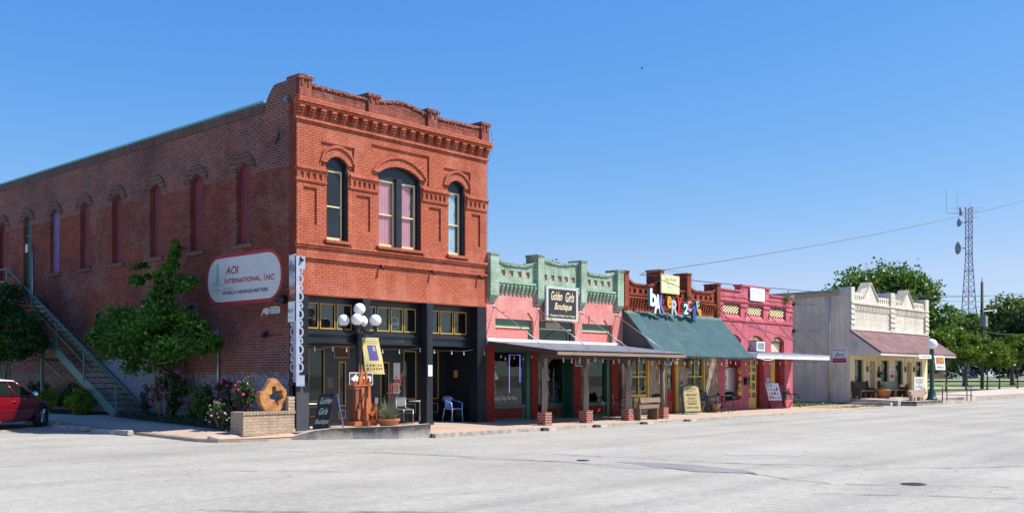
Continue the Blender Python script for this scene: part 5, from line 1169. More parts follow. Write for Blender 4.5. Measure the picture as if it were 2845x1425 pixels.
for a, b in ((15.86, 17.1), (19.88, 21.3)):
    f = MB(); f.plate(rect(a, b, .5, 2.5), [rect(a + .06, (a + b) / 2 - .11, 1.52, 2.44), rect((a + b) / 2 - .05, b - .2, 1.52, 2.44), rect(a + .06, (a + b) / 2 - .11, .8, 1.46), rect((a + b) / 2 - .05, b - .2, .8, 1.46)], .06, .16); f.box(b - .16, b - .05, .0, .06, .5, 2.5)
    o = f.build('window', M['yellow'], D); MB().box(a + .05, b - .15, .11, .116, .78, 2.45).build('pane', M['darkglass'], o)
for s__, x, z, w_, h_ in (("Charlie's", 15.95, 1.62, .36, .12), ('Catering', 16.52, 1.62, .36, .13), ('Soups', 15.95, .86, .32, .1), ('Salads', 16.5, .86, .32, .1), ('Muffins', 19.96, 1.62, .4, .12), ('Pies', 20.6, 1.62, .3, .12)):
    text(s__, M['white'], D, (x, .105, z), FX, FZ, w_, h_, shear=.15)
text('Breakfast', M['white'], D, (16.9, .105, .92), FZ, (-1, 0, 0), .52, .09); text('Lunch', M['white'], D, (21.08, .105, .95), FZ, (-1, 0, 0), .4, .09); text('Candies', M['white'], D, (20.95, .105, 1.75), FZ, (-1, 0, 0), .6, .14)
d = MB(); d.plate(rect(18.30, 18.96, .03, 2.42), [rect(18.42, 18.84, .95, 2.2)], .1, .16); o = d.build('door', M['reddoor'], D); MB().box(18.42, 18.84, .12, .126, .95, 2.2).build('pane', M['darkglass'], o)
MB().ball((18.36, .07, 1.05), .035, 8).build('handle', M['gold'], o)
m = MB()
rnd = random.Random(9)
for k, z in enumerate((1.98, 1.78, 1.72, 1.66, 1.6, 1.18, 1.1, 1.04)): w_ = rnd.uniform(.12, .3); m.box(18.63 - w_ / 2, 18.63 + w_ / 2, .114, .118, z, z + .03)
m.plate([(18.58, 1.26), (18.7, 1.26), (18.66, 1.42), (18.6, 1.42)], (), .114, .118); m.build('door_lettering', M['white'], o)
m = MB(); m.box(18.97, 19.17, .0, .14, 0.02, 2.5); m.box(18.24, 18.29, .0, .14, 0.02, 2.5); m.build('door_frame', M['yellow'], D)
MB().box(19.35, 19.5, -.01, .0, 1.18, 1.28).build('number_plate', M['ink'], D); MB().box(17.72, 17.9, -.01, 0, 1.2, 1.6).build('notice_sheet', M['paper'], D)
for x, lab in ((17.55, 'left of the red door'), (19.6, 'right of the red door')):
    t = thing('wall_lantern', 'brass wall lantern on a yellow plate %s' % lab, 'lantern', (x, -.02, 1.9), 'lanterns by the bakery door')
    MB().box(x - .12, x + .02, -.03, .0, 1.82, 2.22).build('back_plate', M['yellow'], t)
    MB().lathe([(.04, 0), (.10, .04), (.14, .28), (.16, .30), (.05, .40), (0, .42)], (x + .06, -.2, 1.84), 8).build('lantern_body', plain('aged_brass', (.22, .16, .07), .4, .5) if 'aged_brass' not in MATS else MATS['aged_brass'], t); MB().tube([(x - .05, -.02, 2.16), (x + .06, -.2, 2.25)], .015, 5).build('arm', M['blackmetal'], t)
# green tin awning
m = ribbed(15.24, 22.34, -.20, 3.93, -1.68, 2.275, .14, .045); m.build('awning', M['greenroof'], D)
m = MB(); m.add([(15.24, -.002, 4.07), (22.34, -.002, 4.07), (22.34, -.23, 3.93), (15.24, -.23, 3.93), (15.24, -.002, 4.03), (22.34, -.002, 4.03), (22.34, -.23, 3.885), (15.24, -.23, 3.885)], [(0, 1, 2, 3), (7, 6, 5, 4), (0, 3, 7, 4), (1, 5, 6, 2), (2, 6, 7, 3)])
m.build('awning_flashing', plain('green_flashing', (.12, .21, .19), .45, .2), D)
m = MB(); n_ = 9
for k in range(n_):
    y0, y1 = -1.66 * k / n_, -1.66 * (k + 1) / n_; zt = lambda y: min(4.0, 3.93 + (y + .2) * 1.118 - .02)
    m.add([(15.245 + .012 * (k % 2), y0, 2.3), (15.245 + .012 * (k % 2), y1, 2.3), (15.245 + .012 * (k % 2), y1, max(2.3, zt(y1))), (15.245 + .012 * (k % 2), y0, zt(y0))], [(0, 1, 2, 3)])
m.build('awning_end', plain('dark_green_boards', (.06, .075, .07), .7), D)
m = MB(); m.box(15.24, 22.34, -1.69, -1.64, 2.20, 2.27)
for x in lin(15.3, 22.2, 6): m.tube([(x, -1.64, 2.28), (x, -.02, 2.5)], .025, 5)
m.build('awning_frame', M['blackmetal'], D)
# bakery signs
t = thing('shop_sign', 'pale yellow board sign between the two brick chimneys of the bakery parapet', 'sign', (18.2, -.25, 4.87))
MB().box(17.53, 18.86, -.25, -.20, 4.86, 5.61).build('board', M['paleyellow'], t); 
ink2 = plain('faded_green_ink', (.32, .33, .17), .7)
for s__, x, z, w_, h_ in (('Olde World', 17.75, 5.36, .84, .17), ('Bakery & Cafe', 17.92, 5.20, .55, .12), ('www.smithvillebakery.com', 17.62, 4.95, 1.1, .05)): text(s__, ink2, t, (x, -.254, z), FX, FZ, w_, h_)
m = MB(); m.plate(rect(17.55, 18.84, 4.88, 5.59), [rect(17.57, 18.82, 4.90, 5.57)], -.253, -.25); m.build('border', ink2, t); MB().box(17.95, 18.35, -.253, -.25, 5.10, 5.13).build('rule', ink2, t)
MB().box(17.6, 18.8, -.2, .0, 5.2, 5.26).build('bracket', M['blackmetal'], t)
LT = [('b', 'cyan and white', 16.30, 4.25, .44, .70, (.72, .78, .8), 0), ('A', 'big white', 16.58, 3.98, .52, .76, (.8, .78, .72), 0), ('K', 'blue', 17.02, 3.98, .30, .74, (.08, .2, .75), 12), ('e', 'orange', 17.50, 4.22, .32, .50, (.72, .30, .02), 0),
      ('R', 'silver grey', 17.80, 3.99, .44, .58, (.45, .47, .5), -5), ('y', 'red', 18.20, 3.95, .28, .72, (.65, .015, .02), -4), ('2', 'cyan', 18.72, 4.04, .32, .44, (.5, .75, .8), 0), ('C', 'pink', 19.00, 4.17, .32, .44, (.68, .22, .33), 5), ('a', 'dark blue', 19.40, 3.90, .30, .54, (.02, .09, .32), 5), ('F', 'teal and black', 19.72, 4.22, .24, .42, (.25, .42, .42), 12), ('e', 'small orange', 19.84, 4.02, .24, .30, (.75, .34, .03), 10)]
for i, (ch_, lab, x, z, w_, h_, c_, tilt) in enumerate(LT):
    t = thing('sign_letter', 'large %s letter %s standing over the bakery awning' % (lab, ch_), 'sign letter', (x + w_ / 2, -.5, z), 'coloured letters over the bakery awning')
    cu = bpy.data.curves.new('t', 'FONT'); cu.body = ch_; cu.extrude = .18; cu.offset = .035; cu.resolution_u = 4
    ob = bpy.data.objects.new('t', cu); COL.objects.link(ob); dg = bpy.context.evaluated_depsgraph_get(); dg.update(); me = bpy.data.meshes.new_from_object(ob.evaluated_get(dg)); bpy.data.objects.remove(ob)
    P = [v.co.copy() for v in me.vertices]; F = [tuple(p.vertices) for p in me.polygons]
    a0 = min(p.x for p in P); a1 = max(p.x for p in P); b0 = min(p.y for p in P); b1 = max(p.y for p in P); ct, st_ = math.cos(R(tilt)), math.sin(R(tilt))
    vs = []
    for p in P:
        u_, v_ = ((p.x - a0) / (a1 - a0) - .5) * w_, (p.y - b0) / (b1 - b0) * h_; vs.append((x + w_ / 2 + u_ * ct - v_ * st_, -.50 - p.z * .30, z + v_ * ct + u_ * st_))
    sm_ = MB(); sm_.add(vs, F); front = [i for i, f in enumerate(F) if sum(P[k].z for k in f) / len(f) > .17]
    MB().add(vs, [F[k] for k in range(len(F)) if k not in set(front)]).build('side', plain('letter_side_%d' % i, (.03, .30, .36) if i == 0 else tuple(q * .3 for q in c_), .5, var=.05), t)
    MB().add(vs, [F[k] for k in front]).build('face', plain('letter_face_%d' % i, c_, .4, var=.06), t)
    MB().tube([(x + w_ / 2, -.48, z + h_ * .3), (x + w_ / 2, .0, z + h_ * .3)], .02, 5).build('bracket', M['blackmetal'], t)
for x, lab in ((19.72, 'right pier'), (18.5, 'pale sign')):
    t = thing('wild_plant', 'tuft of weeds sprouting from the bakery parapet by the ' + lab, 'plant', (x, -.1, 4.62)); m = MB(); rnd = random.Random(int(x * 10))
    for k in range(90): p = Vector((x + rnd.gauss(0, .1), -.12 + rnd.gauss(0, .05), 4.70 + rnd.gauss(0, .1))); q = Vector((rnd.uniform(-1, 1), rnd.uniform(-1, 1), rnd.uniform(-1, 1))) * .04; r_ = Vector((rnd.uniform(-1, 1), rnd.uniform(-1, 1), rnd.uniform(-.3, 1))) * .05; m.add([p, p + q, p + q + r_, p + r_], [(0, 1, 2, 3)])
    m.build('leaves', MATS['fern_leaf'], t)
strand('bulbs strung under the green bakery awning', [(15.2, -1.6, 2.16), (16.5, -1.6, 2.12), (17.8, -1.6, 2.18), (19.2, -1.6, 2.12), (20.6, -1.6, 2.18), (22.3, -1.6, 2.14)], .05, 12, .12)
fairy('tiny lights along the red bakery parapet', [(15.3, -.18, 5.58), (15.5, -.1, 5.4), (15.9, -.08, 5.15), (17.1, -.08, 5.13), (17.6, -.1, 5.4), (17.66, -.18, 5.8), (17.95, -.18, 5.8), (19.95, -.18, 5.8), (20.0, -.1, 5.35), (20.4, -.08, 5.15), (21.6, -.08, 5.13), (22.0, -.1, 5.35)], 46, .04, 8)

# ------------------------------------------------------------------ magenta shop
E_ = thing('magenta_shop_building', 'magenta painted brick shop with yellow doors and lattice panels', 'building', (22.34, 0, 0))
m = MB()
LAT = [(22.76, 24.31), (24.94, 26.40), (27.03, 28.63)]
up = [rect(a, b, 4.12, 4.80) for a, b in LAT] + [archhole(23.05, 24.31, 2.62, 3.17, .22), archhole(25.06, 26.38, 2.62, 3.17, .22), archhole(27.14, 28.44, 2.62, 3.17, .22)]
lo = [rect(22.94, 24.31, .45, 2.35), rect(25.03, 26.43, .02, 2.45), rect(27.1, 28.48, .02, 2.45)]
m.plate([(22.34, 0), (29.34, 0), (29.34, 5.30), (28.9, 5.33), (26.96, 5.33), (26.96, 5.64), (24.33, 5.64), (24.33, 5.30), (23.7, 5.30), (23.6, 5.37), (22.34, 5.37)], up + lo, .0, .34)
m.box(22.34, 29.36, -.05, .0, 4.86, 4.91); m.box(22.34, 29.36, -.03, .0, 5.06, 5.10)
for a, b in ((22.34, 22.76), (24.31, 24.94), (26.4, 27.03), (28.63, 29.36)): m.box(a, b, -.045, 0, 4.64, 4.68)
m.box(22.34, 29.37, -.045, 0, 3.99, 4.04); m.box(24.31, 26.98, -.06, .4, 5.58, 5.66); m.box(22.34, 24.31, -.05, .38, 5.32, 5.39); m.box(26.98, 29.36, -.05, .38, 5.27, 5.34); m.box(29.0, 29.36, -.06, .6, 5.34, 5.46)
for a, b in LAT:
    m.box(a, b, .02, .1, 4.74, 4.80)
    m.add([(a, 0, 4.12), (b, 0, 4.12), (b, .14, 4.33), (a, .14, 4.33)], [(0, 1, 2, 3)])
m.build('front_wall', M['magenta'], E_)
MB().box(22.36, 29.3, .34, 22, 3.9, 4.0).build('roof', M['greytin'], E_)
m = MB(); m.box(29.1, 29.33, .34, 22, 0, 4.4); m.box(22.36, 29.1, 21.7, 22, 0, 3.9); m.build('rear_walls', M['brickrust'], E_)
mk = brick('lattice_dark_red', (.25, .02, .035), (.2, .015, .03), (.15, .01, .02))
for a, b in LAT:
    f = MB().box(a, b, .12, .2, 4.30, 4.80).build('lattice_panel', mk, E_); q = MB(); n_ = 12; w_ = (b - a - .1) / n_
    for r_ in range(5):
        for k in range(n_):
            if (k + r_) % 2 == 0: q.box(a + .04 + k * w_, a + .04 + (k + 1) * w_ * 1.0, .09, .12, 4.33 + r_ * .072, 4.33 + r_ * .072 + .07)
    q.build('lattice_bricks', M['paleyellow'], f)
for i, (a, b) in enumerate(((23.05, 24.31), (25.06, 26.38), (27.14, 28.44))):
    f = MB(); f.plate(archhole(a, b, 2.62, 3.17, .22), [rect(a + .06, b - .06, 2.66, 3.10)], .16, .24); w = f.build('arched_window', M['redbrick2'], E_)
    q = MB(); q.plate([(a + .08, 3.16), (b - .08, 3.16)] + arc(a + .08, b - .08, 3.16, .17), (), .14, .16); w2 = q.build('fan_panel', M['paleyellow'], w)
    q = MB(); xm = (a + b) / 2; q.box(xm - .06, xm - .04, .13, .14, 3.17, 3.32); q.box(xm + .04, xm + .06, .13, .14, 3.17, 3.32); q.build('fan_bars', mk, w2)
    if i == 2: MB().box(a + .06, b - .06, .2, .21, 2.66, 3.1).build('pane', plain('pale_blind', (.66, .58, .42), .3), w)
    else: MB().box(a + .06, b - .06, .2, .21, 2.66, 3.1).build('pane', M['darkglass'], w)
t = thing('air_conditioner', 'white window air conditioner above the yellow glazed door', 'air conditioner', (25.5, -.1, 2.64))
MB().box(25.1, 25.85, -.34, .2, 2.66, 3.09).build('case', plain('ac_case', (.42, .44, .47), .5), t); MB().plate(rect(25.1, 25.85, 2.66, 3.09), [rect(25.17, 25.78, 2.72, 3.03)], -.36, -.34).build('front_rim', M['white'], t)
q = MB()
for k in range(7): q.box(25.17, 25.78, -.348, -.342, 2.73 + k * .043, 2.75 + k * .043)
q.build('grille', M['steel'], t)
t = thing('shop_sign', 'white sign board on the raised middle of the magenta parapet', 'sign', (25.66, -.1, 4.97))
MB().box(25.0, 26.33, -.10, -.06, 4.97, 5.56).build('board', M['white'], t); pk = plain('pale_grey_letters', (.55, .55, .58), .7); text('PB Theatre', pk, t, (25.12, -.103, 5.32), FX, FZ, 1.05, .14)
# lower openings
m = MB(); m.box(22.94, 24.3, .34, 1.4, 2.36, 2.4); m.box(24.27, 24.31, .34, .9, 0, 2.36); m.box(22.94, 24.3, .3, .34, .45, 1.9); m.build('window_panel', plain('pale_poster_board', (.46, .42, .46), .5, scale=1.2, var2=(.36, .28, .32)), E_)
q = MB(); q.box(22.94, 24.3, .28, .34, 1.92, 2.36); q.build('window_header', M['redbrick2'], E_)
notice('notice', 'now playing sheet over the pale shop window', 23.0, 23.62, 1.93, 2.27, .275, M['paper'], 'sign')
text('NOW', M['signred'], E_, (23.15, .262, 2.12), FX, FZ, .32, .09); text('PLAYING', M['signred'], E_, (23.05, .262, 1.99), FX, FZ, .52, .09)
t = notice('poster', 'pale theatre poster with blue panel in the magenta shop window', 23.05, 23.7, .95, 1.8, .29, M['paper'], 'poster'); MB().box(23.12, 23.5, .278, .283, 1.28, 1.55).build('blue_panel', plain('blue_print', (.12, .25, .38), .6), t); MB().box(23.12, 23.55, .278, .283, 1.02, 1.1).build('red_panel', plain('peach_print', (.62, .25, .2), .6), t)
for z, r_, lab in ((1.78, .17, 'topmost, ringed'), (1.42, .13, 'second from the top'), (1.1, .13, 'third from the top'), (.82, .19, 'lowest, lettered')):
    t = thing('round_sign', 'round yellow disc hung beside the poster window, ' + lab, 'sign', (24.2, -.03, z), 'yellow discs beside the poster window')
    q = MB(); q.lathe([(r_, 0), (r_, .02), (0, .02)], (0, 0, 0), 20); q.v = [(24.16 + a, -.02 - c, z + b) for a, b, c in q.v]; q.build('disc', M['yellow'], t)
    if z > 1.7: q = MB(); q.lathe([(r_ * .6, 0), (r_ * .75, 0), (r_ * .75, .01), (r_ * .6, .01)], (0, 0, 0), 20); q.v = [(24.16 + a, -.04 - c, z + b) for a, b, c in q.v]; q.build('ring', plain('brown_ring', (.25, .12, .03), .6), t)
    if z < .9: text('N1', M['ink'], t, (24.08, -.045, z - .05), FX, FZ, .16, .1)
d = MB(); cells = []
for k, (z0, z1) in enumerate(((.55, .78), (.92, 1.22), (1.34, 1.62), (1.74, 1.94), (2.02, 2.28))):
    for a, b in ((25.1, 25.42), (25.58, 25.9)): cells.append(rect(a, b, z0 - .03, z1 - .03))
d.plate(rect(25.03, 26.0, .02, 2.36), cells, .16, .22); o = d.build('glazed_door', M['yellow'], E_); MB().box(25.08, 25.95, .19, .196, .5, 2.3).build('panes', M['darkglass'], o); MB().ball((25.5, .13, 1.0), .03, 8).build('handle', M['gold'], o)
m = MB(); m.box(26.0, 26.43, .22, .9, 0, 2.45); m.box(25.03, 26.0, .16, .22, 2.36, 2.45); m.build('door_frame', M['redbrick2'], E_)
d = MB().box(27.1, 28.0, .26, .32, .02, 2.36).build('plain_door', M['yellow'], E_); MB().ball((27.92, .22, 1.05), .03, 8).build('handle', M['gold'], d)
for s__, z, h_ in (('Second', 1.55, .14), ('Street', 1.3, .14)): text(s__, M['paleyellow'], d, (27.2, .255, z), FX, FZ, .55, h_, shear=.3)
m = MB(); m.box(28.0, 28.48, .30, .9, 0, 2.45); m.box(27.1, 28.0, .26, .32, 2.36, 2.45); m.build('door_frame', M['redbrick2'], E_)
t = thing('mailbox', 'black mailbox on the magenta pier left of the glazed yellow door', 'mailbox', (24.7, -.1, 1.15)); MB().box(24.55, 24.88, -.16, .0, 1.12, 1.38).build('box', M['blackmetal'], t, bevel=.02); MB().add([(24.53, -.18, 1.38), (24.9, -.18, 1.38), (24.9, 0, 1.46), (24.53, 0, 1.46)], [(0, 1, 2, 3)]).build('lid', M['blackmetal'], t)
notice('notice', 'small grey sign on the magenta pier between the yellow doors', 26.65, 26.95, 1.22, 1.42, -.002, plain('grey_sign', (.5, .5, .5), .5), 'sign')
# white scalloped canopy on chains
K2 = thing('flat_canopy', 'flat grey canopy with scalloped white fascia hung on rods from the magenta shop', 'canopy', (25.8, -.9, 2.3))
ribbed(22.36, 29.36, 0, 2.62, -1.88, 2.475, .13, .02).build('tin_top', M['greytin'], K2)
m = MB(); m.box(22.36, 29.36, -1.88, -1.84, 2.27, 2.42); m.box(22.36, 22.4, -1.84, 0, 2.3, 2.5); m.box(29.32, 29.36, -1.84, 0, 2.3, 2.5); m.build('fascia', M['white'], K2)
m = MB(); sc_ = plain('blue_scallop_trim', (.42, .46, .54), .5)
for k in range(40): x = 22.36 + k * .175; m.plate([(x, 2.475), (x, 2.44)] + [(x + .0875 - .0875 * math.cos(a), 2.44 - .035 * math.sin(a)) for a in lin(.4, 2.74, 4)] + [(x + .175, 2.44), (x + .175, 2.475)], (), -1.895, -1.882)
m.build('scalloped_trim', sc_, K2)
MB().box(22.4, 29.32, -1.84, 0, 2.30, 2.33).build('soffit', plain('canopy_soffit', (.3, .12, .12), .8), K2)
for x in (22.51, 24.71, 26.89, 29.08): MB().tube([(x, 0, 4.42), (x, -1.8, 2.52)], .018, 6).tube([(x, -.01, 4.42), (x - .02, -.012, 4.2)], .02, 5).build('tie_rod', plain('rusty_rod', (.16, .08, .06), .7) if 'rusty_rod' not in MATS else MATS['rusty_rod'], K2)
strand('bulbs strung under the scalloped canopy', [(22.5, -1.6, 2.24), (24, -1.6, 2.16), (25.5, -1.6, 2.24), (27, -1.6, 2.16), (29.3, -1.6, 2.24)], .05, 11, .12)
t = thing('power_cable', 'white cable sagging below the left end of the scalloped canopy', 'cable', (22.8, -1.8, 2.2)); MB().tube([(22.45 + .28 * k, -1.86, 2.30 - .10 * math.sin(k / 6 * 3.14)) for k in range(7)], .014, 5).build('cable', M['white'], t)
for z, lab in ((5.05, 'upper'), (3.72, 'lower')):
    t = thing('iron_pole', '%s iron pole sticking out from the right edge of the magenta shop' % lab, 'pole', (29.4, -.05, z)); MB().tube([(29.32, -.06, z), (31.2, -.4, z + .02)], .018, 6).build('pole', M['blackmetal'], t); MB().box(29.3, 29.4, -.12, .0, z - .1, z + .08).build('bracket', M['blackmetal'], t)
fairy('tiny lights along the magenta parapet', [(22.4, -.1, 5.36), (24.3, -.1, 5.1), (24.35, -.1, 5.6), (26.9, -.1, 5.6), (27, -.1, 5.15), (29.3, -.1, 5.1)], 44, .03, 12)
fairy('dark light wire hanging down the right corner of the magenta shop', [(29.35, -.06, 5.2), (29.37, -.06, .6)], 26, .01, 13)
t = thing('wild_plant', 'green weed growing on top of the magenta parapet', 'plant', (28.7, -.05, 5.2)); m = MB(); rnd = random.Random(77)
for k in range(220): p = Vector((28.6 + rnd.gauss(0, .14), -.1 + rnd.gauss(0, .07), 5.28 + rnd.gauss(0, .15))); q = Vector((rnd.uniform(-1, 1), rnd.uniform(-1, 1), rnd.uniform(-1, 1))) * .05; r_ = Vector((rnd.uniform(-1, 1), rnd.uniform(-1, 1), rnd.uniform(-.3, 1))) * .06; m.add([p, p + q, p + q + r_, p + r_], [(0, 1, 2, 3)])
m.build('leaves', MATS['fern_leaf'], t)
# ------------------------------------------------------------------ things on the front pavement
def mesh_chair(lab, x, y, rz):
    z = .02 * y
    if 'chair' not in PROTO:
        t = thing('mesh_chair', lab, 'chair', (0, 0, 0), 'black mesh armchairs on the bakery pavement')
        m = MB(); m.lathe([(.21, .43), (.23, .445), (.21, .46), (0, .455)], (0, 0, 0), 16); m.v = [(a, b - .02, c) for a, b, c in m.v]; m.build('seat', M['mesh'], t)
        m = MB(); n = 10
        m.grid(lambda u, v: (.23 * math.cos(R(-20 + 220 * u)) * (.8 + .2 * v) * 1.0, .20 + .05 * v, .47 + .40 * v * (.55 + .45 * math.sin(R(180 * u)) ** .6 if 0 < u < 1 else .5)), 16, 4); m.build('backrest', M['mesh'], t)
        MB().tube([(-.23, .2, .45), (-.24, .24, .66), (-.16, .26, .82), (0, .27, .87), (.16, .26, .82), (.24, .24, .66), (.23, .2, .45)], .014, 6).build('back_frame', M['blackmetal'], t)
        for s_ in (-1, 1):
            MB().tube([(s_ * .24, -.24, 0), (s_ * .24, -.2, .42), (s_ * .25, -.18, .62), (s_ * .26, .0, .65), (s_ * .24, .22, .64)], .014, 6).build('arm', M['blackmetal'], t)
            MB().tube([(s_ * .2, .3, 0), (s_ * .2, .2, .45)], .014, 6).build('leg', M['blackmetal'], t)
        PROTO['chair'] = t
        t.location = (x, y, z); t.rotation_euler = (0, 0, rz); return t
    return dup(PROTO['chair'], (x, y, z), rz, lab)
PROTO = {}
M['mesh'] = clearglass('black_steel_mesh', (.25, .27, .27), .0); 
m_, N, L, P = newmat('black_steel_mesh2'); P.inputs['Base Color'].default_value = (.02, .03, .03, 1); P.inputs['Roughness'].default_value = .45; M['mesh'] = m_
mesh_chair('black mesh armchair just right of the twisted last canopy post', 15.9, -1.15, R(-60))
mesh_chair('black mesh armchair partly behind the plank bench', 14.25, -.55, R(30))
mesh_chair('black mesh armchair right beside the menu board', 19.75, -.62, R(70))
mesh_chair('black mesh armchair behind the cafe table, back to the magenta wall', 20.9, -.42, R(0))
mesh_chair('black mesh armchair right of the cafe table, in front of the poster window', 21.9, -.75, R(-75))
def cafe(lab, x, y):
    z = .02 * y; t = thing('cafe_table', lab, 'table', (x, y, z), 'cafe tables on the bakery pavement')
    MB().lathe([(.42, .70), (.43, .72), (.42, .73), (0, .73)], (x, y, z), 20).build('table_top', M['mesh'], t); MB().tube([(x, y, z + .02), (x, y, z + .7)], .025, 8).build('post', M['blackmetal'], t)
    for k in range(4): a = R(30 + 90 * k); MB().tube([(x, y, z + .3), (x + .18 * math.cos(a), y + .18 * math.sin(a), z + .1), (x + .3 * math.cos(a), y + .3 * math.sin(a), z + .015)], .015, 6).build('foot', M['blackmetal'], t)
    return z
cafe('dark mesh cafe table between the menu board and the magenta wall', 20.95, -1.0); cafe('dark mesh cafe table behind the last canopy post', 14.95, -.7)
def plantpot(lab, plab, x, y, z, r, h, mat, leaf, n, lr, seed, lh=.3):
    t = thing('flower_pot', lab, 'pot', (x, y, z)); MB().lathe([(r * .7, 0), (r * .97, h * .82), (r * 1.08, h * .84), (r * 1.08, h), (r * .92, h), (r * .9, h * .88), (0, h * .88)], (x, y, z), 20).build('pot', mat, t)
    q = thing('potted_plant', plab, 'plant', (x, y, z + h * .88)); m = MB(); rnd = random.Random(seed)
    for k in range(n):
        a = rnd.uniform(0, 6.28); el = rnd.uniform(.2, 1.5); d = Vector((math.cos(a) * math.cos(el), math.sin(a) * math.cos(el), math.sin(el))) * rnd.uniform(.4, 1) * lr; p = Vector((x, y, z + h * .88)); s_ = Vector((-math.sin(a), math.cos(a), 0)) * .02
        e = p + d; m.add([p + d * .3 - s_ * .5, p + d * .7 - s_, e, p + d * .7 + s_, p + d * .3 + s_ * .5], [(0, 1, 2, 3, 4)])
    m.build('leaves', leaf, q)
M['grassleaf'] = leafmat('spiky_leaf', [(.08, .11, .05), (.18, .20, .08), (.30, .26, .13)], .25)
plantpot('squat clay pot under the cafe table by the magenta wall', 'small cactus in the squat clay pot by the magenta wall', 21.5, -.35, -.01, .26, .36, plain('pale_clay', (.50, .36, .22), .8), M['grassleaf'], 30, .2, 4)
plantpot('small teal pot standing on the cafe table by the menu board', 'small plant in the teal pot on the cafe table', 20.75, -.95, .71, .07, .12, plain('teal_pot', (.03, .16, .16), .4), MATS['fern_leaf'], 30, .14, 5)
plantpot('small teal pot on the table behind the plank bench', 'red flowered plant in the teal pot behind the bench', 14.7, -.65, .71, .08, .12, MATS['teal_pot'], MATS['fern_leaf'], 30, .12, 6)
t = thing('menu_board', 'arched green and yellow pavement menu board outside the bakery', 'menu board', (18.6, -1.15, -.02))
o_ = Vector((18.02, -1.02, .05)); u = Vector((1, -.30, 0)).normalized(); ln = Vector((.05, .16, 1)).normalized(); nn = u.cross(ln)
def onb(a, b, c=0.): return o_ + u * a + ln * b + nn * c
def bshape(w, h, ins): 
    pts = [(ins, ins), (w - ins, ins), (w - ins, h - .2)] + [((w / 2) + (w / 2 - ins) * math.cos(a), h - .2 + (.2 - ins) * math.sin(a)) for a in lin(.15, 2.99, 10)] + [(ins, h - .2)]; return pts
def slabp(m, pts, c0, c1):
    n = len(pts); m.add([onb(a, b, c0) for a, b in pts] + [onb(a, b, c1) for a, b in pts], [tuple(range(n))[::-1], tuple(range(n, 2 * n))] + [(i, (i + 1) % n, n + (i + 1) % n, n + i) for i in range(n)]); return m
slabp(MB(), bshape(.92, 1.15, 0), -.06, .0).build('frame', M['darkgreen'], t); slabp(MB(), bshape(.92, 1.15, .05), -.0, .012).build('border', M['yellow'], t); slabp(MB(), bshape(.92, 1.15, .075), .0, .018).build('panel', plain('tan_menu_panel', (.46, .35, .16), .6), t)
for s__, b, h_, w_ in (('Olde World', .93, .06, .45), ('Bakery', .84, .05, .25), ('BREAKFAST', .68, .075, .55), ('LUNCH', .54, .07, .36), ('DAILY SPECIALS', .44, .05, .52), ('ESPRESSO', .32, .07, .48), ('BAKED GOODS', .17, .07, .62)):
    text(s__, M['ink'], t, onb(.46 - w_ / 2, b, .02), u, ln, w_, h_, bold=.01)
m = MB(); m.tube([onb(.92, .05, -.06), onb(.95, .3, -.2), onb(.95, .7, -.1)], .03, 6); m.tube([onb(.0, .0, -.03), onb(.0, -.05, -.2)], .03, 6); m.tube([onb(.92 + .12 * math.sin(a), .16 + .12 * math.cos(a), -.18) for a in lin(0, 6.2, 12)], .025, 6); m.build('stand', M['darkgreen'], t)
t = thing('easel_sign', 'white poster board on a dark red A-frame easel by the yellow door', 'A-frame sign', (26.6, -.5, 0))
o_ = Vector((26.32, -.42, .0)); u = Vector((.75, -.66, 0)).normalized(); ln = Vector((-.22, .12, 1)).normalized(); nn = u.cross(ln)
MB().obox(onb(0, .0), u, ln, .62, .40, .03).build('base_board', plain('maroon_board', (.16, .02, .05), .6), t); MB().obox(onb(0, .40), u, ln, .62, .82, .03).build('poster_board', plain('pale_blue_board', (.58, .66, .80), .5, var=.06), t)
MB().obox(onb(.0, .0, -.28) , u, Vector((-.05, -.12, 1)), .62, 1.1, .025).build('back_leg', MATS['maroon_board'], t)
rnd = random.Random(8)
for k in range(14): a, b = .06 + .13 * (k % 4), .48 + .19 * (k // 4); MB().obox(onb(a, b, .004), u, ln, rnd.uniform(.06, .11), rnd.uniform(.06, .15), .003).build('picture_sticker', (M['signred'], M['purple'], M['orangeprint'], MATS['blue_print'], M['yellow'])[k % 5], t)
t = thing('iron_bench', 'black cast iron bench with round scroll arms at the end of the magenta shop', 'bench', (28.2, -.35, 0))
x0, x1, y0 = 27.35, 28.75, -.30
m = MB()
for k in range(6): m.box(x0, x1, y0 - .32 + k * .075, y0 - .27 + k * .075, .42, .445)
m.build('seat', plain('green_slats', (.05, .10, .085), .4), t); m = MB()
for k in range(5): m.box(x0, x1, y0 + .1 + k * .02, y0 + .12 + k * .02, .5 + k * .09, .55 + k * .09)
for k in range(9): m.tube([(x0 + .15 + k * .14 + .05 * math.cos(a), y0 + .13, .68 + .08 * math.sin(a)) for a in lin(0, 6.28, 8)], .012, 5)
m.build('backrest', M['blackmetal'], t)
for x in (x0, x1):
    m = MB(); m.tube([(x, y0 - .38, 0), (x, y0 - .30, .2), (x, y0 - .1, .34), (x, y0 + .1, .2), (x, y0 + .2, 0)], .025, 6); m.tube([(x, y0 + .08, .42), (x, y0 + .16, .7), (x, y0 + .22, .95)], .025, 6); m.tube([(x, y0 - .22 + .09 * math.cos(a), .56 + .09 * math.sin(a)) for a in lin(0, 6.28, 12)], .02, 6); m.tube([(x, y0 - .34, .43), (x, y0 - .30, .62), (x, y0 - .1, .66), (x, y0 + .14, .64)], .022, 6); m.build('end_frame', M['blackmetal'], t)

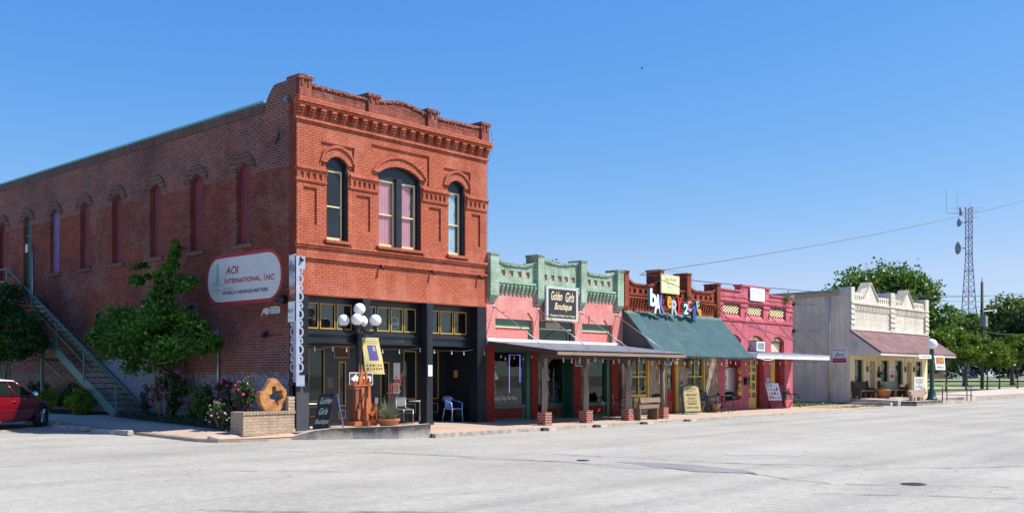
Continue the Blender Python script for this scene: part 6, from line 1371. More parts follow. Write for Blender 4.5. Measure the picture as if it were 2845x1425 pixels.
# ------------------------------------------------------------------ cream building
Cb = thing('cream_building', 'cream brick building with two pointed gables and rose shingle porch roof', 'building', (35.9, 0, 0))
XA, XB = 35.9, 47.15
m = MB(); ops = [rect(36.5, 37.65, 1.0, 2.40), rect(38.5, 39.25, .3, 2.34), rect(40.05, 41.15, 1.0, 2.40), rect(42.05, 43.25, 1.0, 2.40), rect(43.85, 44.6, .3, 2.34), rect(45.2, 46.3, 1.0, 2.40)]
m.plate(rect(XA + .01, XB, 0, 4.05), ops, -.004, .3); m.build('porch_wall', M['creamwall'], Cb)
m = MB(); lp = []
LX_ = [(36.35, 37.75), (38.0, 39.4), (39.75, 41.15), (41.85, 43.1), (43.45, 44.7), (45.0, 46.3)]
m.plate([(XA, 4.05), (XB, 4.05), (XB, 5.9), (44.95, 5.92), (44.9, 5.7), (43.97, 6.53), (43.0, 5.7), (42.95, 5.93), (41.9, 5.95), (41.45, 5.95), (39.65, 5.95), (39.6, 5.72), (38.6, 6.64), (37.7, 6.05), (37.68, 6.05), (XA, 6.05)], [rect(36.5 + .28 * k, 36.62 + .28 * k, 5.66, 5.88) for k in range(4)] + [rect(39.9 + .3 * k, 40.02 + .3 * k, 5.62, 5.84) for k in range(5)] + [rect(42.0 + .24 * k, 42.1 + .24 * k, 5.62, 5.84) for k in range(4)] + [rect(45.15 + .28 * k, 45.27 + .28 * k, 5.60, 5.82) for k in range(5)], .0, .32)
m.box(XA - .02, XB + .02, -.12, .0, 5.42, 5.50); m.box(XA, XB, -.07, 0, 5.36, 5.42)
for k in range(52):
    x = 36.35 + k * .198
    if 41.2 < x < 41.8 or x > 46.6: continue
    m.box(x, x + .10, -.07, .0, 5.08, 5.36)
for x0, x1 in ((36.33, 41.25), (41.88, 46.6)): m.box(x0, x1, -.08, 0, 5.36, 5.38)
for x0, x1, z in ((XA - .01, 36.33, 6.30), (41.26, 41.88, 6.28), (46.62, XB + .02, 6.18)):
    m.box(x0, x1, -.09, .6, 4.1, z)
    for k in range(5): m.box(x0 - .02, x1 + .02, -.13, .0, 4.3 + .28 * k, 4.37 + .28 * k)
m.build('parapet', M['creambrick'], Cb)
gm = plain('mossy_gable_coping', (.42, .36, .28), .9, var=.35)
for g0, gp, g1, zp, zs in ((37.62, 38.6, 39.66, 6.72, 5.98), (42.95, 43.97, 44.97, 6.62, 5.85)):
    m = MB()
    for a, b, za, zb in ((g0, gp, zs - .1, zp), (gp, g1, zp, zs - .22)):
        m.add([(a, -.06, za), (b, -.06, zb), (b, .55, zb), (a, .55, za), (a, -.06, za - .1), (b, -.06, zb - .1), (b, .55, zb - .1), (a, .55, za - .1)], [(0, 1, 2, 3), (7, 6, 5, 4), (0, 4, 5, 1), (2, 6, 7, 3), (0, 3, 7, 4), (1, 5, 6, 2)])
    m.build('gable_coping', gm, Cb)
dk = plain('lattice_gap', (.24, .17, .12), .8)
for a, b in LX_:
    m = MB()
    for r_ in range(5):
        for k in range(11):
            if (k + r_) % 2: x = a + (b - a) * k / 11; m.box(x + .02, x + (b - a) / 11 * .6, -.004, .0, 4.60 + r_ * .062, 4.625 + r_ * .062)
    m.build('brick_lattice', dk, Cb)
m = MB(); m.plate([(.003, 0), (24, 0), (24, 5.75), (.003, 5.92)], (), XA - .012, XA + .3, 'x'); m.build('side_wall', M['stucco'], Cb)
m = MB(); m.plate([(.62, 5.86), (24, 5.69), (24, 5.90), (.62, 6.07)], (), XA - .12, XA + .4, 'x'); m.build('eaves_board', plain('tan_eaves', (.46, .37, .26), .6), Cb)
m = MB(); m.plate([(.62, 6.071), (24, 5.901), (24, 5.99), (.62, 6.16)], (), XA - .2, XA + 11.2, 'x'); m.build('roof', plain('blue_grey_metal_roof', (.28, .31, .38), .4, .4), Cb)
m = MB(); m.box(42.1, 46.9, .9, 1.2, 5.9, 6.35); m.build('roof_curb', M['white'], Cb)
m = MB(); m.tube([(XA - .07, 1.1, .1), (XA - .07, 1.1, 5.85)], .06, 8); m.build('downpipe', plain('taupe_pipe', (.60, .50, .42), .6), Cb)
m = MB(); m.box(XB - .3, XB, .3, 24, 0, 5.6); m.box(XA + .3, XB - .3, 23.7, 24, 0, 5.6); m.build('rear_walls', M['creamwall'], Cb)
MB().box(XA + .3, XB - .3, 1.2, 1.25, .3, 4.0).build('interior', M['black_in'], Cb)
for i, o in enumerate(ops):
    a, b, z0, z1 = o[0][0], o[1][0], o[0][1], o[2][1]
    if z0 > .5:
        f = MB().plate(o, [rect(a + .05, b - .05, z0 + .05, z1 - .05)], .10, .22).build('window', M['darkgreen'], Cb); MB().box(a + .04, b - .04, .16, .166, z0 + .04, z1 - .04).build('pane', M['darkglass'], f)
    else:
        f = MB().plate(o, [rect(a + .12, b - .12, .5, z1 - .2)], .28, .34).build('door', M['offwhite'], Cb); MB().box(a + .11, b - .11, .3, .306, .5, z1 - .2).build('pane', M['darkglass'], f)
# porch roof, gable end, vent
m = MB(); m.add([(XA - .05, 0.0, 4.02), (XB + .05, 0.0, 3.98), (XB + .05, -1.72, 2.78), (XA - .05, -1.72, 2.80), (XA - .05, 0, 3.94), (XB + .05, 0, 3.90), (XB + .05, -1.72, 2.70), (XA - .05, -1.72, 2.72)], [(0, 1, 2, 3), (7, 6, 5, 4), (0, 3, 7, 4), (1, 5, 6, 2), (2, 6, 7, 3)]); m.build('shingle_roof', M['shingle'], Cb)
m = MB(); m.box(XA - .04, XB + .04, -1.70, -1.66, 2.60, 2.72); m.box(XA, XB, -.08, -.0, 4.0, 4.1); m.build('eave_trim', M['offwhite'], Cb)
m = MB(); m.plate([(-.0, 2.62), (-1.66, 2.62), (-1.66, 2.72), (-.0, 3.90)], (), XA, XA + .05, 'x'); g_ = m.build('gable_end', plain('grey_gable_boards', (.66, .57, .50), .7), Cb)
m = MB()
for k in range(9): m.box(XA - .03, XA - .001, -.44, -.14, 2.90 + k * .046, 2.925 + k * .046)
m.plate(rect(-.47, -.11, 2.87, 3.34), [rect(-.44, -.14, 2.9, 3.31)], XA - .035, XA - .001, 'x'); m.build('vent', M['offwhite'], g_)
MB().box(XA + .05, XB, -1.66, 0, 2.62, 2.66).build('porch_ceiling', M['creamwall'], Cb)
# porch floor, step, planter block
m = MB(); m.add([(XA, 0, .31), (46.2, 0, .31), (46.2, -2.6, .23), (XA, -2.6, .23), (XA, 0, -.1), (46.2, 0, -.1), (46.2, -2.6, -.2), (XA, -2.6, -.2)], [(0, 1, 2, 3), (0, 3, 7, 4), (3, 2, 6, 7), (1, 5, 6, 2)])
m.build('porch_floor', M['concrete'], kind='structure')
MB().box(XA - .36, XA - .002, -2.35, -.02, -.12, .125).build('porch_step', M['concrete'], kind='structure', bevel=.015)
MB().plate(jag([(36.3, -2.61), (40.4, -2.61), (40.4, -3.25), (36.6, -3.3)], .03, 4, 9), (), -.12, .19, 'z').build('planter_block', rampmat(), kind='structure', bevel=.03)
MB().add([(40.4, -2.62, .19), (46.5, -2.62, .0), (46.5, -3.3, .0), (40.4, -3.3, .19), (40.4, -2.62, -.1), (46.5, -2.62, -.1), (46.5, -3.3, -.1), (40.4, -3.3, -.1)], [(0, 1, 2, 3), (3, 2, 6, 7), (1, 5, 6, 2), (0, 3, 7, 4)]).build('access_ramp', M['concrete'], kind='structure')
MB().plate([(46.2, -2.6), (48, -2.6), (48, 2), (46.2, 2)], (), -.15, .262, 'z').build('park_walk', M['pave2'], kind='structure')
def pew(lab, x0, x1, y, z, paint=None):
    t = thing('pew_bench', lab, 'bench', ((x0 + x1) / 2, y, z), 'pew benches on the cream porch')
    for x in (x0, x1 - .06):
        for hole in (0,): MB().plate([(y - .42, z), (y - .26, z)] + [(y - .2 + .07 * math.cos(a), z + .02 + .15 * math.sin(a)) for a in lin(3.14, 0, 6)] + [(y + .08, z), (y + .10, z + .95), (y + .0, z + .97), (y - .06, z + .58), (y - .40, z + .56), (y - .44, z + .4)], (), x, x + .06, 'x').build('end_panel', M['pewwood'], t)
    MB().box(x0 + .06, x1 - .06, y - .38, y + .04, z + .40, z + .44).build('seat', plain('worn_pew_seat', (.32, .22, .15), .5) if 'worn_pew_seat' not in MATS else MATS['worn_pew_seat'], t)
    MB().add([(x0 + .06, y - .02, z + .45), (x1 - .06, y - .02, z + .45), (x1 - .06, y + .07, z + .9), (x0 + .06, y + .07, z + .9), (x0 + .06, y + .01, z + .45), (x1 - .06, y + .01, z + .45), (x1 - .06, y + .10, z + .9), (x0 + .06, y + .10, z + .9)], [(0, 1, 2, 3), (7, 6, 5, 4), (2, 6, 7, 3)]).build('backrest', paint or M['pewwood'], t)
    MB().box((x0 + x1) / 2 - .03, (x0 + x1) / 2 + .03, y - .3, y, z, z + .4).build('middle_leg', M['pewwood'], t)
pew('dark wooden church pew at the left end of the cream porch', 35.98, 37.9, -.15, .29)
pew('dark pew with painted picture backrest behind the large terracotta pot', 39.5, 42.3, -.15, .29, plain('painted_picture', (.12, .38, .40), .6, scale=2.2, var2=(.28, .18, .09)))
plantpot('large terracotta pot on the cream porch between the pews', 'dry spiky grasses in the large terracotta pot', 38.55, -.75, .27, .42, .50, M['terracotta'], M['grassleaf'], 110, .55, 21)
plantpot('smaller terracotta pot near the right door of the cream porch', 'spiky plant in the smaller terracotta pot', 42.7, -.45, .28, .30, .42, M['terracotta'], M['grassleaf'], 90, .5, 22)
for x, lab in ((38.1, 'left of the first door'), (39.65, 'right of the first door'), (43.55, 'left of the second door'), (44.9, 'right of the second door')):
    t = thing('wall_lantern', 'green bracket lantern on the cream porch wall ' + lab, 'lantern', (x, -.05, 1.75), 'lanterns on the cream porch wall')
    MB().lathe([(.07, 0), (.07, .28), (0, .28)], (x, -.03, 1.76), 8).build('back_plate', M['darkgreen'], t); MB().tube([(x, -.06, 1.8), (x + .06, -.14, 1.74), (x + .12, -.2, 1.82), (x + .12, -.2, 1.88)], .015, 6).build('arm', M['darkgreen'], t)
    MB().lathe([(.04, 0), (.08, .2), (.10, .22), (.03, .29), (0, .3)], (x + .12, -.2, 1.86), 8).build('lantern_glass', plain('dim_lantern_glass', (.40, .38, .30), .3) if 'dim_lantern_glass' not in MATS else MATS['dim_lantern_glass'], t); MB().tube([(x, -.02, 2.1), (x, -.02, 2.62)], .015, 5).build('conduit', M['offwhite'], t)
strand('bulbs strung under the eaves of the cream porch', [(39.0, -1.5, 2.55), (40.6, -1.5, 2.5), (42.2, -1.5, 2.55), (43.8, -1.5, 2.5), (45.2, -1.5, 2.55)], .04, 9, .16, .035)
def vsign(lab, x0, x1, y, z0, z1, side=False):
    t = thing('visitor_sign', lab, 'sign', (x0, y, z0), 'town signs on the cream building')
    if side: O = lambda a, b: (XA - .03, y - a, z0 + b); U = SX; w = x1
    else: O = lambda a, b: (x0 + a, y, z0 + b); U = FX; w = x1 - x0
    h = z1 - z0
    MB().obox(O(0, 0), U, FZ, w, h, .02).build('board', M['paper'], t); nn = Vector(U).cross(Vector(FZ)) * .004
    MB().obox(Vector(O(w * .05, h * .04)) + nn, U, FZ, w * .9, h * .27, .002).build('red_panel', M['signred'], t)
    text('SMITHVILLE', M['signred'], t, Vector(O(w * .07, h * .76)) + nn, U, FZ, w * .86, h * .13)
    m = MB(); q = [(.2, .50), (.82, .50), (.80, .55), (.72, .57), (.6, .545), (.5, .57), (.42, .55), (.3, .57), (.24, .55)]
    m.add([Vector(O(w * a, h * b)) + nn for a, b in q], [tuple(range(len(q)))]); m.add([Vector(O(w * a, h * b)) + nn for a, b in ((.36, .6), (.41, .6), (.41, .7), (.36, .7))], [(0, 1, 2, 3)]); m.build('train_emblem', M['ink'], t)
    text('Visitor Information', M['paper'], t, Vector(O(w * .14, h * .18)) + nn * 1.6, U, FZ, w * .72, h * .07); text('CHAMBER OF COMMERCE', M['ink'], t, Vector(O(w * .1, h * .35)) + nn, U, FZ, w * .8, h * .06)
vsign('white and red town sign on the taupe side wall of the cream building', 0, .86, 1.0, 2.2, 3.06, True)
vsign('white and red town sign on the cream porch wall between two windows', 41.27, 41.95, -.02, 1.36, 2.14)
t = thing('mailbox', 'black mailbox on the cream porch wall beside the second window', 'mailbox', (39.75, -.1, 1.42)); MB().box(39.5, 40.0, -.2, .0, 1.42, 1.66).build('box', M['blackmetal'], t, bevel=.03); MB().add([(39.47, -.23, 1.66), (40.03, -.23, 1.66), (40.03, 0, 1.74), (39.47, 0, 1.74)], [(0, 1, 2, 3)]).build('lid', M['blackmetal'], t)
t = thing('chamber_sign', 'pale standing sign board lettered for the chamber of commerce on the porch', 'sign', (42.6, -1.2, .27))
MB().box(41.75, 43.4, -1.22, -1.18, .50, 1.46).build('board', plain('pale_grey_board', (.56, .54, .50), .6, var=.08), t)
for s__, z, w_ in (('SMITHVILLE', 1.24, 1.1), ('CHAMBER', 1.10, 1.0), ('of', .98, .2), ('COMMERCE', .84, 1.15)): text(s__, M['ink'], t, (42.57 - w_ / 2, -1.224, z), FX, FZ, w_, .075)
for x in (41.9, 43.2): MB().box(x, x + .06, -1.19, -1.13, .26, .6).build('leg', M['offwhite'], t)
# pig cut-out
t = thing('pig_statue', 'speckled metal pig figure standing on the porch edge beside the lamp post', 'pig statue', (38.2, -2.75, .19))
px_, pz_ = 37.1, .19; S = 1.15
body = [(.08, .50), (.25, .56), (.6, .58), (1.0, .575), (1.35, .58), (1.55, .60), (1.68, .66), (1.74, .60), (1.88, .56), (2.0, .48), (2.06, .40), (2.0, .34), (1.86, .32), (1.72, .26), (1.60, .22), (1.62, .02), (1.50, .0), (1.44, .20), (1.36, .20), (1.28, .0), (1.18, .0), (1.2, .2), (.9, .19), (.72, .22), (.70, .02), (.58, .0), (.5, .22), (.42, .2), (.3, .0), (.2, .02), (.24, .22), (.1, .3), (.04, .4)]
m = MB(); m.plate([(px_ + x * S, pz_ + z * 1.0) for x, z in body], (), -2.80, -2.62); pm = plain('speckled_pig_paint', (.50, .38, .29), .7, scale=16, var2=(.16, .10, .08)); m.build('body', pm, t, bevel=.05)
MB().ball((px_ + 1.82 * S, -2.71, pz_ + .45), .15, 12, (1, .9, 1)).tube([(px_ + 1.93 * S, -2.71, pz_ + .42), (px_ + 2.04 * S, -2.71, pz_ + .40)], [.09, .08], 10).build('head', pm, t)
for s_ in (-1, 1): MB().plate([(px_ + 1.66 * S, pz_ + .56), (px_ + 1.8 * S, pz_ + .58), (px_ + 1.7 * S, pz_ + .70)], (), -2.71 + s_ * .09, -2.71 + s_ * .11).build('ear', pm, t)
MB().tube([(px_ + .07, -2.71, pz_ + .48), (px_ - .02, -2.71, pz_ + .54), (px_ - .0, -2.71, pz_ + .46)], .012, 5).build('tail', pm, t)
# single globe lamp with blade sign and banner
lx, ly, lz = 40.0, -2.85, .19
t = thing('street_lamp', 'dark green street lamp with one white globe in front of the cream porch', 'street lamp', (lx, ly, lz))
MB().lathe([(.30, 0), (.30, .08), (.24, .12), (.20, .42), (.17, .5), (.19, .54), (.12, .60), (.11, .75), (.125, .78), (.11, .82), (.105, 2.55), (.13, 2.6), (.13, 2.66), (.10, 2.7), (.10, 2.78), (.15, 2.82), (0, 2.82)], (lx, ly, lz), 16).build('pole', plain('lamp_green', (.015, .06, .05), .35), t)
MB().ball((lx, ly, lz + 3.06), .285, 24).build('globe', M['globe'], t)
t = thing('street_name_blade', 'white street name blade fixed to the single globe lamp post', 'street sign', (39.0, ly, 2.46)); MB().box(38.1, 39.92, ly - .02, ly, 2.45, 2.66).build('blade', M['white'], t); text('TAYLOR STREET', M['ink'], t, (38.3, ly - .024, 2.51), FX, FZ, 1.4, .09)
t = thing('hanging_banner', 'white banner with orange sunset picture on the single globe lamp', 'banner', (41.0, ly, 1.85))
bf = lambda u, v: (lx + .35 + 1.5 * u + .2 * (1 - v), ly - .02, 1.85 + .79 * v)
MB().grid(bf, 2, 2).build('cloth', M['paper'], t); MB().grid(lambda u, v: (bf(.1 + .8 * u, .42 + .46 * v)[0], ly - .03, bf(0, .42 + .46 * v)[2]), 2, 2).build('picture', M['orangeprint'], t)
for i in range(5): MB().grid(lambda u, v, i=i: (bf(.15 + .15 * i + .08 * u, .12 + .14 * v)[0], ly - .03, bf(0, .12 + .14 * v)[2]), 1, 1).build('logo', lg[i], t)
MB().tube([(lx, ly, 2.64), (lx + 1.95, ly, 2.64)], .02, 5).tube([(lx, ly, 1.85), (lx + 2.05, ly, 1.85)], .02, 5).build('rod', M['blackmetal'], t)
t = thing('handrail', 'black pipe handrail along the ramp beside the single globe lamp', 'handrail', (43, -3.0, .1)); m = MB()
zt = lambda x: 1.0 - (x - 40.3) * .026
m.tube([(40.3, -3.0, 1.0), (46.2, -3.0, zt(46.2))], .03, 6); m.tube([(40.3, -3.0, .5), (46.2, -3.0, .36)], .025, 6); m.build('rails', M['blackmetal'], t)
for x in (41.2, 41.9, 45.2, 45.9): MB().tube([(x, -3.0, .02), (x, -3.0, zt(x))], .03, 6).build('post', M['blackmetal'], t)
# ------------------------------------------------------------------ outside stair on the side wall
ST = thing('outside_stair', 'green steel stair climbing the brick side wall to the upper door', 'staircase', (-.6, 12, .2))
yb, zb, yt, zt_ = 8.05, .22, 16.6, 4.56; sl = (zt_ - zb) / (yt - yb)
for x, nm in ((-1.15, 'outer'), (-.12, 'inner')):
    MB().plate([(yb - .1, zb), (yb + .28, zb - .02), (yt + .1, zt_ - .28), (yt + .1, zt_ + .06), (yb - .05, zb + .16)], (), x, x + .05, 'x').build('stringer', M['teal'], ST)
m = MB(); n = 23
for k in range(n): y = yb + .15 + (yt - yb - .2) * k / n; z = zb + .14 + sl * (y - yb - .1); m.box(-1.1, -.12, y, y + .30, z - .035, z)
m.build('treads', plain('worn_stair_treads', (.10, .085, .06), .8), ST)
MB().box(-1.2, -.02, 16.6, 18.9, 4.46, 4.58).build('landing', M['teal'], ST)
m = MB(); m.tube([(-1.15, yb + .0, zb + 1.08), (-1.15, yt, zt_ + 1.0), (-1.15, 18.9, zt_ + 1.0), (-.05, 18.9, zt_ + 1.0)], .03, 6); m.tube([(-1.15, yb + .0, zb + .62), (-1.15, yt, zt_ + .52), (-1.15, 18.9, zt_ + .52), (-.05, 18.9, zt_ + .52)], .022, 6); m.build('handrail', M['teal'], ST)
for y in (8.05, 10.3, 12.4, 14.4, 16.6, 17.7, 18.9): z = min(zt_, zb + sl * (y - yb)); MB().box(-1.175, -1.125, y - .025, y + .025, z, z + 1.03).build('rail_post', M['teal'], ST)
for y, z1 in ((13.6, 2.72), (16.7, 4.5), (18.8, 4.5)): MB().box(-1.18, -1.08, y - .05, y + .05, .15, z1).build('support_post', M['teal'], ST)
MB().plate([(13.6, 2.2), (13.75, 2.2), (12.0, 1.45), (11.9, 1.45)], (), -1.14, -1.08, 'x').box(-1.12, -.05, 13.55, 13.65, 2.05, 2.15).build('brace', M['teal'], ST)
t = thing('wall_lamp', 'small silver lamp under the green outside stair', 'wall lamp', (-.1, 12.9, 2.0)); MB().lathe([(.05, 0), (.14, .03), (.10, .14), (0, .16)], (-.35, 12.9, 1.95), 10).tube([(-.02, 12.9, 2.05), (-.35, 12.9, 2.08)], .015, 5).build('head', M['steel'], t)

# ------------------------------------------------------------------ red car nosing in
def loft(secs, close=True):
    m = MB(); k = len(secs[0]); vs = [p for s in secs for p in s]
    m.add(vs, [(i * k + j, (i + 1) * k + j, (i + 1) * k + j + 1, i * k + j + 1) for i in range(len(secs) - 1) for j in range(k - 1)], True)
    if close: m.add(secs[0], [tuple(range(k))]); m.add(secs[-1], [tuple(range(k))[::-1]])
    return m
CAR = thing('parked_car', 'red sedan with white roof parked nose in at the side wall', 'car', (0, 0, 0))
def sec(x, w, z0, zs, zt, wt=.80):
    h = [(0, z0), (w * .86, z0), (w * .97, z0 + .10), (w, (z0 + zs) / 2 + .05), (w * .985, zs - .05), (w * .955, zs), (w * wt, zt - .012), (w * .4, zt + .012), (0, zt + .02)]
    full = h + [(-a, b) for a, b in h[-2::-1]]
    return [(x, a, b) for a, b in full]
stn = [(2.36, .46, .40, .52, .60), (2.30, .66, .30, .60, .68), (2.14, .80, .24, .68, .755), (1.85, .87, .21, .76, .82), (1.4, .895, .20, .84, .895), (.98, .90, .20, .895, .965), (.5, .905, .20, .915, .97), (-.4, .91, .20, .925, .98), (-1.2, .905, .20, .935, .99), (-1.75, .89, .22, .93, 1.0), (-2.2, .85, .26, .90, .99), (-2.45, .78, .32, .84, .95), (-2.52, .70, .42, .74, .86)]
loft([sec(*s) for s in stn]).build('body', M['carred'], CAR)
def gsec(x, z, w): return x, z, w
gl_ = MB(); A_ = [(1.06, .96, .80), (.30, 1.385, .60), (-.9, 1.40, .60), (-1.75, .98, .74)]
def ring(pts, m):
    for i in range(len(pts) - 1):
        (xa, za, wa), (xb, zb_, wb) = pts[i], pts[i + 1]; m.add([(xa, -wa, za), (xa, wa, za), (xb, wb, zb_), (xb, -wb, zb_)], [(0, 1, 2, 3)])
ring(A_[:2], gl_); ring(A_[2:], gl_)
for s_ in (-1, 1): gl_.add([(.95, s_ * .83, .95), (.26, s_ * .61, 1.37), (-.9, s_ * .61, 1.385), (-1.45, s_ * .80, .98)], [(0, 1, 2, 3)])
gl_.build('windows', M['darkglass'], CAR)
rf = MB(); rf.grid(lambda u, v: (.34 - 1.3 * u, (-.625 + 1.25 * v), 1.385 + .06 * math.sin(math.pi * u) ** .7 * 1 + .03 * math.sin(math.pi * v) - .0 * u), 8, 8)
for s_ in (-1, 1):
    rf.add([(-.62, s_ * .655, 1.30), (-.95, s_ * .62, 1.40), (-1.75, s_ * .80, .985), (-1.12, s_ * .845, .965)], [(0, 1, 2, 3)]); rf.tube([(.32, s_ * .625, 1.385), (-.3, s_ * .64, 1.41), (-.92, s_ * .625, 1.395)], .03, 6)
rf.build('roof', M['white'], CAR)
for s_ in (-1, 1):
    m = MB(); m.tube([(1.06, s_ * .82, .95), (.32, s_ * .62, 1.385)], .03, 6); m.tube([(.02, s_ * .86, .93), (-.10, s_ * .63, 1.39)], .022, 6)
    m.build('window_pillar', M['carred'], CAR)
m = MB()
for s_ in (-1, 1): m.tube([(1.05, s_ * .84, .955), (-1.5, s_ * .86, .985)], .012, 5); m.tube([(1.9, s_ * .885, .50), (-1.9, s_ * .905, .52)], .012, 5)
m.build('trim', M['chrome'], CAR)
for s_ in (-1, 1):
    mr = MB().ball((.86, s_ * 1.0, 1.0), .11, 10, (.5, 1, .75)).build('wing_mirror', M['chrome'], CAR)
    MB().tube([(-.02, s_ * .93, .80), (-.22, s_ * .93, .80)], .02, 6).build('door_handle', M['carred'], CAR); MB().tube([(-1.0, s_ * .93, .82), (-1.2, s_ * .93, .82)], .02, 6).build('door_handle', M['carred'], CAR)
    MB().ball((2.16, s_ * .62, .64), .13, 10, (.8, 1.2, .6)).build('headlight', M['chrome'], CAR)
    for x in (1.42, -1.38):
        ar = MB(); ar.lathe([(.0, 0), (.39, 0), (.39, .02), (0, .02)], (0, 0, 0), 24); ar.v = [(x + a, s_ * (.895 + c * .8), .34 + b) for a, b, c in ar.v]; ar.build('wheel_arch', M['blackdull'], CAR)
        w = thing('wheel', None, None); w.parent = CAR
        ty = MB(); ty.lathe([(.22, -.10), (.30, -.11), (.335, -.08), (.335, .08), (.30, .11), (.22, .10)], (0, 0, 0), 28); ty.v = [(x + a, s_ * (.84 + c), .335 + b) for a, b, c in ty.v]; ty.build('tyre', M['tyre'], w)
        ri = MB(); ri.lathe([(.235, .02), (.235, .115), (.215, .115), (.20, .05), (0, .05)], (0, 0, 0), 28)
        ri.v = [(x + a, s_ * (.84 + c), .335 + b) for a, b, c in ri.v]; ri.build('rim', M['blackmetal'], w)
        sp_ = MB()
        for k in range(6):
            a = R(60 * k + 10); c_, s2 = math.cos(a), math.sin(a)
            for off in (-.035, .035):
                sp_.tube([(x + c_ * .05 - s2 * off * .5, s_ * .935, .335 + s2 * .05 + c_ * off * .5), (x + c_ * .215 - s2 * off, s_ * .945, .335 + s2 * .215 + c_ * off)], .016, 5)
        sp_.ball((x, s_ * .935, .335), .05, 10, (1, .5, 1)); sp_.build('spokes', M['chrome'], w)
h = R(39); c, s_ = math.cos(h), math.sin(h)
# front right wheel (x 1.42, y -0.9) rests at (-3.49, 8.1)
CAR.location = (-3.49 - (1.42 * c + .9 * s_), 8.1 - (1.42 * s_ - .9 * c), -.012); CAR.rotation_euler = (0, 0, h)

# ------------------------------------------------------------------ plants
def leaves(name, mat, parent, P, size, seed, up=.35, aspect=.6, **kw):
    "one leaf blade at every point"
    rg = np.random.default_rng(seed); P = np.asarray(P, float); n = len(P)
    N_ = rg.normal(size=(n, 3)); N_[:, 2] += up * 2; N_ /= np.linalg.norm(N_, axis=1)[:, None]
    T = rg.normal(size=(n, 3)); T -= (T * N_).sum(1)[:, None] * N_; T /= np.linalg.norm(T, axis=1)[:, None]; B_ = np.cross(N_, T)
    s = (size * rg.uniform(.6, 1.35, n))[:, None]
    V = np.stack([P - T * s, P + B_ * s * aspect * .9 - T * s * .1 + N_ * s * .15, P + T * s, P - B_ * s * aspect * .9 - T * s * .1 + N_ * s * .15], 1).reshape(-1, 3)
    off = np.array(woff(parent)) if parent is not None else P.mean(0) * [1, 1, 0]
    me = bpy.data.meshes.new(name); me.vertices.add(4 * n); me.vertices.foreach_set('co', (V - off).ravel())
    me.loops.add(4 * n); me.loops.foreach_set('vertex_index', np.arange(4 * n, dtype=np.int32)); me.polygons.add(n); me.polygons.foreach_set('loop_start', np.arange(0, 4 * n, 4, dtype=np.int32)); me.polygons.foreach_set('loop_total', np.full(n, 4, dtype=np.int32))
    me.update(); me.validate(); me.materials.append(mat); o = bpy.data.objects.new(name, me); COL.objects.link(o)
    if parent is not None: o.parent = parent
    else: o.location = off
    return tag(o, **kw)
def cloud(rg, c, r, n, shell=.5, fuzz=.1):
    "points in an ellipsoid, denser towards its skin"
    d = rg.normal(size=(n, 3)); d /= np.linalg.norm(d, axis=1)[:, None]; q = rg.uniform(shell ** 3, 1, n) ** (1 / 3) * rg.normal(1, fuzz, n)
    return np.array(c) + d * q[:, None] * np.array(r)
def tree(name, label, base, trunk_h, crown, leaf, mat, nclump, nleaf, seed, group=None, bark=None, tr=.22, cat='tree', lean=(0, 0), clr=(.22, .34), stems=1):
    "crown: list of (centre, radii, share); clumps of leaves sit through each"
    rg = np.random.default_rng(seed); rnd = random.Random(seed); t = thing(name, label, cat, base, group); bx, by, bz = base; pts = []; heads = []
    for (c, r, sh) in crown:
        for k in range(max(1, int(nclump * sh))):
            d = rg.normal(size=3); d /= np.linalg.norm(d); q = rg.uniform(.25, 1) ** .5
            if d[2] < -.55: d[2] *= .5
            cc = np.array(c) + d * q * np.array(r) * .86; rr = min(r) * rg.uniform(*clr); heads.append(cc)
            pts.append(cloud(rg, cc, (rr * 1.15, rr * 1.15, rr * .8), int(nleaf * rg.uniform(.4, 1.3)), .2, .34))
    leaves('crown', mat, t, np.concatenate(pts), leaf, seed + 1)
    m = MB()
    for s in range(stems):
        ox = rnd.uniform(-.25, .25) * (stems > 1); oy = rnd.uniform(-.25, .25) * (stems > 1)
        top = Vector((bx + lean[0] + ox * 2, by + lean[1] + oy * 2, bz + trunk_h)); p0 = Vector((bx + ox * .5, by + oy * .5, bz - .1))
        m.tube([p0, p0.lerp(top, .15), p0.lerp(top, .55) + Vector((rnd.uniform(-.1, .1), rnd.uniform(-.1, .1), 0)) * trunk_h * .3, top], [tr * 1.35, tr, tr * .8, tr * .55], 8)
        for hd in rnd.sample(heads, min(len(heads), 9 if stems == 1 else 5)):
            hd = Vector(hd); mid = top.lerp(hd, .5) + Vector((0, 0, -.08 * (hd - top).length)); m.tube([top, mid, hd], [tr * .45, tr * .25, tr * .08], 5)
    m.build('trunk', bark or M['bark'], t); return t
M['lf_red'] = leafmat('redbud_leaf', [(.022, .085, .014), (.045, .14, .02), (.09, .22, .03), (.17, .32, .05)], .4, .02)
M['lf_vine'] = leafmat('vine_leaf', [(.014, .05, .016), (.03, .085, .022), (.055, .125, .03)], .35, .015)
M['lf_oak'] = leafmat('oak_leaf', [(.035, .085, .018), (.065, .14, .03), (.11, .20, .045), (.18, .27, .08)], .35, .025)
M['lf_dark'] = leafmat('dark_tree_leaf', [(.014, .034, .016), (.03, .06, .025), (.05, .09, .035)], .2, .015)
M['lf_light'] = leafmat('pale_tree_leaf', [(.07, .12, .04), (.10, .155, .045), (.17, .23, .085)], .35, .03)
M['lf_myrtle'] = leafmat('myrtle_leaf', [(.05, .095, .014), (.09, .155, .022), (.15, .215, .036)], .4, .02)
M['lf_bush'] = leafmat('yellow_green_bush_leaf', [(.06, .14, .012), (.17, .27, .025), (.38, .44, .04)], .35, .02)
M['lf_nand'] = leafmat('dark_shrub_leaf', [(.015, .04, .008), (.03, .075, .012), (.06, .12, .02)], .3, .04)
M['lf_rose'] = leafmat('rose_leaf', [(.03, .06, .02), (.07, .12, .04), (.16, .20, .10)], .3, .06)
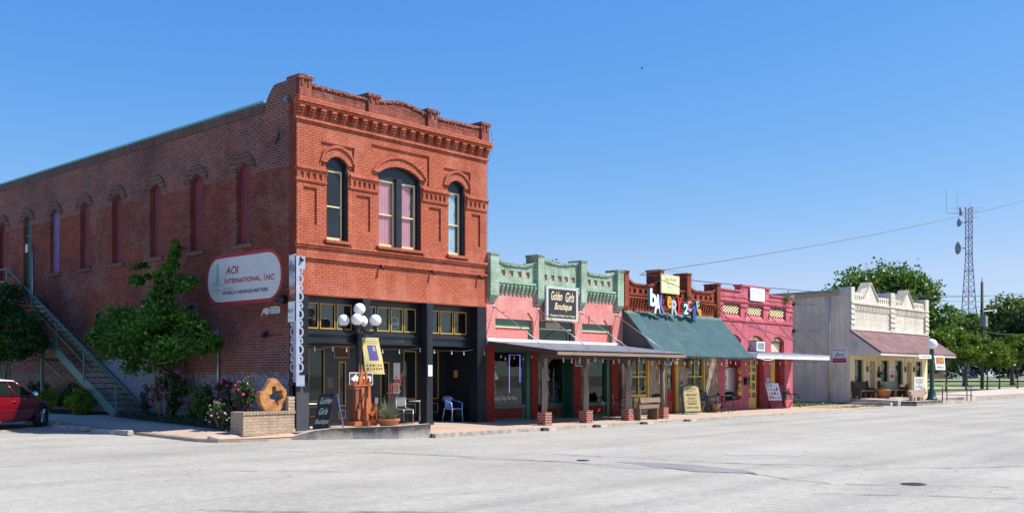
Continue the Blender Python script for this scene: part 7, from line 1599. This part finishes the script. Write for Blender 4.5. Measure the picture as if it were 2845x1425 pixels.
M['petal'] = plain('pink_rose_petal', (.62, .02, .12), .6, var=.3, scale=9)
M['petal2'] = plain('pale_rose_petal', (.75, .35, .35), .6, var=.2)
tree('redbud_tree', 'leafy young tree with tall leader in front of the brick side wall', (-.55, 6.3, .2), 1.7,
     [((-1.1, 7.2, 2.7), (.95, 1.9, 1.25), .34), ((-1.2, 4.9, 2.65), (.9, 1.8, 1.25), .28), ((-1.0, 5.0, 4.3), (.42, .85, .7), .09), ((-.95, 4.75, 5.2), (.22, .28, .75), .06), ((-1.1, 6.6, 4.6), (.3, .35, .5), .05), ((-.9, 4.0, 4.2), (.3, .5, .35), .05), ((-1.0, 5.5, 3.7), (.45, 1.0, .4), .05), ((-1.0, 6.6, 1.95), (.7, 1.6, .6), .10), ((-1.1, 8.9, 2.8), (.6, .8, .55), .12), ((-1.0, 3.3, 2.5), (.5, .8, .7), .08)], .066, M['lf_red'], 150, 165, 31, bark=M['palebark'], tr=.06, stems=3, clr=(.24, .5))
tree('tall_shrub_tree', 'dark leafy tree at the foot of the stair landing at the left edge', (-1.9, 14.6, .2), 1.8,
     [((-2.0, 14.2, 2.9), (1.1, 1.9, 1.6), .55), ((-1.9, 15.9, 4.0), (1.0, 1.6, 1.6), .3), ((-1.9, 12.6, 2.8), (.5, .7, .8), .15)], .06, M['lf_vine'], 120, 190, 33, bark=M['palebark'], tr=.05, stems=4, clr=(.22, .42))
def bush(name, label, c, r, n, size, mat, seed, group=None, flowers=0, petals=None, fl=.05, shell=.55, clumps=26):
    rg = np.random.default_rng(seed); t = thing(name, label, 'shrub', (c[0], c[1], c[2] - r[2]), group); pts = []
    for k in range(clumps):
        d = rg.normal(size=3); d /= np.linalg.norm(d); cc = np.array(c) + d * np.array(r) * rg.uniform(.35, .85); rr = min(r) * rg.uniform(.22, .38); pts.append(cloud(rg, cc, (rr, rr, rr), n // clumps, .3))
    leaves('foliage', mat, t, np.concatenate(pts), size, seed)
    m = MB(); rnd = random.Random(seed)
    for k in range(7):
        a = rnd.uniform(0, 6.28); m.tube([(c[0], c[1], c[2] - r[2] - .05), (c[0] + .3 * r[0] * math.cos(a), c[1] + .3 * r[1] * math.sin(a), c[2] - r[2] * .3), (c[0] + .7 * r[0] * math.cos(a), c[1] + .7 * r[1] * math.sin(a), c[2] + r[2] * .5)], [.022, .016, .006], 5)
    m.build('stems', M['bark'], t)
    first = None
    for k in range(flowers):
        d = rg.normal(size=3); d[0] = -abs(d[0]); d /= np.linalg.norm(d); p = Vector(c) + Vector(d * np.array(r) * rg.uniform(.75, 1.0)); s_ = fl * rnd.uniform(.6, 1.3)
        f = MB()
        for j in range(7):
            a = rnd.uniform(0, 6.28); e = rnd.uniform(-.3, 1.2); q = Vector((math.cos(a) * math.cos(e), math.sin(a) * math.cos(e), math.sin(e))); f.ball(p + q * s_ * .45, s_ * .5, 6)
        f.build('rose_bloom', petals, t)
    return t
bush('round_bush', 'clipped yellow green bush at the foot of the green stair', (-1.35, 10.1, .66), (.5, .64, .52), 4600, .034, M['lf_bush'], 41, 'yellow green bushes by the stair')
bush('round_bush', 'clipped yellow green bush nearest the red car', (-1.35, 12.6, .70), (.47, .58, .5), 4200, .034, M['lf_bush'], 42, 'yellow green bushes by the stair')
bush('dark_shrub', 'dark green shrub behind the yellow bushes under the stair', (-.75, 11.7, .82), (.5, .95, .55), 2400, .045, M['lf_nand'], 43)
bush('dark_shrub', 'dark green shrub behind the nose of the red car', (-.8, 14.6, .85), (.5, .9, .5), 2000, .045, M['lf_nand'], 44)
bush('dark_shrub', 'bright topped nandina shrub between the rose bushes', (-.75, 3.5, .66), (.5, .95, .62), 3400, .04, leafmat('nandina_leaf', [(.02, .06, .008), (.05, .12, .012), (.10, .19, .02)], .35, .04), 45)
bush('rose_bush', 'tall shaded rose bush with red blooms under the leafy tree', (-.7, 5.4, 1.05), (.55, 1.0, .85), 3000, .04, M['lf_nand'], 46, 'rose bushes along the side wall', 26, M['petal'], .055)
bush('rose_bush', 'shaded rose bush with deep red blooms against the brick behind the nandina', (-.4, 2.6, 1.05), (.35, .85, .6), 1700, .04, M['lf_dark'], 47, 'rose bushes along the side wall', 20, M['petal'], .05)
bush('rose_bush', 'sunlit pink rose bush spilling around the brick planter', (-1.1, .78, 1.02), (.42, .48, .55), 2600, .034, M['lf_rose'], 48, 'rose bushes along the side wall', 14, M['petal'], .05)
bush('rose_bush', 'low sunlit rose bush with pale buds left of the brick planter', (-1.6, 1.25, .45), (.42, .5, .42), 2200, .032, M['lf_rose'], 49, 'rose bushes along the side wall', 12, M['petal2'], .035)
bush('rose_bush', 'sparse dark rose stems on the whitewashed wall by the stair foot', (-.35, 7.6, .75), (.25, .5, .55), 420, .04, M['lf_nand'], 50, 'rose bushes along the side wall', 3, M['petal'], .04)
rg = np.random.default_rng(5); gp = np.stack([rg.uniform(-1.7, -.3, 900), rg.uniform(.9, 7.2, 900), rg.uniform(.1, .22, 900)], 1); gp[:, 2] += .028 * gp[:, 1]
leaves('ground_cover', M['lf_nand'], None, gp, .04, 6, kind='stuff')
gp = np.stack([rg.uniform(29.5, 35.8, 5000), rg.uniform(-.1, 6, 5000), rg.uniform(.02, .09, 5000)], 1); leaves('lot_weeds', leafmat('short_grass', [(.05, .09, .02), (.10, .14, .03), (.17, .18, .06)], .3), None, gp, .05, 7, up=-.3, kind='stuff')
gp = np.stack([rg.uniform(30.8, 35.6, 1500), rg.uniform(-2.9, -.4, 1500), rg.uniform(-.03, .02, 1500)], 1); gp = gp[(np.sin(gp[:, 0] * 2.1) + np.sin(gp[:, 1] * 3 + 1)) > .2]; leaves('verge_weeds', leafmat('dry_grass', [(.14, .14, .05), (.26, .22, .08)], .3), None, gp, .04, 8, up=-.3, kind='stuff')
# trees far off
def ftree(name, label, d, l, z0, h, rad, leaf, mat, nc, nl, seed, zlow=.35, squash=1., tr=.3, group='trees in the park', extra=()):
    x, y = far(d, l); zc = z0 + h * (zlow + (1 - zlow) / 2); rz = h * (1 - zlow) / 2
    return tree(name, label, (x, y, z0), h * zlow * 1.05, [((x, y, zc), (rad, rad, rz), 1.0)] + list(extra), leaf, mat, nc, nl, seed, group, tr=tr)
x, y = far(95, 33.5)
tree('oak_tree', 'large spreading green tree rising behind the cream building', (x, y, .3), 5.5, [((*far(95, 34.0), 8.0), (5.8, 5.8, 4.1), .62), ((*far(95, 29.9), 7.0), (2.9, 2.9, 2.2), .22), ((*far(93, 39.0), 5.2), (2.6, 2.6, 2.9), .17), ((*far(94, 37.2), 9.2), (2.0, 2.0, 2.2), .09)], .19, M['lf_oak'], 190, 190, 61, 'trees in the park', tr=.45, clr=(.2, .32))
for i, (d, l, h, r_, lab) in enumerate(((82, 34.9, 5.4, 1.9, 'young crape myrtle just right of the cream porch roof'), (86, 38.3, 4.9, 1.9, 'young crape myrtle right of the utility pole base, second from the porch'), (88, 41.0, 4.6, 1.7, 'young crape myrtle behind the end of the handrail'), (92, 45.6, 5.0, 2.2, 'young crape myrtle beside the utility pole'), (90, 43.0, 4.2, 1.5, 'short crape myrtle between two taller ones left of the pole'))):
    ftree('crape_myrtle', lab, d, l, .27, h, r_, .13, M['lf_myrtle'], 60, 130, 70 + i, .34, tr=.09, group='young trees on the lawn')
ftree('leafy_tree', 'loose pale green tree in front of the radio tower', 120, 53.3, .3, 9.6, 2.3, .17, M['lf_light'], 60, 150, 81, .3)
ftree('leafy_tree', 'tall pale green tree right of the utility pole', 130, 63.8, .3, 11.2, 4.4, .24, M['lf_light'], 110, 170, 82, .25)
ftree('leafy_tree', 'dark shaded tree at the right edge of the street', 118, 61.0, .3, 9.6, 5.0, .24, M['lf_dark'], 120, 170, 83, .12)
ftree('leafy_tree', 'second dark tree at the far right edge behind the lawn', 150, 82, .3, 13.0, 7.0, .3, M['lf_dark'], 120, 170, 84, .1)
ftree('leafy_tree', 'low green tree beyond the crape myrtles, left of the radio tower', 150, 60.0, .3, 5.2, 4.0, .28, M['lf_oak'], 90, 150, 85, .15)
ftree('leafy_tree', 'low green tree behind the cream porch roof end', 110, 43.5, .3, 5.6, 3.0, .22, M['lf_myrtle'], 90, 150, 86, .2)
ftree('leafy_tree', 'tree top showing above the mint green parapet', 62, 1.9, 0, 8.6, 2.4, .14, M['lf_light'], 60, 120, 87, .55, group=None)
ftree('leafy_tree', 'tree top showing above the magenta parapet near the cream roof', 96, 24.6, 0, 9.3, 2.6, .2, M['lf_oak'], 40, 130, 88, .5, group=None)
rg = np.random.default_rng(90); pts = []
for k in range(340):
    l = rg.uniform(-50, 190); d = rg.uniform(227, 262); x, y = far(d, l); r_ = rg.uniform(2.2, 4.5); pts.append(cloud(rg, (x, y, .5 + rg.uniform(.3, 1) * 6.5), (r_, r_, r_ * .8), 170, .5))
leaves('treeline', M['lf_dark'], None, np.concatenate(pts), .55, 91, kind='stuff')
# shrub by the pole, bench on the lawn, freight car far off
x, y = far(88, 45.0); bush('round_bush', 'small bright green sapling at the foot of the utility pole', (x, y, .9), (.7, .7, .65), 700, .09, M['lf_myrtle'], 95)
t = thing('rail_wagon', 'orange brown freight wagon far off beyond the handrail', 'freight wagon', (*far(205, 80), .8))
a = Vector((*far(205, 74), .9)); b = Vector((*far(205, 87), .9)); u = (b - a).normalized()
MB().obox(a, u, FZ, 13, 2.9, 2.6).build('body', plain('wagon_paint', (.30, .17, .08), .7, scale=.6, var2=(.10, .09, .08)), t); MB().obox(a + u * 5 + Vector((0, 0, 1.6)), u, FZ, 1.4, .9, .0 + .02).build('white_panel', M['white'], t)
# ------------------------------------------------------------------ radio tower, pole, wires, bird
TX, TY = far(236, 105.7); TW = thing('radio_tower', 'tall grey lattice radio tower with dishes beyond the trees', 'radio tower', (TX, TY, 0))
tm = plain('galvanised_tower_steel', (.22, .24, .37), .6, 0., var=.1)
def tw(z): return .72 if z > 24 else .72 + (24 - z) * .078
m = MB(); cs = [(math.cos(R(20 + 120 * k)), math.sin(R(20 + 120 * k))) for k in range(3)]; br = MB()
for c, s_ in cs: m.tube([(TX + c * tw(z), TY + s_ * tw(z), z) for z in (0, 8, 16, 24, 34.2)], [.12, .11, .10, .09, .08], 5)
m.build('legs', tm, TW)
z = 0; k = 0
while z < 34:
    st_ = 1.05 if z > 24 else 1.05 + (24 - z) * .06; z2 = min(34.2, z + st_)
    for i in range(3):
        (c, s_), (c2, s2) = cs[i], cs[(i + 1) % 3]
        br.tube([(TX + c * tw(z), TY + s_ * tw(z), z), (TX + c2 * tw(z2), TY + s2 * tw(z2), z2)], .045, 4); br.tube([(TX + c2 * tw(z), TY + s2 * tw(z), z), (TX + c * tw(z2), TY + s_ * tw(z2), z2)], .045, 4)
        if k % 3 == 0: br.tube([(TX + c * tw(z), TY + s_ * tw(z), z), (TX + c2 * tw(z), TY + s2 * tw(z), z)], .05, 4)
    z = z2; k += 1
br.build('lattice', tm, TW)
def toff(dl, z): p = Vector((TX, TY)) + RT * dl; return Vector((p.x, p.y, z))
m = MB(); m.tube([toff(-2.2, 34.0), toff(3.0, 34.1)], .045, 5); m.tube([toff(-.9, 32.2), toff(2.0, 32.2)], .06, 5); m.tube([toff(-.9, 33.4), toff(1.9, 33.4)], .05, 5); m.tube([toff(-4.3, 34.0), toff(-.5, 34.0)], .05, 5); m.tube([toff(-4.2, 33.0), toff(-.5, 33.0)], .05, 5); m.build('cross_arms', tm, TW)
for l, z0, z1, w in ((-4.4, 33.0, 37.7, .035), (-2.3, 33, 37.3, .03), (.2, 34, 36.0, .02)): MB().tube([toff(l, z0), toff(l, z1)], w, 5).build('whip_antenna', tm, TW)
MB().tube([toff(-1.6, 32.6), toff(-1.6, 34.2)], .28, 6).build('antenna_box', tm, TW)
for l, z, r_ in ((-2.0, 31.2, .85), (-2.2, 26.2, 1.25)):
    p = toff(l, z); q = toff(l + .9, z); MB().tube([p, p + (q - p) * .3, p + (q - p) * .8], [r_, r_ * .85, .15], 14).tube([q, toff(-.7, z)], .1, 5).build('dish', plain('dish_grey', (.3, .3, .34), .6) if 'dish_grey' not in MATS else MATS['dish_grey'], TW)
TW.scale = (1.18, 1.18, 1.18)
PX_, PY_ = far(97, 44.7); t = thing('utility_pole', 'tall dark utility pole with grey transformer in the park', 'utility pole', (PX_, PY_, .25)); MB().tube([(PX_, PY_, 0), (PX_, PY_, 10.4)], [.17, .13], 10).build('pole', plain('dark_pole', (.06, .05, .05), .8), t)
a = RT; MB().box(PX_ - .2, PX_ + .4, PY_ - .4, PY_ + .1, 6.2, 7.2).build('transformer', M['steel'], t); MB().tube([(PX_, PY_, 7.6), (PX_ + 1.0 * RT.x, PY_ + 1.0 * RT.y, 7.7)], .05, 5).build('lamp_arm', M['steel'], t); MB().ball((PX_ + 1.2 * RT.x, PY_ + 1.2 * RT.y, 7.6), .2, 8).build('lamp_head', M['offwhite'], t); MB().tube([(PX_, PY_, 10.3), (PX_ + .1, PY_, 10.8)], .07, 5).build('insulator', M['offwhite'], t)
def wire(lab, a, b, sag, r=.012, grp='overhead wires'):
    t = thing('overhead_wire', lab, 'overhead wire', a, grp); a, b = Vector(a), Vector(b)
    MB().tube([a.lerp(b, k / 20) - Vector((0, 0, sag * 4 * (k / 20) * (1 - k / 20))) for k in range(21)], r, 4, False).build('wire', M['blackmetal'], t)
P3 = lambda d, ld, zd: (*far(d, d * ld), 1.55 + d * zd)
wire('wire rising from the bakery parapet past the radio tower to the upper right', P3(40, .127, .1), P3(62, .54, .181), .35, .013)
wire('wire from the bakery parapet running level past the cream gables', P3(40, .125, .0985), P3(104, .54, .0855), .9, .016)
wire('middle wire of the level set behind the cream gables', P3(72, .29, .0815), P3(112, .54, .079), .2, .016)
wire('lowest wire of the level set behind the cream gables', P3(72, .29, .0785), P3(112, .54, .0735), .3, .016)
wire('slack wire from the pole running right in front of the dark trees', P3(96.5, .461, .043), P3(104, .54, .0445), .4, .03)
wire('wire crossing behind the large tree to the utility pole', P3(120, .34, .056), P3(97, .461, .067), .2, .022)
t = thing('flying_bird', 'small dark bird gliding high in the blue sky', 'bird', P3(70, .1272, .3006)); p = Vector(P3(70, .1272, .3006)); w_ = Vector((RT.x, RT.y, .95)).normalized(); f_ = Vector((FW.x, FW.y, .05)); m = MB()
m.add([p + w_ * .42, p + w_ * .2 + f_ * .07, p + f_ * .12, p - w_ * .2 + f_ * .07, p - w_ * .42, p - w_ * .18 - f_ * .05, p - f_ * .12, p + w_ * .18 - f_ * .05], [(0, 1, 2, 6, 7), (2, 3, 4, 5, 6)]); m.tube([p - f_ * .24, p - f_ * .1, p + f_ * .1, p + f_ * .2], [.01, .05, .05, .012], 6); m.build('body', M['blackdull'], t)
